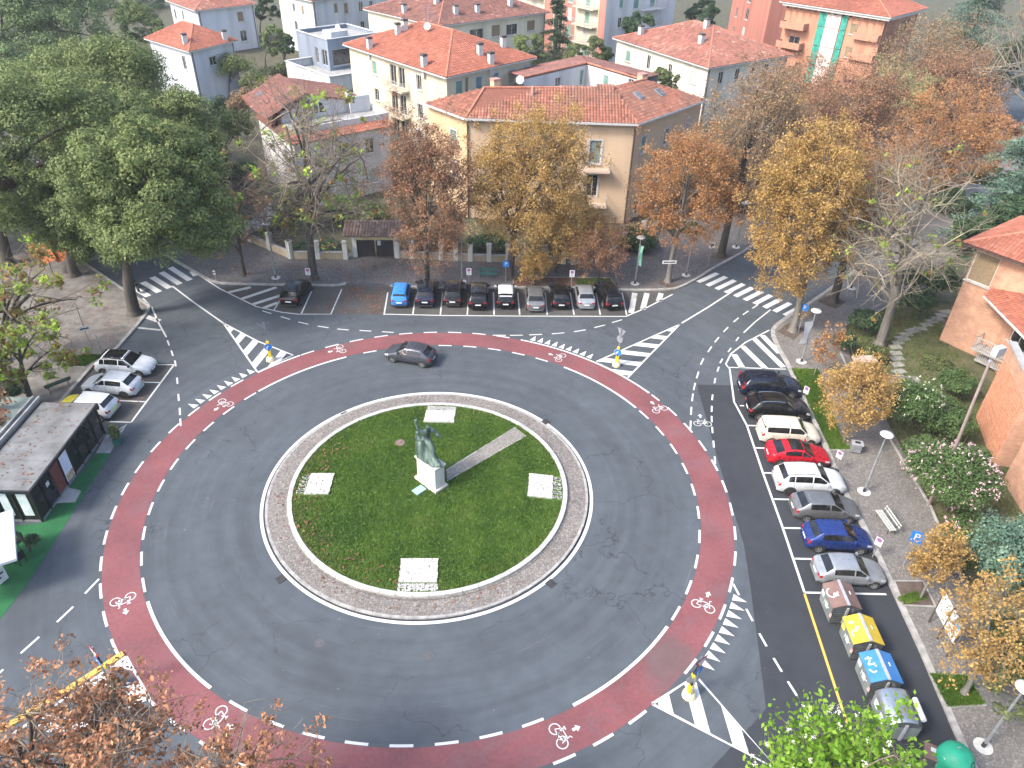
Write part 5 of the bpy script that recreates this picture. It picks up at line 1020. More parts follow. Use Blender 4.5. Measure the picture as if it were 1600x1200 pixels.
def facade(parent, p0, p1, z0, z1, mat, wins=(), t=.25, name='wall'):
    """wall p0-p1 (outside on the right hand) with real openings; wins = (along, sill height, width, height, kind)"""
    p0, p1 = np.array(p0[:2], float), np.array(p1[:2], float); L = np.linalg.norm(p1 - p0); e = (p1 - p0) / L; n = np.array([e[1], -e[0]])
    W_ = [w for w in wins if w[0] - w[2] / 2 > .05 and w[0] + w[2] / 2 < L - .05 and w[1] > z0 - .01 and w[1] + w[3] < z1 - .02]
    S = sorted({0, L} | {w[0] - w[2] / 2 for w in W_} | {w[0] + w[2] / 2 for w in W_}); Z = sorted({z0, z1} | {w[1] for w in W_} | {w[1] + w[3] for w in W_})
    pt = lambda s, z, d=0.0: (p0[0] + e[0] * s + n[0] * d, p0[1] + e[1] * s + n[1] * d, z); b = MB()
    for i in range(len(S) - 1):
        for j in range(len(Z) - 1):
            sc, zc = (S[i] + S[i + 1]) / 2, (Z[j] + Z[j + 1]) / 2
            if any(abs(sc - w[0]) < w[2] / 2 and w[1] < zc < w[1] + w[3] for w in W_): continue
            b.quad3(pt(S[i], Z[j]), pt(S[i + 1], Z[j]), pt(S[i + 1], Z[j + 1]), pt(S[i], Z[j + 1]))
    for w in W_:
        s0, s1, a, c = w[0] - w[2] / 2, w[0] + w[2] / 2, w[1], w[1] + w[3]
        for q in (((s0, a), (s0, c)), ((s1, c), (s1, a)), ((s0, c), (s1, c)), ((s1, a), (s0, a))): b.quad3(pt(*q[0]), pt(*q[1]), pt(*q[1], -t), pt(*q[0], -t))
    wall = b.build(name, mat, parent); rz = atan2(e[1], e[0])
    for w in W_:
        s, a, ww, hh, kind = w[:5]; d = -.13; f = MB(); fw = .07
        for c, dd in (((s - ww / 2 + fw / 2, a + hh / 2), (fw, hh)), ((s + ww / 2 - fw / 2, a + hh / 2), (fw, hh)), ((s, a + fw / 2), (ww, fw)), ((s, a + hh - fw / 2), (ww, fw)), ((s, a + hh / 2), (fw * .8, hh))):
            if kind in ('shut', 'blind', 'pale', 'blueshut') and c[0] == s and dd[0] < .07: continue
            f.box(pt(c[0], c[1], d), (dd[0], .07, dd[1]), rz)
        fr = f.build('window', FRAMEW, parent)
        pm = dict(glass=WGL, shut=SHG, blueshut=SHB, blind=SHW, pale=SHP, door=WGL, dark=WGL)[kind]
        if kind in ('shut', 'blind', 'pale', 'blueshut'):
            q = MB(); ns = max(4, int(hh / .11))
            for k in range(ns): q.box(pt(s, a + hh * (k + .5) / ns, d + .015), (ww - fw, .035, hh / ns * .86), rz)
            q.build('shutter', pm, fr)['kind'] = 'stuff'; MB().box(pt(s, a + hh / 2, d - .03), (ww - .02, .02, hh - .02), rz).build('pane', WGL, fr)
        else: MB().box(pt(s, a + hh / 2, d), (ww - fw, .02, hh - fw), rz).build('pane', pm, fr)
        if kind != 'door': MB().box(pt(s, a - .05, .04), (ww + .24, .22, .08), rz).build('sill', STONE, fr)
        if len(w) > 5 and w[5] == 'surround':
            g = MB()
            for sg in (-1, 1): g.box(pt(s + sg * (ww / 2 + .09), a + hh / 2, .015), (.16, .05, hh + .02), rz)
            g.box(pt(s, a + hh + .09, .015), (ww + .34, .05, .16), rz); g.build('surround', STONE, fr)
    return wall
def balcony(parent, p0, p1, s, z, w, d, mat, kind='rail', dp=None):
    p0, p1 = np.array(p0[:2], float), np.array(p1[:2], float); e = (p1 - p0) / np.linalg.norm(p1 - p0); n = np.array([e[1], -e[0]]); rz = atan2(e[1], e[0])
    pt = lambda a, zz, o: (p0[0] + e[0] * a + n[0] * o, p0[1] + e[1] * a + n[1] * o, zz)
    B = MB().box(pt(s, z - .09, d / 2), (w, d, .18), rz).build('balcony', mat, parent)
    if kind == 'solid':
        b = MB(); b.box(pt(s, z + .45, d - .06), (w, .12, .9), rz)
        for sg in (-1, 1): b.box(pt(s + sg * (w / 2 - .06), z + .45, d / 2 - .06), (.12, d - .12, .9), rz)
        b.build('parapet', dp or mat, B)
    else:
        rm = M('balcony_rail_metal', (0.42, 0.40, 0.38), (0.52, 0.50, 0.48), 4, .5, .3); b = MB()
        b.box(pt(s, z + .98, d - .05), (w, .05, .05), rz)
        for sg in (-1, 1): b.box(pt(s + sg * (w / 2 - .03), z + .98, d / 2), (.05, d, .05), rz)
        k = max(4, int(w / .16))
        for i in range(k + 1): b.box(pt(s - w / 2 + .03 + (w - .06) * i / k, z + .49, d - .05), (.022, .022, .96), rz)
        for sg in (-1, 1):
            for i in range(max(2, int(d / .18))): b.box(pt(s + sg * (w / 2 - .03), z + .49, .1 + i * .18), (.022, .022, .96), rz)
        b.build('railing', rm, B)
    return B
def chimney(parent, x, y, z, h=1.2, s=.55, cap=DCH, mat=WCH, rz=.6):
    c = MB().box((x, y, z + h / 2 - .6), (s, s, h + 1.2), rz).build('chimney', mat, parent); MB().box((x, y, z + h + .12), (s * 1.08, s * 1.08, .26), rz).build('chimney_cap', cap, c); return c
def roof_hit(planes, u, v):
    d = Vector(_fw * FPX + (u - 800.0) * _rt + (600.0 - v) * _up); c = Vector(CAMP); best = None
    for pl in planes:
        P = [Vector(q) for q in pl]; n = (P[1] - P[0]).cross(P[2] - P[0]).normalized(); t = (P[0] - c).dot(n) / d.dot(n); h = c + d * t
        if in_poly(np.array([[h.x, h.y]]), [tuple(q) for q in pl])[0] and (best is None or t < best[0]): best = (t, h)
    return best[1] if best else None
def chim_px(parent, planes, u, v, h=1.2, s=.6, **k):
    p = roof_hit(planes, u, v)
    if p is not None: chimney(parent, p.x, p.y, p.z, h, s, **k)
def roof_pt(poly, x, y):
    P = [Vector(p) for p in poly[:3]]; n = (P[1] - P[0]).cross(P[2] - P[0]); return P[0].z - (n.x * (x - P[0].x) + n.y * (y - P[0].y)) / n.z
def roof_window(parent, poly, u, v, w=.8, l=1.15, z=None):
    """tilted roof light where the pixel ray meets the roof plane"""
    P = [Vector(p) for p in poly[:3]]; n = (P[1] - P[0]).cross(P[2] - P[0]).normalized(); n = n if n.z > 0 else -n
    d = _fw * FPX + (u - 800.0) * _rt + (600.0 - v) * _up; d = Vector(d); c = Vector(CAMP); t = (P[0] - c).dot(n) / d.dot(n); p = c + d * t
    e = (P[1] - P[0]); e.z = 0; e.normalize(); g = n.cross(e).normalized(); b = MB()
    for k, (ww, ll, off, nm, mt) in enumerate(((w + .2, l + .2, .12, 'roof_window', SIGNG), (w, l, .17, 'pane', glass_dark('roof_light_glass', .10) if 'roof_light_glass' not in MATS else MATS['roof_light_glass']))):
        B = MB(); q = [p + e * (sx * ww / 2) + g * (sy * ll / 2) for sx, sy in ((-1, -1), (1, -1), (1, 1), (-1, 1))]
        B.v = [tuple(x + n * (off - .14)) for x in q] + [tuple(x + n * off) for x in q]; B.f = [(4, 5, 6, 7), (0, 1, 5, 4), (1, 2, 6, 5), (2, 3, 7, 6), (3, 0, 4, 7)]
        o = B.build(nm, mt, parent if k == 0 else fr)
        if k == 0: fr = o
def aerial(x, y, z, h, parent):
    b = MB().tube([(x, y, z - .8), (x, y, z + h)], .035, 5)
    for k in range(5): b.box((x, y, z + h - .15 - .22 * k), (1.0 - .08 * k, .03, .03), .5)
    b.build('aerial', AERIAL, parent)
def dish(x, y, z, parent, a=-1.8):
    o = MB().lathe([(0, .0), (.2, .03), (.38, .10), (.45, .16), (.43, .17), (.36, .12), (0, .03)], 16).build('satellite_dish', LAMPW, parent, smooth=True, local=True); o.location = Vector((x, y, z + .5)) - wloc(parent); o.rotation_euler = (1.2, 0, a + pi / 2); MB().tube([(x, y, z - .5), (x, y, z + .5)], .03, 6).build('dish_mast', AERIAL, parent)
def rect(L, F, R): L, F, R = [np.array(q, float) for q in (L, F, R)]; return [F, R, L + R - F, L]       # counter clockwise from the near corner
def winpx(p0, p1, lst):
    out = []
    for q in lst: s, z = on_wall(q[0], q[1], p0, p1); out.append((s, z - q[3] / 2) + tuple(q[2:]))
    return out

# A: tan corner house behind the golden trees
zE = 11.0; e0, e1, e2, e3 = [np.array(W(*p, zE)) for p in ((662, 161), (727, 185), (997, 194), (1104, 156))]
r1, r2, r3 = [np.array(W(*p, 13.2)) for p in ((757, 137), (957, 137), (1010, 124))]
TANW = wallm('tan_render', (0.50, 0.36, 0.235), (0.56, 0.41, 0.275)); TANL = wallm('tan_corner_band', (0.50, 0.35, 0.20), (0.57, 0.41, 0.25))
HA = thing('apartment_house', 'tan three storey corner house with red tiled hip roof behind the golden trees', 'house', (9, 43, 0))
D3 = lambda p, z: (float(p[0]), float(p[1]), z)
plA = [[D3(e0, zE), D3(e1, zE), D3(r1, 13.2)], [D3(e1, zE), D3(e2, zE), D3(r2, 13.2), D3(r1, 13.2)], [D3(e2, zE), D3(e3, zE), D3(r3, 13.2), D3(r2, 13.2)]]
roA = roof(HA, plA, TILE, [(D3(e1, zE), D3(r1, 13.2)), (D3(e2, zE), D3(r2, 13.2)), (D3(r1, 13.2), D3(r2, 13.2)), (D3(r2, 13.2), D3(r3, 13.2))], .32, .42)
inn = lambda p, q, r, k: p      # eaves overhang by half a metre
off = .55
def inset(poly, k):             # move an open chain of points k to the left (inside)
    out = []
    for i, p in enumerate(poly):
        d0 = poly[i] - poly[i - 1] if i else poly[1] - poly[0]; d1 = poly[i + 1] - poly[i] if i < len(poly) - 1 else d0
        n0, n1 = [np.array([-d[1], d[0]]) / np.hypot(*d) for d in (d0, d1)]; m = n0 + n1; out.append(p + m / np.dot(m, m) * 2 * k if np.dot(m, m) > .1 else p)
    return out
wA = inset([e0, e1, e2, e3], off); n10 = np.array([-(e1 - e0)[1], (e1 - e0)[0]])
facade(HA, wA[0], wA[1], 0, zE - .05, TANL, winpx(wA[0], wA[1], [(709, 216, 1.0, 1.7, 'shut', 'surround'), (712, 266, 1.0, 1.7, 'dark', 'surround')]))
wl_ = winpx(wA[1], wA[2], [(930, 238, 1.25, 2.4, 'blueshut', 'surround'), (925, 290, 1.2, 2.4, 'door', 'surround'), (782, 222, 1.1, 1.7, 'blueshut', 'surround'), (782, 275, 1.1, 1.7, 'glass', 'surround'), (850, 225, 1.1, 1.7, 'blueshut', 'surround'), (850, 280, 1.1, 1.7, 'glass', 'surround')])
facade(HA, wA[1], wA[2], 0, zE - .05, TANW, wl_)
facade(HA, wA[2], wA[3], 0, zE - .05, TANW, winpx(wA[2], wA[3], [(1006, 226, 1.05, 1.75, 'blueshut', 'surround'), (1041, 214, 1.05, 1.75, 'blueshut', 'surround'), (1075, 199, 1.05, 1.75, 'pale', 'surround'), (993, 325, 1.0, 1.7, 'dark', 'surround'), (1030, 270, 1.05, 1.75, 'glass', 'surround')]))
back = [wA[3] + np.array([-5.0, 5.2]), wA[0] + np.array([4.5, 4.4])]
facade(HA, wA[3], back[0], 0, zE - .3, TANW); facade(HA, back[0], back[1], 0, zE - .6, TANW); facade(HA, back[1], wA[0], 0, zE - .3, TANW)
for a_, b_ in ((r3, r2), (r2, r1)):                              # inner slope towards the courtyard
    n_ = np.array([-(b_ - a_)[1], (b_ - a_)[0]]) / np.hypot(*(b_ - a_)); n_ = n_ if n_[1] > 0 else -n_
    roof(HA, [[D3(b_ + n_ * 3.5, 11.4), D3(a_ + n_ * 3.5, 11.4), D3(a_, 13.18), D3(b_, 13.18)]], TILE, (), .34, .45)
for i in range(3):
    p, q = [e0, e1, e2, e3][i:i + 2]; d = q - p; n = np.array([d[1], -d[0]]) / np.hypot(*d); m = (p + q) / 2 + n * .04; MB().box((m[0], m[1], zE - .07), (np.hypot(*d) + .05, .2, .2), atan2(d[1], d[0])).build('eave_board', EAVE, roA)
    m = (p + q) / 2 - n * .28; MB().box((m[0], m[1], zE - .2), (np.hypot(*d) - .1, .55, .08), atan2(d[1], d[0])).build('soffit', EAVE, roA)
for p, n in ((wA[1], (-.06, -.1)), (wA[2], (.12, -.06))): MB().tube([(p[0] + n[0], p[1] + n[1], 0), (p[0] + n[0], p[1] + n[1], zE - .3)], .07, 8).build('downpipe', GUT, HA)
for u, v in ((930, 263), (925, 317)): s, z = on_wall(u, v, wA[1], wA[2]); balcony(HA, wA[1], wA[2], s + .05, z, 2.9, 1.1, wallm('balcony_pink', (0.46, 0.34, 0.26), (0.52, 0.40, 0.31)), 'rail')
for q in (((789, 161), 1), ((930, 157), 1), ((998, 150), 2), ((1031, 145), 2)): roof_window(roA, plA[q[1]], *q[0], .75, 1.0)
x, y = W(832, 150, 12.6); MB().tube([(x, y, 11.5), (x, y, 13.6)], .14, 8).build('vent_pipe', M('pink_vent', (0.34, 0.2, 0.16), (0.4, 0.25, 0.2), 4, .9), roA)
for u, v in ((774, 120), (1005, 112)): x, y = W(u, v, 13.9); chimney(roA, x, y, 12.6, .9, .8, M('red_cowl', (0.3, 0.16, 0.13), (0.38, 0.22, 0.18), 4, .9), M('cream_chimney', (0.48, 0.34, 0.2), (0.55, 0.42, 0.27), 3, .9))
x, y = W(813, 122, 13.6); dish(x, y, 12.9, roA)
# white courtyard house behind it
HB = thing('courtyard_house', 'white walled house with dark roof edges peeking over the ridge of the tan house', 'house', (13, 60, 0)); b0, b1, b2 = [np.array(W(*p, 12.0)) for p in ((818, 124), (917, 101), (1003, 127))]
WHW = wallm('white_render', (0.44, 0.44, 0.44), (0.51, 0.51, 0.51))
facade(HB, b0, b1, 0, 12, WHW, winpx(b0, b1, [(872, 128, 1.0, 1.0, 'dark'), (909, 121, .7, 1.8, 'shut')])); facade(HB, b1, b2, 0, 12, WHW, winpx(b1, b2, [(946, 128, .9, 1.5, 'shut'), (985, 133, .9, 1.4, 'dark')]))
bo = [b0 + np.array([-2, 7]), b1 + np.array([0, 9]), b2 + np.array([3, 7])]
plB = [[D3(bo[1], 11.2), D3(bo[0], 11.2), D3(b0, 12.25), D3(b1, 12.25)], [D3(bo[2], 11.2), D3(bo[1], 11.2), D3(b1, 12.25), D3(b2, 12.25)]]; roof(HB, plB, TILE3, [(D3(b0, 12.2), D3(b1, 12.2)), (D3(b1, 12.2), D3(b2, 12.2))])
facade(HB, bo[1], bo[0], 0, 11.2, WHW); facade(HB, bo[2], bo[1], 0, 11.2, WHW)

# C: cream apartment block with stacked balconies
zC = 12.5; c4 = rect(W(537, 69, zC), W(697, 121, zC), W(837, 90, zC)); HC = thing('apartment_house', 'cream four storey block with red roof and stacked balconies', 'house', (c4[0][0], c4[0][1], 0))
CRW = wallm('cream_render', (0.45, 0.405, 0.30), (0.52, 0.475, 0.36)); o = .5
F, R, B_, L = c4; a = (R - F) / np.linalg.norm(R - F); b = (L - F) / np.linalg.norm(L - F); F2, R2, L2, B2 = F + a * o + b * o, R - a * o + b * o, L + a * o - b * o, B_ - a * o - b * o
wC = winpx(L2, F2, [(585, 106, 1.0, 1.6, 'shut'), (589, 148, 1.0, 1.5, 'glass'), (655, 129, 1.0, 1.7, 'glass', 'surround'), (657, 174, 1.0, 1.7, 'glass', 'surround'), (655, 214, 1.0, 1.6, 'glass', 'surround')])
for fl in (9.35, 6.15, 2.95):
    for s_ in (.478, .565): wC.append((np.linalg.norm(F2 - L2) * s_, fl + .02, 1.35, 2.4, 'door'))
facade(HC, L2, F2, 0, zC, CRW, wC)
for k, fl in enumerate((9.3, 6.1, 2.9)):
    balcony(HC, L2, F2, np.linalg.norm(F2 - L2) * .525, fl, 4.6, 1.15, CRW, 'rail')
MB().box((*((L2 + (F2 - L2) * .525 + np.array([(F2 - L2)[1], -(F2 - L2)[0]]) / np.linalg.norm(F2 - L2) * 1.05)), 6), (.16, .16, 6.6), .8).build('balcony_column', CRW, HC)
facade(HC, F2, R2, 0, zC, CRW, winpx(F2, R2, [(718, 138, 1.1, 1.7, 'shut', 'surround'), (749, 131, 1.1, 1.7, 'blueshut', 'surround'), (730, 134, .6, 2.0, 'blind'), (775, 125, 1.1, 1.7, 'blueshut', 'surround'), (800, 119, 1.1, 1.7, 'pale', 'surround'), (823, 113, 1, 1.7, 'pale', 'surround')]))
facade(HC, R2, B2, 0, zC, CRW); facade(HC, B2, L2, 0, zC, CRW)
roC, rdg, plC = hip(HC, [F2, R2, B2, L2], zC, 2.9, TILE2, .6, tw=.34, tl=.45)
for u, v in ((578, 76), (663, 104), (750, 86), (767, 100), (633, 48), (622, 54), (786, 74)): chim_px(roC, plC, u, v, 1.15, .6)
x, y = W(669, 34, 15.5); aerial(x, y, 15.3, 2.2, roC); dish(*W(668, 40, 15.6), 15.0, roC)

# D: grey villa with roof terrace, behind the bare chestnut
zV = 7.5; v4 = rect(W(398, 182, zV), W(455, 226, zV), W(615, 196, zV)); HD = thing('villa', 'grey rendered villa with brown tiled roof and a white walled roof terrace', 'house', (v4[0][0], v4[0][1], 0)); GRW = wallm('pale_grey_render', (0.50, 0.485, 0.475), (0.58, 0.565, 0.555))
F, R, B_, L = v4; a = (R - F) / np.linalg.norm(R - F); b = (L - F) / np.linalg.norm(L - F); wv = np.linalg.norm(R - F); lv = np.linalg.norm(L - F)
facade(HD, F + a * .4 + b * .4, R - a * .4 + b * .4, 0, zV, GRW, winpx(F + a * .4 + b * .4, R - a * .4 + b * .4, [(535, 238, 1.1, 1.6, 'glass', 'surround'), (578, 228, 1.1, 1.7, 'glass', 'surround'), (585, 315, 1.6, .8, 'dark'), (585, 275, 1.2, 1.6, 'pale'), (500, 250, 1.1, 1.6, 'pale')]))
facade(HD, L + a * .4, F + a * .4 + b * .4, 0, zV, GRW, [(lv * .35, 4.3, 1.1, 1.6, 'glass'), (lv * .7, 4.3, 1.1, 1.6, 'glass')]); facade(HD, R - a * .4 + b * .4, B_ - a * .4, 0, zV, GRW)
mF, mR = F + b * 1.4, R + b * 1.4; roof(HD, [[D3(F, zV - .05), D3(R, zV - .05), D3(mR, zV + .45), D3(mF, zV + .45)]], TILE2, (), .32, .4); roof(HD, [[D3(L, zV - .05), D3(F, zV - .05), D3(F + a * 1.2 + b * 1.4, zV + .45), D3(L + a * 1.2, zV + .45)]], TILE3, ())
tb = F + b * 1.4 + a * 1.2; MB().prism([tb, R + b * 1.4, R + b * 6.5, tb + b * 5.1], zV + .1, zV + .45).build('terrace_floor', CONC, HD)
for p, q in ((tb, R + b * 1.4), (R + b * 1.4, R + b * 6.5)): d = q - p; m = (p + q) / 2; MB().box((m[0], m[1], zV + .75), (np.hypot(*d), .22, .75), atan2(d[1], d[0])).build('terrace_parapet', WHW, HD)
MB().box((*(R - a * 1.6 + b * 5.6), zV + 1.3), (2.6, .25, 1.9), atan2(a[1], a[0])).build('terrace_wall', WHW, HD); x, y = R - a * 2.4 + b * 6.6; chimney(HD, x, y, zV + 1.2, 1.4, .75)
g0, g1 = tb + b * 5.0 + a * .2, R + b * 6.4 - a * 1.2; facade(HD, g0, g1, zV + .4, zV + 1.5, GRW); gm = (g0 + g1) / 2 - a * 1.4
gb = MB(); gb.add([D3(g0 - b * .01, zV + 1.5), D3(g1 - b * .01, zV + 1.5), D3(gm - b * .01, zV + 2.9)], [(0, 1, 2)]); gb.build('gable', GRW, HD)
gl = MB(); gl.add([D3(gm - a * 1.9 - b * .06, zV + .9), D3(gm + a * 1.9 - b * .06, zV + .9), D3(gm + a * 1.5 - b * .06, zV + 1.9), D3(gm - b * .06, zV + 2.5), D3(gm - a * 1.5 - b * .06, zV + 1.9)], [(0, 1, 2, 3, 4)]); gl.build('gable_glazing', WGL, HD)
for k in (-1, -.35, .35, 1): MB().box((*(gm + a * k - b * .1), zV + 1.4), (.14, .1, 1.4), atan2(a[1], a[0])).build('glazing_bar', FRAMEW, HD)
plD = [[D3(g0 + b * 9 - a * 1.6, zV + 1.35), D3(g0 - a * 1.6 - b * .5, zV + .45), D3(gm - b * .5, zV + 3.0), D3(gm + b * 9, zV + 3.1)], [D3(g1 + a * 1.0 - b * .5, zV + 1.2), D3(g1 + a * 1.0 + b * 9, zV + 1.2), D3(gm + b * 9, zV + 3.1), D3(gm - b * .5, zV + 3.0)]]
roD = roof(HD, plD, TILE3, [(D3(gm - b * .5, zV + 3.0), D3(gm + b * 9, zV + 3.1))]); roof_window(roD, plD[0], 452, 158, 1.2, 1.5); roof_window(roD, plD[0], 403, 150, 1, 1.2)
facade(HD, g0 + b * 9, g0, 0, zV + 1, GRW); facade(HD, g1, g1 + b * 9, 0, zV + 1.2, GRW); facade(HD, g1 + b * 9, g0 + b * 9, 0, zV + 1.3, GRW)

# E: modern house, blue grey box over a light grey terrace
zM = 8.5; m4 = rect(W(462, 47, zM), W(511, 62, zM), W(591, 51, zM)); HE = thing('modern_house', 'modern flat roofed house, blue grey box above a pale terrace storey', 'house', (m4[0][0], m4[0][1], 0)); BGW = wallm('blue_grey_cladding', (0.15, 0.18, 0.225), (0.20, 0.235, 0.285)); LGW = wallm('light_grey_render', (0.40, 0.41, 0.42), (0.48, 0.49, 0.50))
F, R, B_, L = m4
for p, q in ((L, F), (F, R), (R, B_), (B_, L)):
    w = []
    if p is F: w = [(np.linalg.norm(q - p) * .42, 4.4, np.linalg.norm(q - p) * .7, 2.5, 'glass')]
    if p is L: w = [(np.linalg.norm(q - p) * .62, 4.4, .9, 2.4, 'door'), (np.linalg.norm(q - p) * .86, 4.4, 1.6, 2.4, 'door')]
    facade(HE, p, q, 3.5, zM, BGW, w)
    d = q - p; m = (p + q) / 2; MB().box((m[0], m[1], zM + .04), (np.hypot(*d) + .3, .35, .1), atan2(d[1], d[0])).build('parapet_coping', LGW, HE)
MB().prism([c * .97 + (F + B_) / 2 * .03 for c in (F, R, B_, L)], zM - .9, zM - .6).build('flat_roof', CONC, HE); cc = (F * .6 + B_ * .4); MB().box((cc[0], cc[1], zM - .1), (3.2, 2.6, 1.1), atan2((R - F)[1], (R - F)[0])).build('roof_plant_box', LGW, HE); dish(*W(528, 42, 9.0), 8.4, HE); aerial(*W(527, 30, 9.5), 8.2, 2.4, HE)
t4 = rect(W(446, 95, 5.0), W(515, 120, 5.0), W(600, 106, 5.0)); F, R, B_, L = t4
for p, q in ((L, F), (F, R), (R, B_), (B_, L)):
    facade(HE, p, q, 0, 5.0, LGW, [(np.linalg.norm(q - p) * .55, 1.2, 1.5, 1.4, 'dark')] if p is L else [(np.linalg.norm(q - p) * .45, .6, 3.2, 2.2, 'glass')] if p is F else ()); d = q - p; m = (p + q) / 2; MB().box((m[0], m[1], 5.02), (np.hypot(*d) + .3, .4, .09), atan2(d[1], d[0])).build('parapet_coping', WHW, HE)
MB().prism([c * .97 + (F + B_) / 2 * .03 for c in (F, R, B_, L)], 3.6, 3.8).build('terrace_floor', CONC, HE)

# simple hipped houses further off
def simple(name, label, Lp, Fp, Rp, z, rise, wm, tm, wl=(), wr=(), over=.6, chims=(), tw=.36, tl=.5, depth=None):
    c = rect(W(*Lp, z), W(*Fp, z), W(*Rp, z)); F, R, B_, L = c; T = thing(name, label, 'house', (F[0], F[1], 0))
    if depth: 
        n = (L - F) / np.linalg.norm(L - F); L = F + n * depth[0]; n2 = (R - F) / np.linalg.norm(R - F); R = F + n2 * depth[1]; B_ = L + R - F
    a = (R - F) / np.linalg.norm(R - F); b = (L - F) / np.linalg.norm(L - F); F2, R2, L2, B2 = F + (a + b) * over, R - a * over + b * over, L + a * over - b * over, B_ - (a + b) * over
    facade(T, L2, F2, 0, z, wm, winpx(L2, F2, wl)); facade(T, F2, R2, 0, z, wm, winpx(F2, R2, wr)); facade(T, R2, B2, 0, z, wm); facade(T, B2, L2, 0, z, wm)
    for q_, m_ in ((F2, -1), (R2, 1)): MB().tube([(q_[0] - (a[0] * m_ - 0) * .3 - b[0] * .08, q_[1] - a[1] * m_ * .3 - b[1] * .08, .1), (q_[0] - a[0] * m_ * .3 - b[0] * .08, q_[1] - a[1] * m_ * .3 - b[1] * .08, z - .2)], .07, 6).build('downpipe', GUT, T)
    r = None
    if tm: r, _, pl = hip(T, [F2, R2, B2, L2], z, rise, tm, over, tw=tw, tl=tl)
    for u, v in chims: chim_px(r or T, pl, u, v, 1.2, .7)
    return T, (F2, R2, B2, L2), r
WBL = wallm('cool_white_render', (0.42, 0.44, 0.47), (0.49, 0.51, 0.54)); BRW = wallm('beige_render', (0.50, 0.42, 0.32), (0.58, 0.50, 0.39)); BRICKW = wallm('brick_red_render', (0.30, 0.115, 0.085), (0.37, 0.15, 0.11), .8)
simple('house', 'white house with bright red hip roof beside the big dark oak', (225, 60), (295, 81), (372, 63), 8, 2.4, WBL, TILE2, [(288, 98, 1, 2.0, 'dark')], [(333, 95, 1.4, 1.3, 'dark', 'surround'), (352, 94, .6, 1.2, 'blind')], chims=((290, 68), (352, 62)))
simple('house', 'white house with pale brown roof at the top edge left of centre', (258, 0), (305, 17), (402, 6), 8, 2.8, WBL, TILE4, [(274, 22, .9, 1.9, 'dark'), (286, 24, .8, 1.6, 'dark')], [(313, 24, 1.0, 1.2, 'blind'), (376, 26, 1.4, 1.8, 'blind'), (381, 56, 1.4, 2, 'dark')])
simple('house', 'white walled house cut off by the top edge above the modern house', (428, -12), (487, 2), (640, -22), 10, 2.6, wallm('soft_white_render', (0.44, 0.45, 0.45), (0.51, 0.52, 0.52)), TILE3, [(459, 12, .9, 1.5, 'glass'), (473, 16, .9, 1.6, 'blind'), (463, 40, 1, 1.6, 'dark')], [(525, 13, 1.0, 1.8, 'blind'), (541, 13, 1.2, 2.0, 'blind'), (564, 10, 1.2, 1.8, 'glass'), (580, 8, 1.0, 1.6, 'glass'), (567, 40, 1.2, 1.6, 'glass')])
HH, hc, hr = simple('apartment_house', 'long low block with dull brown roof and five white chimneys', (567, 14), (685, 41), (860, 19), 10, 4.2, wallm('yellowish_render', (0.52, 0.46, 0.33), (0.60, 0.54, 0.41)), TILE3, [(620, 52, 1.2, 1.6, 'blind')], [(745, 54, 3.0, 1.8, 'glass'), (775, 48, 2, 1.9, 'blind'), (800, 46, 2.6, 1.8, 'glass'), (830, 40, 2, 1.8, 'blind')], chims=((712, 22), (746, 20), (797, 10), (682, 6), (632, 20)))
simple('house', 'cream two storey house with mottled pink tiled hip roof', (957, 59), (1107, 107), (1240, 86), 8.5, 3.4, wallm('pale_cream_render', (0.46, 0.435, 0.36), (0.53, 0.505, 0.43)), TILE4, [(981, 88, 1.2, 1.6, 'shut'), (1013, 97, .9, 2.1, 'dark'), (1046, 112, .9, 2.2, 'dark'), (1083, 121, 1.3, 1.7, 'pale')], [(1126, 122, 1.1, 1.8, 'dark'), (1152, 116, 1, 1.6, 'dark'), (1175, 111, 1.1, 1.6, 'dark'), (1197, 109, 1.1, 1.8, 'dark')], chims=((1095, 68), (1001, 54), (1103, 44)))
# striped cream and brick block at the top
J0, J1, J2, J3 = [np.array(q, float) for q in ((2.0, 143.0), (20.5, 119.5), (35.5, 131.5), (17, 155))]
HJ = thing('apartment_house', 'tall cream and brick striped apartment block with many balconies at the top edge', 'house', (J1[0], J1[1], 0)); LJ = np.linalg.norm(J1 - J0); eJ = (J1 - J0) / LJ; BRK = wallm('brick_stripe', (0.30, 0.13, 0.10), (0.37, 0.17, 0.13), 1.2)
st_ = [(0, .18, CRW), (.18, .40, CRW), (.40, .50, BRK), (.50, .60, CRW), (.60, .72, BRK), (.72, .94, CRW), (.94, 1.0, BRK)]
for k, (s0, s1, mt) in enumerate(st_):
    A_, B_ = J0 + eJ * LJ * s0, J0 + eJ * LJ * s1; w = LJ * (s1 - s0)
    wins = [(w / 2, f + .05, 1.3, 2.2, 'shut' if (k + i) % 3 else 'pale') for i, f in enumerate((.6, 3.7, 6.8, 9.9, 13.0))] if k in (1, 4, 5) else ()
    facade(HJ, A_, B_, 0, 16, mt, wins)
    if k in (1, 5):
        for f in (3.6, 6.7, 9.8, 12.9): balcony(HJ, A_, B_, w / 2, f, w * .9, 1.3, CRW, 'rail')
for k in range(4): p = J0 + eJ * LJ * (.515 + .023 * k); n = np.array([eJ[1], -eJ[0]]); MB().box((p[0] + n[0] * .15, p[1] + n[1] * .15, 8), (.3, .4, 16), atan2(eJ[1], eJ[0])).build('stair_fin', DCH if k % 2 else CRW, HJ)
facade(HJ, J1, J2, 0, 15, LGW, [(4, 10.0, 1, 1.8, 'shut'), (8, 9.6, 1.5, 2.3, 'shut'), (12.5, 9.6, 1.5, 2.3, 'shut'), (8, 6.4, 1.5, 2.3, 'shut'), (12.5, 6.4, 1.5, 2.3, 'pale'), (4, 6.6, 1, 1.8, 'glass')])
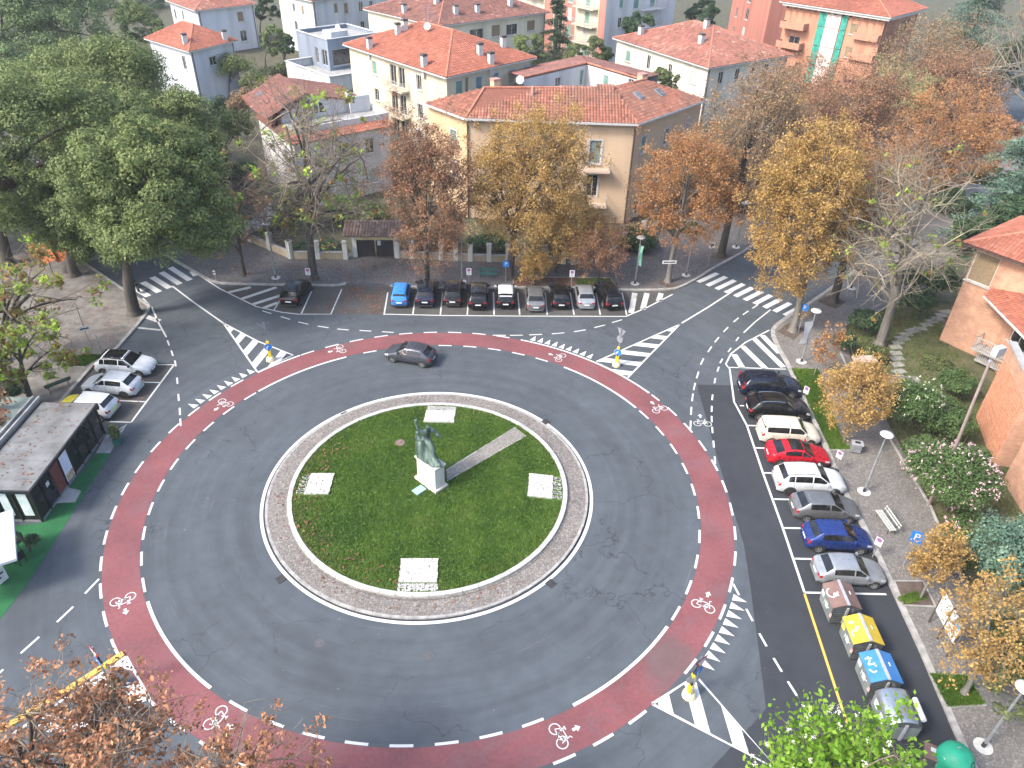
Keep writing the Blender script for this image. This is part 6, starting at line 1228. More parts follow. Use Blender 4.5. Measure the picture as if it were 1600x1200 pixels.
for f in (9.5, 6.3): balcony(HJ, J1, J2, 12, f, 6, 1.4, LGW, 'rail')
facade(HJ, J2, J3, 0, 15, LGW); facade(HJ, J3, J0, 0, 15, CRW); hip(HJ, [J1, J2, J3, J0], 16, 2.5, TILE3, .5, tw=.4, tl=.5)
# plain brick red block
K1_, K2_ = np.array(W(1193, 62, 3.0)), np.array(W(1110, 20, 3.0)); dK = (K1_ - K2_) / np.linalg.norm(K1_ - K2_); K2_ = K1_ - dK * 20; nK = np.array([-dK[1], dK[0]])
HK = thing('apartment_house', 'plain brick red block with small dark windows at the top edge', 'house', (K1_[0], K1_[1], 0))
facade(HK, K2_, K1_, 0, 17, BRICKW, winpx(K2_, K1_, [(1139, 17, 1.0, 1.8, 'dark'), (1151, 19, 1.0, 1.9, 'dark'), (1167, 22, 1.6, 2.2, 'dark'), (1161, 50, 1.6, 2.2, 'pale'), (1146, 48, .9, 1.8, 'dark'), (1125, 12, .9, 2, 'dark'), (1172, -4, 1.6, 2, 'dark')]))
facade(HK, K1_, K1_ + nK * 14, 0, 17, BRICKW); facade(HK, K1_ + nK * 14, K2_ + nK * 14, 0, 17, BRICKW); facade(HK, K2_ + nK * 14, K2_, 0, 17, BRICKW); hip(HK, [K1_, K1_ + nK * 14, K2_ + nK * 14, K2_], 17, 2, TILE3, .6, tw=.4, tl=.5)
# brick block with green glazing and loggias
zL = 13.0; HL, lc, lr = simple('apartment_house', 'orange brick block with green stairwell glazing and planted balconies', (1218, 2), (1392, 28), (1450, 13), zL, 3.2, wallm('orange_brick', (0.38, 0.17, 0.105), (0.45, 0.22, 0.14), 1.5), TILE2, [(1334, 46, 1.5, 1.7, 'blind'), (1325, 82, 1.5, 1.7, 'blind'), (1240, 66, 2.2, 2.0, 'dark')], [(1413, 42, 3.2, 2.2, 'dark')], over=1.1)
F, R, B_, L = lc; dl = (F - L) / np.linalg.norm(F - L); nl_ = np.array([dl[1], -dl[0]]); rzL = atan2(dl[1], dl[0])
MB().prism([F + nl_ * .9 + dl * .9, F + nl_ * .9 + dl * .9 + (R - F) * 1.02, L + nl_ * .9 + (R - F), L + nl_ * .9 - dl * .5], zL - .55, zL - .12).build('cornice', EAVE, HL)
for k in range(14): p = L + (F - L) * (k + .5) / 14 + nl_ * .85; MB().box((p[0], p[1], zL - .7), (.22, 1.0, .22), rzL).build('eave_bracket', GUT, HL)
PANM = M('pale_stair_panel', (0.50, 0.43, 0.40), (0.56, 0.50, 0.46), 2, .8); GGL = M('green_glass', (0.03, 0.22, 0.17), (0.06, 0.32, 0.25), 2, .15)
s0, _ = on_wall(1296, 60, L, F)
for ds, w, mt, nm in ((0, 2.6, PANM, 'stair_panel'), (-2.0, 1.3, GGL, 'green_glazing'), (2.0, 1.0, GGL, 'green_glazing')):
    for z0, z1 in ((0.5, 3.6), (3.7, 6.8), (6.9, 9.9), (10, 12.3)): p = L + dl * (s0 + ds) + nl_ * .1; MB().box((p[0], p[1], (z0 + z1) / 2), (w, .25, z1 - z0), rzL).build(nm, mt, HL)
ls = np.linalg.norm(F - L)
for f in (9.2, 6.0, 2.8): balcony(HL, L, F, 2.6, f, 4.6, 1.8, M('orange_balcony', (0.36, 0.17, 0.11), (0.42, 0.21, 0.14), 2, .9), 'solid'); balcony(HL, L, F, ls - 2.3, f, 4.4, .9, M('orange_balcony', .3), 'solid')
for q in (((1310, 0), 0), ((1330, 4), 0), ((1362, 8), 0), ((1405, 6), 0)): pass
# brick house on the right with garden
def brickmat(name, c1, c2, mortar, bw=.25, bh=.075, ang_=0.0):
    m, n, l, b = _nt(name); P = pos(n); mp = n.new('ShaderNodeMapping'); mp.inputs['Rotation'].default_value = (0, 0, -ang_); l.new(P, mp.inputs[0]); s = n.new('ShaderNodeSeparateXYZ'); l.new(mp.outputs[0], s.inputs[0]); cb = n.new('ShaderNodeCombineXYZ'); l.new(s.outputs[0], cb.inputs[0]); l.new(s.outputs[2], cb.inputs[1])
    t = n.new('ShaderNodeTexBrick'); l.new(cb.outputs[0], t.inputs['Vector']); t.inputs['Color1'].default_value = col(c1); t.inputs['Color2'].default_value = col(c2); t.inputs['Mortar'].default_value = col(mortar); t.inputs['Scale'].default_value = 1; t.inputs['Mortar Size'].default_value = .008; t.inputs['Brick Width'].default_value = bw; t.inputs['Row Height'].default_value = bh
    c = mix(n, l, .6, t.outputs['Color'], ramp(n, l, noise(n, l, 1.6, 5, P), [(.3, .35), (.7, .65)]), 'OVERLAY'); c = mix(n, l, .5, c, ramp(n, l, noise(n, l, .35, 4, P), [(.3, .38), (.7, .62)]), 'OVERLAY'); l.new(c, b.inputs['Base Color']); b.inputs['Roughness'].default_value = .9
    bump(n, l, b, t.outputs['Fac'], -.3, .01); MATS[name] = m; return m
uB = np.array([.6, -.8]); nB = np.array([-.8, -.6]); A0 = np.array([41.6, 20.2]); zB = 8.95
BRK1 = brickmat('brick_facade', (0.46, 0.245, 0.155), (0.37, 0.18, 0.11), (0.40, 0.30, 0.23), ang_=atan2(uB[1], uB[0])); BRK2 = brickmat('brick_side', (0.46, 0.245, 0.155), (0.37, 0.18, 0.11), (0.40, 0.30, 0.23), ang_=-pi / 2)
HR = thing('brick_house', 'warm brick house with red tiled roofs and a lattice brick stair screen on the right', 'house', (A0[0], A0[1], 0)); A1 = A0 + uB * 9
facade(HR, A0, A1, 0, zB, BRK1, winpx(A0, A1, [(1536, 421, 1.9, 2.5, 'blind')])); facade(HR, A0 - nB * 9, A0, 0, zB, BRK1)
ev = [A0 - uB * .8 + nB * .9, A1 + uB * 2 + nB * .9]; rg = [A0 + uB * 4.5 - nB * 4, A1 + uB * 2 - nB * 4]; bk = A0 - uB * .8 - nB * 9
plR = [[D3(ev[0], zB), D3(ev[1], zB), D3(rg[1], zB + 2.3), D3(rg[0], zB + 2.3)], [D3(bk, zB), D3(ev[0], zB), D3(rg[0], zB + 2.3)]]
roR = roof(HR, plR, TILE2, [(D3(ev[0], zB), D3(rg[0], zB + 2.3)), (D3(rg[0], zB + 2.3), D3(rg[1], zB + 2.3))], .28, .42)
for p, q in ((ev[0], ev[1]), (bk, ev[0])): d = q - p; m = (p + q) / 2; MB().box((m[0], m[1], zB - .07), (np.hypot(*d), .14, .16), atan2(d[1], d[0])).build('gutter', GUT, roR); m = m - np.array([d[1], -d[0]]) / np.hypot(*d) * .4; MB().box((m[0], m[1], zB - .16), (np.hypot(*d), .8, .06), atan2(d[1], d[0])).build('soffit', EAVE, roR)
zW = 5.6; w0 = np.array(W(1538, 462, zW)); w1 = w0 + np.array([-.4, -14.0]); w2 = np.array(W(1604, 408, zW + 1.6)); plW = [[D3(w0, zW), D3(w1, zW), D3(w1 + np.array([7, 0]), zW + 2.4), D3(w2 + np.array([2.5, -.5]), zW + 2.4), D3(w2, zW + 1.7)]]
roW = roof(HR, plW, TILE2, [(D3(w0, zW), D3(w2, zW + 1.7))], .28, .42); d = w1 - w0; m = (w0 + w1) / 2; MB().box((m[0], m[1], zW - .06), (np.hypot(*d), .16, .16), atan2(d[1], d[0])).build('gutter', EAVE, roW); d = w2 - w0; m = (w0 + w2) / 2; MB().tube([D3(w0, zW), D3(w2, zW + 1.7)], .08, 6).build('gutter', EAVE, roW)
sW0, sW1 = np.array([44.0, 17.0]), np.array([43.4, -4.0]); facade(HR, sW0, sW1, 0, zW + .3, BRK2, [(2.4, 2.9, 2.2, 2.2, 'glass'), (5.4, 2.9, 2.2, 2.2, 'glass'), (8.5, 2.9, 2.0, 2.2, 'glass'), (3.4, .2, 2.0, 2.3, 'dark'), (8, .2, 2.0, 2.3, 'dark')])
# lattice screen: rows of bricks with gaps
q0, q1 = np.array(W(1509, 668, .2)), np.array(W(1533, 725, .2)); zt_ = 6.3
q1 = np.array([38.0, 4.1]); q0 = np.array([39.4, 9.2]); eL = (q1 - q0) / np.linalg.norm(q1 - q0); LL = np.linalg.norm(q1 - q0); rzl = atan2(eL[1], eL[0]); nL_ = np.array([eL[1], -eL[0]]); LATM = M('lattice_brick', (0.42, 0.19, 0.11), (0.50, 0.25, 0.155), 3, .9)
scr = MB(); nc, nr = int(LL / .25), 20
for k in range(nc + 1): p = q0 + eL * LL * k / nc; scr.box((p[0], p[1], 2.7), (.10, .13, 5.2), rzl)
for r in range(nr + 1): m = (q0 + q1) / 2; scr.box((m[0], m[1], .1 + 5.2 * r / nr), (LL, .122, .10), rzl)
scr.build('lattice_screen', LATM, HR)['kind'] = 'stuff'
m = (q0 + q1) / 2 - nL_ * .25; MB().box((m[0], m[1], 2.7), (LL, .04, 5.2), rzl).build('screen_shade_backing', M('painted_gap_shade', (0.16, 0.065, 0.04), (0.21, 0.09, 0.055), 3, .9), HR); m = (q0 + q1) / 2; MB().box((m[0], m[1], 5.85), (LL, .14, 1.3), rzl).build('screen_top', BRK2, HR); MB().box((m[0], m[1], 6.55), (LL + .1, .5, .12), rzl).build('coping', CONC, HR)  # sheet behind the lattice coloured dark to stand for shade in its holes
p = q1 - nL_ * 0 + eL * .1; sE = np.array([43.0, 2.6]); d = sE - q1; m = (q1 + sE) / 2; MB().box((m[0], m[1], 3.2), (np.hypot(*d) * .55, .3, 6.4), atan2(d[1], d[0])).build('stair_side_wall', BRK1, HR).location -= Vector((d[0] * .22, d[1] * .22, 0))
for z in (2.9, 5.9): m = np.array([41.2, 3.2]); MB().box((m[0], m[1], z), (3.4, 1.6, .15), .1).build('landing', CONC, HR)
sw = [np.array([37.75, 2.3]), np.array([36.9, -6.0])]; facade(HR, sw[0], sw[1], 0, 7.6, BRK2); facade(HR, sw[0] + np.array([6, .6]), sw[0], 0, 7.6, BRK2)
for u, v, w in ((1556, 546, 2.6), (1537, 612, 2.6)):
    s_, z_ = on_wall(u, v, A0, A1); balcony(HR, A0, A1, s_, max(z_, .5), w, 1.3, CONC, 'rail')
x, y = W(1562, 545, 5.2); o = MB().box((x, y, 5.0), (.8, .45, .7), .4).build('air_unit', LAMPW, HR); dish(*W(1500, 655, 2.0), 1.6, HR)
# garden boundary walls and gates along the north pavement
GWALL = M('garden_wall_render', (0.27, 0.22, 0.15), (0.36, 0.30, 0.215), 1.2, .9, streak=True); PILW = M('white_gate_pillar', (0.40, 0.39, 0.36), (0.55, 0.54, 0.50), 2.5, .9, streak=True)
def gwall(label, pts, h, pillars, ph=1.9, fence=True, mat=GWALL, name='garden_wall'):
    T = thing(name, label, 'wall', (pts[0][0], pts[0][1], .1))
    for p, q in zip(pts[:-1], pts[1:]):
        p, q = np.array(p), np.array(q); d = q - p; m = (p + q) / 2; rz = atan2(d[1], d[0]); L = np.hypot(*d); MB().box((m[0], m[1], h / 2), (L, .28, h), rz).build('wall', mat, T); MB().box((m[0], m[1], h + .04), (L, .34, .08), rz).build('coping', CONC, T)
        if fence:
            b = MB(); n = int(L / .14)
            for k in range(n + 1): s = p + d * k / n; b.box((s[0], s[1], h + .55), (.02, .02, 1.0), rz)
            b.box((m[0], m[1], h + 1.0), (L, .04, .04), rz); b.box((m[0], m[1], h + .25), (L, .04, .04), rz); b.build('iron_railing', DARKM, T)['kind'] = 'stuff'
        for k in range(pillars + 1): s = p + d * k / max(1, pillars); o = MB().box((s[0], s[1], ph / 2), (.45, .45, ph), rz).build('pillar', PILW, T); MB().box((s[0], s[1], ph + .05), (.55, .55, .1), rz, (.8, .8)).build('pillar_cap', CONC, o)
    return T
gwall('low ochre garden wall with railings and pale pillars behind the bare chestnut', [W(p[0], p[1]) for p in ((455, 405), (541, 406))], .8, 2); gwall('low garden wall with pillars between the dark gate and the tan house', [W(*p) for p in ((622, 404), (735, 409), (880, 413))], .75, 5)
gwall('short white walled gateway beside the bottle green hedge', [W(*p) for p in ((895, 414), (932, 413))], 1.0, 2, 2.2, False, PILW)
gwall('garden wall with railings running up the side street', [(13.6, 33.2), (21, 42.5), (30, 53.5), (46, 73)], .9, 3); gwall('garden wall with railings along the left side street', [W(455, 405), (-27, 39), (-40, 50)], .8, 4)
T = thing('garden_gate', 'dark double garden gate under a tiled canopy between white pillars', 'gate', (*W(590, 402), .1)); ga, gb_ = [np.array(W(*p)) for p in ((556, 402), (620, 402))]; d = gb_ - ga; rz = atan2(d[1], d[0])
for k in range(2):
    m = ga + d * (.25 + .5 * k); L_ = MB().box((m[0], m[1], 1.0), (np.hypot(*d) * .47, .05, 1.7), rz).build('gate_leaf', DARKM, T)
    for j in range(9): s = ga + d * (.5 * k + .03 + .47 * j / 9 + .02); MB().box((s[0], s[1] - .04, 1.0), (.04, .04, 1.7), rz).build('gate_bar', GUT, L_)
for s in (ga, gb_): MB().box((s[0], s[1], 1.35), (.45, .5, 2.7), rz).build('pillar', PILW, T)
m = (ga + gb_) / 2; e = d / np.hypot(*d); n = np.array([-e[1], e[0]]); cv = [m + e * 2.9 * sx + n * sy for sx, sy in ((-1, -1.3), (1, -1.3), (1, 1.2), (-1, 1.2))]
roof(T, [[D3(cv[0], 2.75), D3(cv[1], 2.75), D3(cv[2], 3.4), D3(cv[3], 3.4)]], attr_mat('grey_brown_tiles', [(0, (0.08, 0.055, 0.045)), (.5, (0.14, 0.095, 0.08)), (1, (0.20, 0.15, 0.13))], .95), under=M('grey_underlay', (0.09, 0.06, 0.05), (0.12, 0.085, 0.07), 3, .9)); MB().box((m[0] + e[0] * .4, m[1] - .08, 1.6), (.32, .02, .5), rz).build('notice', STICK, T)
# striped steps to the villa
T = thing('garden_steps', 'white striped stone steps climbing towards the villa', 'steps', (*W(412, 350), 0)); s0, s1 = np.array(W(395, 352, .5)), np.array(W(432, 318, 2.3)); d = s1 - s0
for k in range(9): p = s0 + d * (k + .5) / 9; MB().box((p[0], p[1], .3 + .2 * k), (2.4, .62, .12), atan2(d[1], d[0]) + pi / 2).build('step', WCH, T); MB().box((p[0], p[1], .1 + .1 * k), (2.3, .5, .2 * k + .2), atan2(d[1], d[0]) + pi / 2).build('riser', DCH, T)
# garden gateway of the brick house, stepping stones, low edging
T = thing('garden_gateway', 'small brick gateway with pale coping in front of the stepping stones', 'gateway', (*W(1342, 590, 0), .1)); gx0 = np.array(W(1330, 592)); 
for k in range(2): MB().box((gx0[0] + 1.15 * k, gx0[1] + .2 * k, .85), (.3, .75, 1.7), .1).build('brick_pier', BRK2, T)
MB().box((gx0[0] + .58, gx0[1] + .1, 1.78), (1.7, .9, .16), .1).build('coping', M('pink_coping', (0.4, 0.28, 0.24), (0.48, 0.35, 0.3), 3, .9), T)
SLAB = M('stepping_stone', (0.20, 0.195, 0.17), (0.29, 0.28, 0.25), 2.5, .9)
GAR = MB().poly([(34.4, 24, -.0), (48, 34, -.0), (48, 10, -.0), (43, -30, -.0), (30.5, -40, -.0), (31.5, -3, -.0), (32.3, 6, -.0), (32.7, 16.8, -.0)]).build('garden_ground', M('garden_turf', (0.055, 0.062, 0.026), (0.12, 0.105, 0.06), .7, .95, bmp=.4), kind='structure')
pathpts = line_pts(WL((1403, 590), (1402, 560), (1398, 540), (1412, 525), (1440, 512), (1465, 497), (1480, 488)), .95)
for p in pathpts: piece('stepping_stone', SLAB, (p[0] + random.uniform(-.1, .1), p[1] + random.uniform(-.1, .1), .02), (random.uniform(.95, 1.2), random.uniform(.6, .75), .06), random.uniform(-.2, .2) + .2, GAR)
for a, b_ in (((1385, 583), (1420, 584)),): 
    for k in range(5): p = np.array(W(*a)) * (1 - k / 4) + np.array(W(*b_)) * k / 4; piece('stepping_stone', SLAB, (p[0], p[1] - .9, .03), (1.0, .9, .06), .05, GAR)
for a, b_ in (((1312, 552), (1328, 588)), ((1390, 690), (1452, 793)), ((1452, 793), (1500, 905))):
    L = line_pts(WL(a, b_), 1.0)
    for p, q in zip(L[:-1], L[1:]): piece('edge_stone', KERB, ((p[0] + q[0]) / 2, (p[1] + q[1]) / 2, .15), (np.hypot(*(q - p)) - .01, .12, .16), atan2(q[1] - p[1], q[0] - p[0]), GAR)
# planting strips in the pavements
def bed(name, px, mat, z=.128, edge=True, parent=None):
    P = [W(*p, .12) for p in px]; o = MB().poly([(p[0], p[1], z) for p in P]).build(name, mat, parent)
    if edge:
        for i in range(len(P)):
            L = line_pts([P[i], P[(i + 1) % len(P)]], .9)
            for a, b in zip(L[:-1], L[1:]): piece('edge_stone', KERB, ((a[0] + b[0]) / 2, (a[1] + b[1]) / 2, .13), (np.hypot(*(b - a)) - .01, .09, .07), atan2(b[1] - a[1], b[0] - a[0]), o)
    return o
bed('planting_bed', [(802, 448), (802, 433), (955, 434), (960, 449)], DIRT, parent=pv_n)
bed('tree_pit', [(1024, 441), (1047, 451), (1060, 444), (1036, 435)], DIRT, edge=False, parent=pv_n); bed('tree_pit', [(1110, 402), (1128, 408), (1146, 399), (1125, 393)], DIRT, edge=False, parent=pv_n)
gs = [(1236, 576), (1279, 577), (1300, 640), (1318, 690), (1332, 703), (1296, 703), (1262, 630)]; bed('grass_strip', gs, LAWNB, parent=pv_r)
bed('tree_pit', [(1214, 518), (1240, 531), (1258, 515), (1232, 504)], DIRT, edge=False, parent=pv_r); bed('tree_pit', [(1277, 471), (1306, 483), (1322, 472), (1296, 459)], DIRT, edge=False, parent=pv_r); bed('tree_pit', [(1397, 908), (1412, 946), (1462, 948), (1442, 908)], DIRT, parent=pv_r); bed('tree_pit', [(1452, 1053), (1480, 1105), (1540, 1102), (1512, 1055)], LAWNB, parent=pv_r)
bed('tree_pit', [(103, 573), (134, 573), (165, 555), (125, 553)], LAWNB, parent=pv_l)
# ------------------------------------------------------------------ vegetation
def tubes(polys, r0, r1, sides=4):
    """many limbs at once: polys (n, m, 3), radii at both ends (n,)"""
    P = np.asarray(polys, float); n, m, _ = P.shape; T = np.gradient(P, axis=1); T /= np.linalg.norm(T, axis=2, keepdims=True) + 1e-9
    ref = np.where(np.abs(T[..., :1]) < .8, np.array([1.0, 0, 0]), np.array([0, 1.0, 0])); A = np.cross(T, ref); A /= np.linalg.norm(A, axis=2, keepdims=True) + 1e-9; B = np.cross(T, A)
    t = np.linspace(0, 1, m)[None, :, None]; R = np.asarray(r0)[:, None, None] * (1 - t) + np.asarray(r1)[:, None, None] * t
    V = np.stack([P + (A * cos(2 * pi * k / sides) + B * sin(2 * pi * k / sides)) * R for k in range(sides)], 2).reshape(-1, 3)
    i = (np.arange(n)[:, None, None] * m * sides + np.arange(m - 1)[None, :, None] * sides); k = np.arange(sides)[None, None]; k2 = (k + 1) % sides
    return V, np.stack([i + k, i + k2, i + sides + k2, i + sides + k], -1).reshape(-1, 4)
def join(parts):
    V, F, o = [], [], 0
    for v, f in parts: V.append(v); F.append(f + o); o += len(v)
    return np.concatenate(V), np.concatenate(F)
def bez(a, c, b, m):
    t = np.linspace(0, 1, m)[None, :, None]; return (1 - t) ** 2 * a[:, None] + 2 * t * (1 - t) * c[:, None] + t ** 2 * b[:, None]
def leaf_cloud(C, size, rng, normals=None, aspect=.62, flat=.5, tone=None, spread=.16, tri=False):
    """one kite shaped leaf at every point of C"""
    n = len(C); N = rng.normal(0, 1, (n, 3)); N[:, 2] += flat * 1.6
    if normals is not None: N = N * .55 + normals * 1.2
    N /= np.linalg.norm(N, axis=1, keepdims=True); X = np.cross(N, rng.normal(0, 1, (n, 3))); X /= np.linalg.norm(X, axis=1, keepdims=True) + 1e-9; Y = np.cross(N, X)
    s = size * rng.uniform(.55, 1.35, (n, 1)); base = .5 if tone is None else tone
    if tri:       # far away: one triangle a leaf
        s = s * 1.15; V = np.stack([C - X * s * .5, C + X * s * .35 + Y * s * .5 * aspect, C + X * s * .35 - Y * s * .5 * aspect], 1).reshape(-1, 3); return V, np.arange(3 * n).reshape(n, 3), np.clip(base + rng.normal(0, spread, n), 0, 1)
    V = np.stack([C - X * s * .5, C + Y * s * .5 * aspect + X * s * .1, C + X * s * .55, C - Y * s * .5 * aspect + X * s * .1], 1).reshape(-1, 3)
    return V, np.arange(4 * n).reshape(n, 4), np.clip(base + rng.normal(0, spread, n), 0, 1)
BARK = M('dark_bark', (0.040, 0.034, 0.028), (0.095, 0.082, 0.070), 2.5, .95, bmp=.6, streak=True); BARKG = M('grey_bark', (0.10, 0.092, 0.078), (0.20, 0.185, 0.16), 2.5, .95, bmp=.6, streak=True); TWIG = M('twig_bark', (0.13, 0.105, 0.080), (0.23, 0.19, 0.145), 2, .95); TWIGG = M('pale_twigs', (0.19, 0.16, 0.115), (0.30, 0.26, 0.195), 2, .95)
LGAIN = dict(oak=1.6, rust=1.6, gold=1.3, fresh=1.0, deep=1.2)
LM = {k: attr_mat(k + '_leaves', [(q, tuple(min(.6, x * LGAIN.get(k, 1.3)) for x in c)) for q, c in st], .65, tr) for k, st, tr in (
    ('oak', [(0, (0.042, 0.058, 0.020)), (.5, (0.085, 0.112, 0.036)), (.85, (0.135, 0.16, 0.052)), (1, (0.19, 0.20, 0.072))], .25),
    ('pale_oak', [(0, (0.035, 0.065, 0.025)), (.5, (0.07, 0.11, 0.038)), (1, (0.15, 0.18, 0.07))], .22),
    ('gold', [(0, (0.16, 0.10, 0.035)), (.4, (0.27, 0.165, 0.055)), (.8, (0.37, 0.24, 0.08)), (1, (0.36, 0.28, 0.09))], .3),
    ('amber', [(0, (0.16, 0.08, 0.035)), (.5, (0.28, 0.14, 0.058)), (1, (0.38, 0.21, 0.085))], .3),
    ('brown', [(0, (0.12, 0.065, 0.04)), (.5, (0.22, 0.118, 0.068)), (.85, (0.29, 0.16, 0.09)), (1, (0.35, 0.21, 0.11))], .25),
    ('rust', [(0, (0.11, 0.058, 0.034)), (.5, (0.22, 0.105, 0.055)), (.85, (0.32, 0.165, 0.085)), (1, (0.40, 0.235, 0.12))], .25),
    ('dull', [(0, (0.11, 0.07, 0.04)), (.5, (0.20, 0.135, 0.075)), (1, (0.29, 0.19, 0.11))], .25),
    ('mixed', [(0, (0.15, 0.07, 0.03)), (.3, (0.22, 0.13, 0.05)), (.45, (0.13, 0.19, 0.03)), (1, (0.33, 0.45, 0.06))], .35),
    ('fresh', [(0, (0.08, 0.17, 0.015)), (.5, (0.16, 0.30, 0.025)), (1, (0.30, 0.45, 0.06))], .4),
    ('olive', [(0, (0.035, 0.052, 0.020)), (.5, (0.075, 0.095, 0.034)), (1, (0.16, 0.17, 0.06))], .22),
    ('deep', [(0, (0.014, 0.030, 0.014)), (.5, (0.030, 0.060, 0.025)), (1, (0.07, 0.115, 0.045))], .2),
    ('cedar', [(0, (0.035, 0.070, 0.048)), (.5, (0.075, 0.130, 0.088)), (1, (0.16, 0.23, 0.165))], .15),
    ('pale', [(0, (0.12, 0.115, 0.055)), (.6, (0.24, 0.23, 0.11)), (1, (0.42, 0.42, 0.2))], .3),
    ('oleander', [(0, (0.028, 0.055, 0.018)), (.6, (0.065, 0.11, 0.034)), (1, (0.13, 0.185, 0.06))], .25))}
PETALP = M('pink_petals', (0.55, 0.33, 0.36), (0.68, 0.50, 0.52), 9, .7); PETALW = M('cream_blossom', (0.55, 0.55, 0.42), (0.66, 0.66, 0.54), 9, .7)
# thin air over the town
HZ = MB().box((0, 600, 18.4), (2802, 2002, 39.2))
_hm = bpy.data.materials.new('haze_air'); _hm.use_nodes = True; _hn = _hm.node_tree.nodes; _hn.clear(); _ho = _hn.new('ShaderNodeOutputMaterial'); _hv = _hn.new('ShaderNodeVolumePrincipled'); _hv.inputs['Density'].default_value = 0.00022; _hv.inputs['Color'].default_value = (.86, .91, .96, 1); _hm.node_tree.links.new(_hv.outputs[0], _ho.inputs['Volume'])
HZ.build('haze', _hm, kind='stuff')
def ppm(x, y, z): return px_per_m(x, y, z)
def crown_from_box(bx, by, box):
    """centre and radii of a crown from its outline in the photograph, at the distance of its trunk"""
    u, v = (box[0] + box[2]) / 2, (box[1] + box[3]) / 2; d = _fw * FPX + (u - 800.0) * _rt + (600.0 - v) * _up; t = (by - CAMP[1]) / d[1]; c = CAMP + d * t; k = ppm(*c)
    rx = (box[2] - box[0]) / 2 / k; dep = atan2(CAMH - c[2], by - CAMP[1]); h = (box[3] - box[1]) / 2 / k
    rz = sqrt(max((h ** 2 - (rx * .9 * sin(dep)) ** 2), (.5 * min(rx, h)) ** 2)) / cos(dep); return c, np.array([rx, rx * .9, rz])
def sph(n, rng):
    d = rng.normal(0, 1, (n, 3)); return d / np.linalg.norm(d, axis=1, keepdims=True)
def tree(name, label, cat, base, box, kind, leaves=9000, size=.26, clumps=70, cr=.2, style='autumn', group=None, bark=BARK, twig=TWIG, seed=None, trunk_r=None, trunk=True, z0=.0, limbs=8, nsub=6, ntw=4, tip=0.0, fill=.62, blossoms=None, over=None):
    bx, by = base; rng = np.random.default_rng(seed or int(abs(bx * 131 + by * 71)) + 5); c, R = crown_from_box(bx, by, box) if over is None else over
    bx = min(max(bx, c[0] - .75 * R[0]), c[0] + .75 * R[0])
    far = by > 15                                                   # beyond the roundabout a leaf is about two pixels
    if style == 'autumn' and leaves > 2000: leaves = int(leaves * (3.4 if far else 1.8)); size *= .62 if far else .76; clumps = int(clumps * 1.25); R = R * 1.03
    if style == 'sparse': leaves = int(leaves * (2.6 if far else 1.5)); size *= .66 if far else .8
    if style == 'dense' and far: leaves = int(leaves * 1.75); size *= .86
    if style == 'shrub' and far: leaves = int(leaves * 1.5)
    if c[2] - R[2] < z0 + .3: R[2] = max(.5 * R[2], c[2] - z0 - .3)
    T = thing(name, label, cat, (bx, by, z0), 0, group); H = c[2] + R[2]; b0 = np.array([bx, by, z0]); tr = trunk_r or max(.07, .022 * H)
    # trunk and limbs
    tops = c + np.array([0, 0, R[2] * .25]); t0 = bez(b0[None], (b0 + np.array([0, 0, (c[2] - z0) * .6]))[None], tops[None], 9)
    parts = [tubes(t0, [tr], [tr * .35], 8)]
    if trunk and tr > .12: parts.append(tubes(np.array([[b0 + [0, 0, -.05], b0 + [0, 0, .18], b0 + [0, 0, .55]]]), [tr * 1.55], [tr * .98], 8))
    if style == 'dense' and size > .2 and leaves < 12000: leaves = int(leaves * 1.4)
    D = sph(limbs * 3, rng); D = D[D[:, 2] > -.8][:limbs]; L = len(D); u = rng.uniform(.38, .92, L); st = np.array([t0[0][int(q * 8)] for q in u]); en = c + D * R * rng.uniform(.62, .85, (L, 1)); cen = (st + en) / 2 + np.array([0, 0, 1.0]) * (np.linalg.norm(en - st, axis=1, keepdims=True) * .16)
    lim = bez(st, cen, en, 7); r_l = tr * (.62 - .3 * u); parts.append(tubes(lim, r_l, r_l * .35, 6))
    V, F = join(parts)
    if trunk: np_mesh('trunk', V, F, bark, T, smooth=True)
    # branches
    ns = L * nsub; li = np.repeat(np.arange(L), nsub); q = rng.integers(2, 7, ns); s0 = lim[li, q]; tg = en[li] + rng.normal(0, .34, (ns, 3)) * R; dd = (tg - c) / R; ln = np.linalg.norm(dd, axis=1, keepdims=True); tg = c + dd / np.maximum(ln, 1e-6) * np.minimum(ln, rng.uniform(.78, 1.0, (ns, 1))) * R
    sub = bez(s0, (s0 + tg) / 2 + rng.normal(0, .07, (ns, 3)) * R + np.array([0, 0, .06]) * R[2], tg, 6); rs = np.full(ns, tr * .16); bp = [tubes(sub, rs, rs * .4, 4)]
    nt = ns * ntw; si = np.repeat(np.arange(ns), ntw); q = rng.integers(2, 6, nt); a0 = sub[si, q]; out = (a0 - c) / R; tg2 = a0 + (rng.normal(0, .15, (nt, 3)) + out * .10 + np.array([0, 0, .05])) * R; tw = bez(a0, (a0 + tg2) / 2 + rng.normal(0, .03, (nt, 3)) * R, tg2, 4); rt = np.full(nt, max(.011, tr * .055)); bp.append(tubes(tw, rt, rt * .5, 3))
    if style in ('bare', 'sparse'):
        n3 = nt * 2; k3 = np.repeat(np.arange(nt), 2); a3 = tw[k3, rng.integers(1, 4, n3)]; e3 = a3 + (rng.normal(0, .10, (n3, 3)) + (a3 - c) / R * .06 + np.array([0, 0, .04])) * R; bp.append(tubes(bez(a3, (a3 + e3) / 2 + rng.normal(0, .015, (n3, 3)) * R, e3, 3), np.full(n3, .010), np.full(n3, .006), 3)); tips = e3
    else: tips = tg2
    if style != 'dense' and trunk: V, F = join(bp); np_mesh('branches', V, F, twig, T)
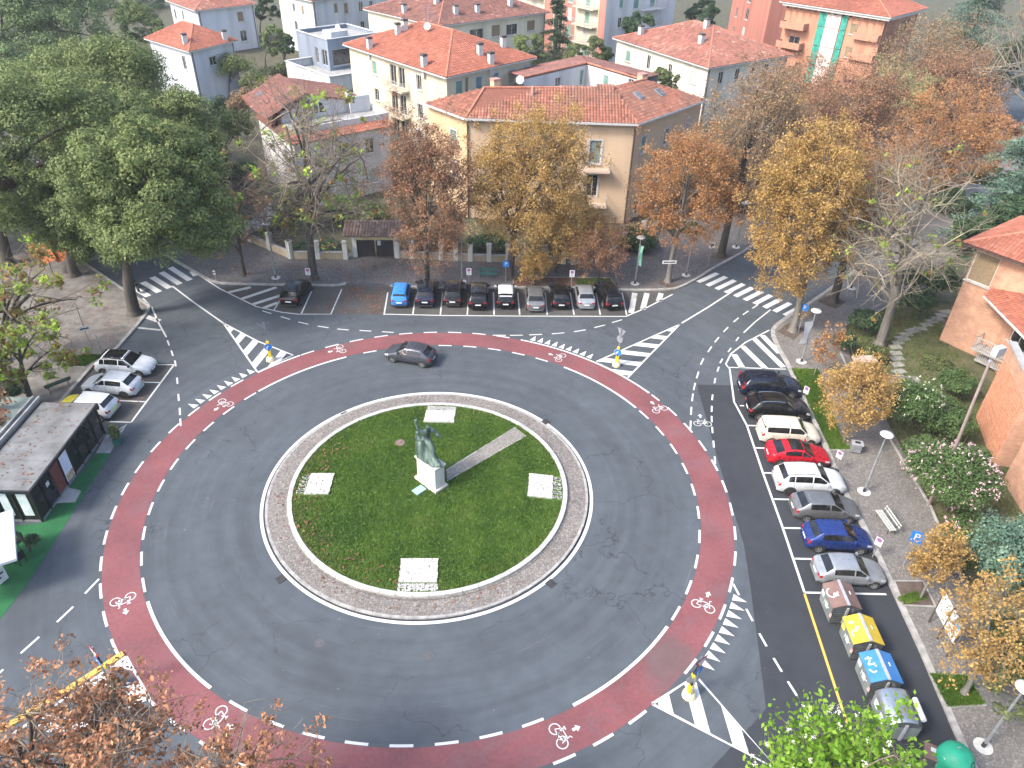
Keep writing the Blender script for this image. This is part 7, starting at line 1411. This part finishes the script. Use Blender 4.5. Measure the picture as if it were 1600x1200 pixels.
    # leaves
    if style == 'dense':      # lumpy shell of clumps
        nl = max(5, clumps // 9); D = sph(nl * 3, rng); D = D[D[:, 2] > -.7][:nl]; lob = c + D * R * rng.uniform(.50, .72, (len(D), 1)); lr = R.mean() * rng.uniform(.30, .46, len(D))      # big lobes, each carrying tufts
        li_ = np.repeat(np.arange(len(D)), 11); d = sph(len(li_), rng) + D[li_] * .75 + np.array([0, 0, .25]); d /= np.linalg.norm(d, axis=1, keepdims=True); cc = lob[li_] + d * lr[li_, None] * rng.uniform(.75, 1.0, (len(li_), 1)); rr = lr[li_] * rng.uniform(.28, .46, len(cc)); kx = len(cc) // 2; d = sph(kx, rng); d[:, 2] = np.where(d[:, 2] < -.6, -d[:, 2], d[:, 2]); cc = np.concatenate([cc, c + d * R * rng.uniform(.55, .88, (kx, 1))]); rr = np.concatenate([rr, rng.uniform(.10, .17, kx) * R.mean()]); li_ = np.concatenate([li_, rng.integers(0, len(D), kx)]); K = len(cc); per = np.maximum(20, (leaves * rr ** 2 / np.sum(rr ** 2)).astype(int)); idx = np.repeat(np.arange(K), per); d = sph(len(idx), rng); d[:, 2] = np.where(rng.random(len(idx)) < .6, np.abs(d[:, 2]), d[:, 2]); C = cc[idx] + d * rr[idx, None] * rng.uniform(.55, 1.12, (len(idx), 1)) * np.array([1.1, 1.1, .85])
        tone = (rng.uniform(.30, .58, K) + rng.uniform(-.08, .14, len(D))[li_])[idx]; nor = d
    elif style == 'shrub':
        D = sph(clumps, rng); D[:, 2] = np.abs(D[:, 2]) * .9; K = len(D); cc = c + D * R * rng.uniform(.4, .85, (K, 1)); rr = cr * R.mean() * rng.uniform(.7, 1.3, K); idx = rng.integers(0, K, leaves); d = sph(leaves, rng); C = cc[idx] + d * rr[idx, None] * rng.uniform(.5, 1.1, (leaves, 1)); tone = rng.uniform(.3, .65, K)[idx]; nor = d
    else:
        K = min(clumps, len(tips)); pick = rng.choice(len(tips), K, replace=False); cc = tips[pick]
        if style != 'bare':       # twigs too fine to build carry the rest of the leaves, down to the skirt of the crown
            kx = int(K * (.85 if style == 'autumn' else .5)); d = sph(kx, rng); d[:, 2] *= 1.0; cc = np.concatenate([cc, c + d * R * (rng.uniform(.25, 1.0, (kx, 1)) ** .5) * np.array([.98, .98, 1.0])]); K = len(cc)
        rr = cr * R.mean() * rng.uniform(.6, 1.3, K); idx = rng.integers(0, K, leaves); g = rng.normal(0, .5, (leaves, 3)); C = cc[idx] + g * rr[idx, None]; tone = rng.uniform(.25, .72, K)[idx]; nor = None
    C[:, 2] = np.maximum(C[:, 2], z0 + .12)
    V, F, rn = leaf_cloud(C, size, rng, nor, tone=tone, tri=far)
    if leaves: np_mesh('crown', V, F, LM[kind], T, rn)
    if blossoms:
        nb, bm, bs = blossoms; d = sph(nb * 3, rng); d = d[d[:, 2] > .0][:nb]; cb = c + d * R * rng.uniform(.9, 1.02, (len(d), 1)); idx = np.repeat(np.arange(len(d)), 14); V, F, rn = leaf_cloud(cb[idx] + rng.normal(0, bs * .5, (len(idx), 3)), bs * .7, rng, None, .9); np_mesh('blossoms', V, F, bm, T)
    return T
G_OAK = 'big dark evergreen trees'; G_AV = 'autumn street trees'; G_BG = 'background trees'; G_SH = 'garden shrubs'
def P_(u, v): return W(u, v)
# left: evergreen oaks
tree('oak_tree', 'nearest dark evergreen oak, its trunk bare beside the left crossing', 'tree', P_(179, 491), (128, 175, 352, 455), 'oak', 60000, .235, 190, .22, 'dense', G_OAK, trunk_r=.55, limbs=9)
tree('oak_tree', 'dark evergreen oak with its crown cut by the left picture edge', 'tree', (-44, 29), (-90, 95, 195, 400), 'oak', 54000, .26, 190, .22, 'dense', G_OAK, trunk_r=.6)
tree('oak_tree', 'tallest evergreen oak, crown reaching up beside the red roofed white house', 'tree', (-46, 52), (25, 38, 300, 300), 'oak', 54000, .27, 190, .21, 'dense', G_OAK, trunk_r=.6)
tree('oak_tree', 'broad evergreen oak overhanging the mouth of the left side street', 'tree', (-33, 41), (175, 120, 358, 360), 'oak', 36000, .26, 150, .22, 'dense', G_OAK, trunk_r=.5)
tree('oak_tree', 'hazy evergreen tree filling the top left corner', 'tree', (-95, 105), (-60, -25, 205, 110), 'pale_oak', 26000, .42, 170, .2, 'dense', G_OAK, trunk_r=.6)
tree('oak_tree', 'hazy evergreen tree at the far left edge below the top corner', 'tree', (-88, 78), (-110, 40, 90, 200), 'pale_oak', 20000, .38, 60, .22, 'dense', G_OAK)
tree('oak_tree', 'dark evergreen oak low at the left edge behind the half bare chestnuts', 'tree', (-55, 34), (-120, 215, 120, 425), 'oak', 22000, .28, 90, .22, 'dense', G_OAK, trunk_r=.5)
tree('oak_tree', 'evergreen oak between the left street and the orange awning', 'tree', (-37, 27), (60, 240, 230, 425), 'oak', 24000, .27, 90, .23, 'dense', G_OAK, trunk_r=.5)
tree('oak_tree', 'evergreen oak wedged high between the big oaks at the left', 'tree', (-40, 44), (70, 120, 250, 330), 'oak', 30000, .26, 150, .22, 'dense', G_OAK, trunk_r=.4)
# left: chestnuts with fresh second leaves
G_CH = 'half bare chestnuts with fresh leaves'
tree('chestnut_tree', 'half bare chestnut with lime leaves at the left edge above the green bench', 'tree', P_(6, 565), (-60, 395, 165, 560), 'mixed', 2000, .34, 80, .10, 'bare', G_CH, BARK, TWIG, trunk_r=.3, ntw=5)
tree('chestnut_tree', 'low leafy chestnut with lime leaves just behind the kiosk roof', 'tree', P_(52, 632), (-40, 490, 112, 625), 'mixed', 2600, .34, 80, .12, 'bare', G_CH, BARK, TWIG, trunk_r=.24, ntw=5)
tree('bare_tree', 'brown leaved bare tree leaning over the kiosk roof from behind', 'tree', (-33.5, 3), (-60, 590, 60, 720), 'brown', 1500, .3, 90, .15, 'bare', G_CH, trunk_r=.2)
# north pavement
tree('chestnut_tree', 'nearly bare chestnut with dark twisting trunk in front of the grey villa', 'tree', P_(491, 437), (362, 150, 612, 392), 'mixed', 1900, .30, 90, .07, 'bare', G_AV, BARK, TWIG, trunk_r=.42, limbs=15, nsub=8, ntw=8)
tree('bare_tree', 'bare greyish tree between the big oaks and the villa steps', 'tree', (-26, 37), (322, 185, 452, 405), 'mixed', 700, .3, 40, .08, 'bare', G_AV, BARK, TWIG, trunk_r=.25, limbs=12, nsub=7, ntw=7)
tree('bare_tree', 'thin bare tree under the oaks at the left corner of the north pavement', 'tree', P_(382, 432), (318, 275, 425, 425), 'brown', 500, .28, 60, .1, 'bare', G_AV, trunk_r=.25, limbs=8)
tree('street_tree', 'brown leaved tree between the grey villa and the tan house', 'tree', P_(668, 446), (598, 195, 735, 425), 'brown', 11000, .24, 260, .11, 'autumn', G_AV, trunk_r=.26, limbs=11, nsub=7)
tree('street_tree', 'broad golden brown tree hiding the front of the tan house', 'tree', P_(797, 436), (728, 182, 922, 400), 'gold', 17000, .25, 330, .11, 'autumn', G_AV, trunk_r=.38, limbs=12, nsub=8, ntw=5)
tree('street_tree', 'golden lower tree leaning right beneath the tan balcony', 'tree', P_(868, 428), (826, 310, 955, 410), 'gold', 6000, .24, 150, .15, 'autumn', G_AV, trunk_r=.16)
tree('street_tree', 'small golden bushy tree right behind the grey hatchback', 'tree', P_(834, 446), (808, 388, 860, 446), 'gold', 2600, .2, 60, .2, 'autumn', G_AV, trunk_r=.1)
tree('street_tree', 'small brown tree on a thin stem in the leafy planting bed', 'tree', P_(935, 441), (888, 338, 986, 424), 'brown', 4600, .2, 160, .15, 'autumn', G_AV, trunk_r=.09)
tree('street_tree', 'orange amber tree at the corner behind the street name board', 'tree', P_(1043, 442), (998, 212, 1152, 388), 'amber', 11000, .24, 260, .12, 'autumn', G_AV, BARKG, trunk_r=.28, limbs=10, nsub=7)
tree('street_tree', 'thinning brown tree with a thick dark trunk by the crossing', 'tree', P_(1126, 402), (1090, 110, 1262, 330), 'dull', 12000, .24, 420, .12, 'sparse', G_AV, trunk_r=.42, limbs=12, nsub=7)
tree('street_tree', 'reddish brown tree further up the left of the side street', 'tree', (34.0, 54), (1150, 95, 1330, 275), 'brown', 13000, .3, 320, .13, 'autumn', G_AV, trunk_r=.35, limbs=11, nsub=7)
tree('street_tree', 'copper brown tree right of the reddish one on the side street', 'tree', (46, 66), (1255, 98, 1400, 250), 'brown', 12000, .32, 300, .13, 'autumn', G_AV, trunk_r=.35, limbs=11, nsub=7)
tree('street_tree', 'thin greyish tree between the tan house and the side street', 'tree', (30, 47), (1105, 170, 1235, 330), 'dull', 7000, .26, 320, .12, 'sparse', G_AV, trunk_r=.3, limbs=10)
tree('pale_leaved_tree', 'tree with pale cream green leaves beyond the side street', 'tree', (60, 84), (1345, 75, 1455, 230), 'pale', 8000, .34, 260, .14, 'sparse', G_AV, trunk_r=.3, limbs=10)
tree('street_tree', 'brown grey tree in front of the planted balconies', 'tree', (66, 96), (1365, 38, 1545, 165), 'dull', 12000, .34, 340, .14, 'sparse', G_AV, trunk_r=.35, limbs=11)
tree('bare_tree', 'pale bare tree with long upright limbs at the top right edge', 'tree', (82, 82), (1520, 10, 1660, 200), 'dull', 500, .3, 60, .1, 'bare', G_BG, BARKG, TWIGG, trunk_r=.35, limbs=13, nsub=6)
tree('street_tree', 'dusky brown tree filling the middle of the side street canopy', 'tree', (52, 74), (1290, 130, 1430, 300), 'dull', 9000, .3, 300, .13, 'sparse', G_AV, trunk_r=.32, limbs=11, nsub=7)
tree('street_tree', 'muted brown tree on the far right of the side street', 'tree', (72, 86), (1410, 70, 1560, 210), 'brown', 9000, .34, 300, .13, 'autumn', G_BG, trunk_r=.32, limbs=10)
# right side of the side street
tree('street_tree', 'tall bright golden tree on the right corner with a slanting trunk', 'tree', P_(1238, 519), (1178, 198, 1335, 470), 'gold', 17000, .25, 320, .11, 'autumn', G_AV, BARKG, trunk_r=.34, limbs=12, nsub=8, ntw=5)
tree('street_tree', 'golden and rust tree with a dark trunk behind the bright golden one', 'tree', P_(1301, 473), (1262, 205, 1405, 400), 'amber', 7000, .26, 230, .12, 'autumn', G_AV, BARK, trunk_r=.42, limbs=10, nsub=7)
tree('bare_tree', 'big bare tree with pale grey limbs beside the stepping stone path', 'tree', P_(1373, 541), (1282, 245, 1532, 500), 'mixed', 500, .32, 45, .06, 'bare', G_AV, BARKG, TWIGG, trunk_r=.42, limbs=14, nsub=8, ntw=7)
tree('street_tree', 'pinkish brown thinning tree behind the big bare one', 'tree', (46.5, 42), (1335, 225, 1450, 360), 'brown', 5500, .25, 300, .11, 'bare', G_AV, trunk_r=.3, limbs=10)
tree('street_tree', 'orange rust tree behind the bare branches on the right', 'tree', (57, 54), (1398, 138, 1568, 300), 'amber', 11000, .3, 260, .13, 'autumn', G_AV, trunk_r=.35, limbs=10, nsub=7)
tree('street_tree', 'small thin orange tree leaning beside the white banner lamp', 'tree', P_(1271, 588), (1272, 503, 1318, 575), 'amber', 900, .2, 70, .16, 'autumn', 'small pavement trees', BARKG, trunk_r=.05, limbs=6, nsub=4, ntw=4, z0=.12)
tree('street_tree', 'round golden tree on two forked stems over the grass strip', 'tree', P_(1318, 692), (1282, 560, 1394, 676), 'gold', 7000, .19, 240, .16, 'autumn', 'small pavement trees', BARKG, trunk_r=.1, z0=.12)
tree('street_tree', 'slim golden tree next to the blue parking sign', 'tree', P_(1437, 936), (1428, 820, 1502, 918), 'gold', 3200, .17, 140, .16, 'autumn', 'small pavement trees', BARKG, trunk_r=.08, z0=.12)
tree('street_tree', 'thin golden tree with a slanting trunk behind the notice boards', 'tree', P_(1504, 1086), (1462, 895, 1610, 1062), 'gold', 4200, .18, 210, .14, 'sparse', 'small pavement trees', BARKG, TWIGG, trunk_r=.14, z0=.12)
# foreground crowns
tree('rust_tree', 'rust coloured tree crown in the bottom left corner', 'tree', (-13.0, -23.5), (-70, 1104, 300, 1370), 'rust', 9500, .19, 330, .09, 'sparse', None, BARK, TWIG, trunk_r=.3, limbs=13, nsub=8, ntw=5)
tree('rust_tree', 'sparse rust coloured branches reaching over the red lane at the bottom', 'tree', (-7.5, -24), (245, 1156, 520, 1345), 'rust', 3600, .18, 130, .10, 'sparse', None, BARK, TWIG, trunk_r=.22, limbs=11, nsub=7, ntw=5)
tree('chestnut_tree', 'bright lime green flowering chestnut crown at the bottom edge', 'tree', (17.6, -22.5), (1160, 1128, 1415, 1390), 'fresh', 6500, .26, 260, .13, 'autumn', None, BARK, TWIG, trunk_r=.28, limbs=12, nsub=7, ntw=5, blossoms=(90, PETALW, .08))
tree('evergreen_tree', 'dense olive green evergreen at the bottom right edge', 'tree', (31.0, -14.8), (1520, 945, 1730, 1185), 'olive', 15000, .16, 90, .24, 'dense', None, trunk_r=.25)
# conifers
def conifer(name, label, base, box, kind='cedar', n=26, leaves=16000, size=.34, group=G_BG):
    bx, by = base; rng = np.random.default_rng(int(abs(bx * 7 + by * 13))); c, R = crown_from_box(bx, by, box); bx = float(c[0]); T = thing(name, label, 'tree', (bx, by, 0), 0, group); H = c[2] + R[2]; t0 = np.array([[[bx, by, H * k / 6] for k in range(7)]]); V, F = tubes(t0, [.35], [.06], 8); np_mesh('trunk', V, F, BARK, T, smooth=True)
    zb = max(.6, c[2] - R[2]); h = rng.uniform(0, 1, n * 3); a = rng.uniform(0, 2 * pi, n * 3); L = R[0] * (1.05 - .85 * h ** 1.3) * rng.uniform(.75, 1.1, n * 3); st = np.stack([np.full(n * 3, bx), np.full(n * 3, by), zb + (H - zb) * h], 1); en = st + np.stack([np.cos(a) * L, np.sin(a) * L, -.12 * L], 1); mid = (st + en) / 2 + np.array([0, 0, 1]) * (L * .14)[:, None]; br = bez(st, mid, en, 7); V, F = tubes(br, np.full(n * 3, .06), np.full(n * 3, .02), 4); np_mesh('branches', V, F, BARK, T)
    idx = rng.integers(0, n * 3, leaves); q = rng.integers(1, 7, leaves); p = br[idx, q]; sx = L[idx] * .24 * (1.2 - q / 7); C = p + np.stack([rng.normal(0, 1, leaves) * sx, rng.normal(0, 1, leaves) * sx, -np.abs(rng.normal(0, .22, leaves)) - .1], 1); V, F, rn = leaf_cloud(C, size, rng, None, .4, 1.4, tone=rng.uniform(.3, .65, n * 3)[idx]); np_mesh('crown', V, F, LM[kind], T, rn); return T
conifer('cedar_tree', 'layered blue green cedar at the right edge above the brick house', (62, 40), (1530, 120, 1720, 430), n=40, leaves=30000, size=.36); conifer('cedar_tree', 'grey green cedar at the top edge right of the brick block', (92, 122), (1455, -20, 1600, 75), size=.42)
conifer('pine_tree', 'dark tall evergreen between the brown roof and the striped block', (12, 112), (842, -20, 898, 100), 'deep', 30, 9000, .4); 
# background shrubbery and trees between the houses
for lab, base, box, kind, lv, st in (
        ('round mid green tree behind the cream block', (8.5, 100), (800, 55, 855, 120), 'oak', 6000, 'dense'), ('bushy green tree left of the pink tiled house', (17, 96), (880, 62, 956, 122), 'olive', 7500, 'dense'), ('dark fan shaped tree in front of the striped block', (28, 114), (968, 20, 1030, 62), 'deep', 5000, 'dense'),
        ('dark tree between the striped block and the red block', (45, 135), (1066, -5, 1126, 48), 'deep', 6000, 'dense'), ('dark tree above the hedge at the top left', (-52, 138), (395, -10, 440, 40), 'deep', 5000, 'dense'), ('round bush tree between the top houses', (-44, 112), (402, 40, 455, 85), 'oak', 4000, 'dense'),
        ('conical shrub beside the modern house', (-37.5, 104), (434, 58, 462, 88), 'deep', 2500, 'dense'), ('dark thicket at the top edge above the oaks', (-92, 165), (120, -20, 262, 32), 'deep', 9000, 'dense'), ('dark leafy tree filling the gap left of the red roofed white house', (-62, 112), (190, 15, 262, 80), 'oak', 5000, 'dense'), ('deep green tree behind the bare limbs, left of the cedar', (60, 50), (1445, 265, 1545, 400), 'deep', 9000, 'dense'), ('dense dark tree between the cedar and the brick house roof', (60, 36), (1530, 285, 1640, 420), 'deep', 9000, 'dense'), ('dark tree at the right edge above the bare limbs', (95, 88), (1555, 50, 1650, 170), 'deep', 6000, 'dense'), ('brown leafed tree at the right edge of the side street', (80, 70), (1500, 150, 1600, 270), 'brown', 5000, 'dense'), ('green shrub tree right of the big oak at the top', (-66, 135), (170, 0, 250, 45), 'oak', 5000, 'dense'),
        ('leafy shrub behind the cream house wall', (33, 75), (1008, 108, 1068, 145), 'olive', 3500, 'dense'), ('green climbing shrub on the planted balcony', (73, 106), (1335, 45, 1400, 110), 'olive', 5000, 'dense'), ('dark evergreen behind the cedar on the right', (74, 62), (1480, 250, 1600, 380), 'deep', 9000, 'dense'),
        ('dark green tree behind the brick house gable', (52, 38), (1480, 300, 1560, 460), 'deep', 8000, 'dense'), ('dark tree at the far end of the side street', (98, 110), (1440, 40, 1540, 140), 'deep', 7000, 'dense'), ('brown thicket behind the side street trees', (74, 100), (1420, 90, 1530, 190), 'brown', 6000, 'dense'),
        ('dark green bush beside the striped garden steps', (-25, 42), (430, 325, 472, 385), 'deep', 3500, 'shrub'), ('lime green bush in front of the grey villa', (-13, 42), (500, 290, 585, 362), 'fresh', 3000, 'shrub'), ('evergreen bush left of the striped steps', (-31, 46), (345, 290, 408, 360), 'deep', 5000, 'shrub'),
        ('dark garden shrub behind the ochre wall', (-15.5, 34), (450, 375, 545, 412), 'deep', 5000, 'shrub'), ('garden shrub behind the low wall left of the tan house', (-2, 36), (640, 345, 720, 408), 'deep', 5000, 'shrub'), ('spreading evergreen bush left of the villa', (-31, 50), (330, 235, 415, 315), 'deep', 6000, 'shrub'), ('dark bush at the foot of the villa wall', (-20, 39), (425, 290, 500, 350), 'deep', 4500, 'shrub'), ('thicket in front of the villa right half', (-9.5, 40), (540, 300, 620, 375), 'olive', 4500, 'shrub'), ('dark green bush behind the bare tree left of the villa', (-37, 58), (335, 165, 400, 240), 'oak', 5000, 'shrub'), ('dull brown thicket between the villa and the white house', (-36, 66), (352, 140, 425, 195), 'dull', 5000, 'shrub'), ('green bush line under the white house wall', (-44, 68), (325, 150, 372, 200), 'deep', 4000, 'shrub'), ('hedge bush between the white houses', (-42, 90), (330, 80, 400, 135), 'oak', 4500, 'shrub'), ('shrub border behind the red roofed white house', (-38, 75), (370, 110, 440, 160), 'olive', 5000, 'shrub'), ('dark shrub row beside the modern house', (-34, 72), (395, 120, 470, 175), 'dull', 4500, 'shrub'), ('garden shrub in front of the tan house left corner', (4, 36), (725, 355, 800, 408), 'deep', 5000, 'shrub'), ('dark clipped shrub under the golden trees', (10.2, 36), (845, 345, 905, 410), 'deep', 5000, 'shrub'),
        ('bottle green rounded hedge beside the white gate pillars', (17.5, 36.5), (955, 345, 1030, 412), 'deep', 9000, 'shrub'), ('dark shrub behind the side street wall', (23, 42), (1040, 330, 1100, 395), 'deep', 4500, 'shrub'), ('climbing shrub along the side street wall', (29, 50), (1110, 280, 1180, 360), 'deep', 5000, 'shrub')):
    (tree('garden_tree' if st == 'dense' else 'garden_shrub', lab, 'tree' if st == 'dense' else 'shrub', base, box, kind, lv, .30 if st == 'dense' else .22, 40, .3, st, G_BG if st == 'dense' else G_SH, trunk_r=.15))
for lab, base, box, kind, lv, sz, bl in (
        ('large pink flowering oleander beside the wooden pole', P_(1478, 800), (1410, 685, 1560, 810), 'oleander', 13000, .15, (170, PETALP, .08)), ('white flowering oleander next to the round golden tree', P_(1430, 690), (1382, 585, 1470, 690), 'oleander', 9000, .15, (60, PETALW, .07)),
        ('pink flowering shrub at the foot of the brick wall', P_(1530, 830), (1480, 790, 1575, 850), 'oleander', 5000, .15, (45, PETALP, .10)), ('tall green shrub below the brick balconies', P_(1490, 690), (1425, 595, 1520, 720), 'oleander', 11000, .15, None),
        ('green shrub under the brick facade corner', P_(1462, 570), (1432, 538, 1490, 600), 'olive', 4500, .14, None), ('dark bush in the deep shade by the stepping stones', P_(1435, 500), (1410, 445, 1462, 500), 'deep', 4500, .17, None), ('dark bush left of the big bare trunk', P_(1348, 525), (1325, 478, 1382, 530), 'deep', 4500, .17, None),
        ('dark rounded bush at the corner of the garden edging', P_(1318, 552), (1300, 508, 1340, 556), 'deep', 3500, .16, None), ('pale green low shrub beside the garden gateway', P_(1372, 565), (1345, 535, 1392, 568), 'olive', 2600, .15, None), ('silvery cedar shrub at the right edge', P_(1565, 935), (1505, 800, 1680, 930), 'cedar', 11000, .17, None),
        ('green shrub mass between the pink oleander and the slim golden tree', P_(1490, 900), (1455, 815, 1530, 915), 'olive', 7000, .14, None), ('green shrub by the stair screen', P_(1510, 760), (1490, 680, 1545, 770), 'oleander', 5500, .14, None), ('shrub with yellowing leaves by the wall foot', P_(1590, 850), (1560, 800, 1650, 880), 'pale', 3500, .14, None),
        ('dark bush on the green carpet beside the parasol', P_(48, 862), (36, 826, 66, 868), 'deep', 1500, .12, None), ('low dark bush behind the black crossover and kiosk', P_(15, 640), (-20, 590, 40, 640), 'deep', 2500, .16, None), ('dark undergrowth at the far end of the garden path', (44, 27), (1440, 405, 1500, 475), 'deep', 5000, .2, None), ('green garden shrub between the white oleander and the gateway', P_(1400, 660), (1372, 600, 1428, 668), 'oleander', 5000, .14, None), ('broad green shrub against the facade below the upper balcony', P_(1500, 625), (1458, 560, 1530, 640), 'oleander', 6500, .14, None), ('olive green shrub right of the white oleander', P_(1465, 650), (1436, 600, 1500, 665), 'olive', 5500, .14, None), ('green shrub between white and pink oleanders', P_(1445, 735), (1410, 670, 1480, 745), 'oleander', 6000, .14, None), ('low green bush at the end of the garden edging', P_(1420, 640), (1395, 598, 1445, 640), 'olive', 3500, .14, None), ('dark leafy bush under the pale bare limbs', P_(1420, 455), (1385, 405, 1450, 462), 'deep', 5000, .18, None)):
    tree('flowering_shrub' if bl else 'garden_shrub', lab, 'shrub', base, box, kind, lv, sz, 46, .3, 'shrub', G_SH, trunk_r=.06, blossoms=bl, limbs=6, nsub=4, ntw=3)
# hedge near the modern house and the planter shrub
hp = [np.array(W(*q)) for q in ((395, 150), (470, 128))]; T = thing('hedge', 'clipped green hedge running towards the modern house', 'hedge', (*hp[0], 0)); rg_ = np.random.default_rng(4); n = 9000; t = rg_.random(n); C = np.stack([hp[0][0] + (hp[1] - hp[0])[0] * t + rg_.normal(0, .6, n), hp[0][1] + (hp[1] - hp[0])[1] * t + rg_.normal(0, .6, n), rg_.uniform(.2, 3.6, n)], 1); V, F, rn = leaf_cloud(C, .3, rg_); np_mesh('foliage', V, F, LM['olive'], T, rn)
x, y = PLT.location.x, PLT.location.y; rg_ = np.random.default_rng(5); C = np.array([x, y, .85]) + rg_.normal(0, 1, (900, 3)) * np.array([.16, .2, .26]); V, F, rn = leaf_cloud(C, .12, rg_); np_mesh('shrub', V, F, LM['olive'], PLT, rn).location = (0, 0, 0)
PLT.children[-1].matrix_local = Matrix.Rotation(0, 4, 'Z')
# orange awning glimpsed under the oaks
T = thing('awning', 'orange awning glimpsed beneath the dark oaks', 'awning', (-42, 31.5, 0)); a0, a1 = np.array(W(57, 385, 2.4)), np.array(W(76, 408, 1.6)); AW = M('orange_canvas', (0.42, 0.10, 0.03), (0.5, 0.14, 0.045), 2, .8)
for k in range(2): o_ = np.array([1.1 * k, .5 * k]); b = MB(); b.add([(*(a0 + o_ + [-.9, .2]), 2.5), (*(a0 + o_ + [.5, .6]), 2.9), (*(a1 + o_ + [.7, .2]), 1.7), (*(a1 + o_ + [-.5, -.2]), 1.3)], [(0, 1, 2, 3)]); b.build('awning_cloth', AW, T)
for q in (a0, a1): MB().tube([(q[0], q[1], 0), (q[0], q[1], 1.9)], .04, 6).build('post', DARKM, T)
# turf in beds and strips, fallen leaves
for px, n, z, hh in ((gs, 26000, .13, .10), ([(1452, 1053), (1480, 1105), (1540, 1102), (1512, 1055)], 6000, .13, .10), ([(103, 573), (134, 573), (165, 555), (125, 553)], 4000, .13, .10), ([(900, 448), (902, 436), (955, 435), (960, 449)], 3000, .13, .08), ([(1400, 935), (1412, 946), (1450, 935), (1430, 925)], 1500, .13, .12)):
    p = scatter([W(*q, .12) for q in px], n, len(px) + n); grass('turf', p, z, hh, None, seed=n % 50)
gp2 = scatter([(34.4, 24), (44, 30), (41, 10), (39, -12), (31.0, -5), (32.4, 6), (32.8, 16.8)], 45000, 9); grass('garden_grass', gp2, 0.0, .12, None, seed=12, dry=lambda p: np.full(len(p), .35))
FALL = attr_mat('fallen_leaves', [(0, (0.09, 0.045, 0.028)), (.5, (0.17, 0.075, 0.042)), (1, (0.26, 0.13, 0.065))], .9)
def litter(polys, seed=3, size=.16, name='fallen_leaves'):
    rng = np.random.default_rng(seed); Cs = []
    for P, n, z in polys:
        p = scatter(P, n, seed + n); k = smooth_noise(p[:, 0], p[:, 1], 2.2, seed) + rng.normal(0, .25, len(p)) > -.05; p = p[k]; Cs.append(np.column_stack([p, np.full(len(p), z) + rng.uniform(.0, .03, len(p))]))
    C = np.concatenate(Cs); V, F, rn = leaf_cloud(C, size, rng, np.tile(np.array([[0, 0, 1.0]]), (len(C), 1)), .7, 3.0, spread=.25); np_mesh(name, V, F, FALL, None, rn, kind='stuff')
def WZ(z, *px): return [W(*p, z) for p in px]
litter([(WZ(.12, (440, 412), (960, 416), (960, 432), (440, 440)), 2600, .13), (WZ(.12, (802, 448), (802, 433), (955, 434), (960, 449)), 2200, .14), (WL((540, 446), (600, 447), (600, 490), (535, 490)), 900, .012), (WL((470, 488), (535, 448), (640, 452), (820, 452), (960, 455), (960, 462), (640, 460)), 1500, .012), (WL((980, 456), (1050, 456), (1095, 436), (1112, 424), (1180, 380), (1190, 386), (1110, 434), (1060, 462)), 1900, .012), (WZ(.12, (1040, 425), (1085, 415), (1180, 330), (1170, 300), (1060, 380)), 1800, .13),
        ([(9.6 * cos(a) * k, 9.6 * sin(a) * k) for k, rr in ((.935, 1), (1.0, 0)) for a in (np.linspace(3.0, 5.4, 24) if rr else np.linspace(5.4, 3.0, 24))], 1500, .12), ([(8.45 * cos(a) * k, 8.45 * sin(a) * k) for k, rr in ((.80, 1), (1.0, 0)) for a in (np.linspace(2.6, 4.6, 24) if rr else np.linspace(4.6, 2.6, 24))], 1300, .27),
        (WZ(.12, (1205, 500), (1260, 490), (1310, 450), (1330, 470), (1290, 500), (1230, 540)), 800, .13), (WZ(.12, (100, 440), (230, 490), (160, 560), (60, 560)), 900, .13), (WL((150, 640), (225, 628), (250, 596), (200, 596)), 250, .012), (WZ(0, (1380, 500), (1420, 490), (1410, 540), (1380, 540)), 900, .03), ([kp(a, d, 0)[:2] for a, d in ((.2, .1), (KL, .1), (KL, KD), (.2, KD))], 240, KH + .17), (WL((930, 440), (1100, 440), (1300, 500), (1300, 470)), 200, .012)], size=.15)
rng_ = np.random.default_rng(8); a = rng_.uniform(0, 2 * pi, 420); r = 10.5 + 15 * rng_.random(420) ** .7; C = np.column_stack([r * np.cos(a), r * np.sin(a), np.full(420, .02)]); V, F, rn = leaf_cloud(C, .075, rng_, np.tile(np.array([[0, 0, 1.0]]), (420, 1)), .7, 3); np_mesh('scattered_leaves', V, F, FALL, None, rn, kind='stuff')
# moped and small things by the left crossing
mx_, my_ = W(212, 448, .4); T = thing('motorcycle', 'dark parked motorcycle beside the left crossing', 'motorcycle', (mx_, my_, .12), 2.3)
for s in (-.62, .62): w = MB().tube([(s, -.06, .3), (s, .06, .3)], .3, 16).build('wheel', TYRE, T, local=True)
MB().tube([(-.6, 0, .55), (-.2, 0, .72), (.25, 0, .80), (.5, 0, .62)], [.10, .16, .15, .07], 10).build('body', BLK, T, smooth=True, local=True); MB().tube([(.48, -.32, 1.0), (.42, 0, .98), (.48, .32, 1.0)], .025, 6).build('handlebar', DARKM, T, local=True); MB().tube([(.62, 0, .3), (.42, 0, .98)], .04, 6).build('fork', CHROME, T, local=True); MB().box((-.30, 0, .83), (.55, .24, .09)).build('saddle', BLKF, T, local=True)
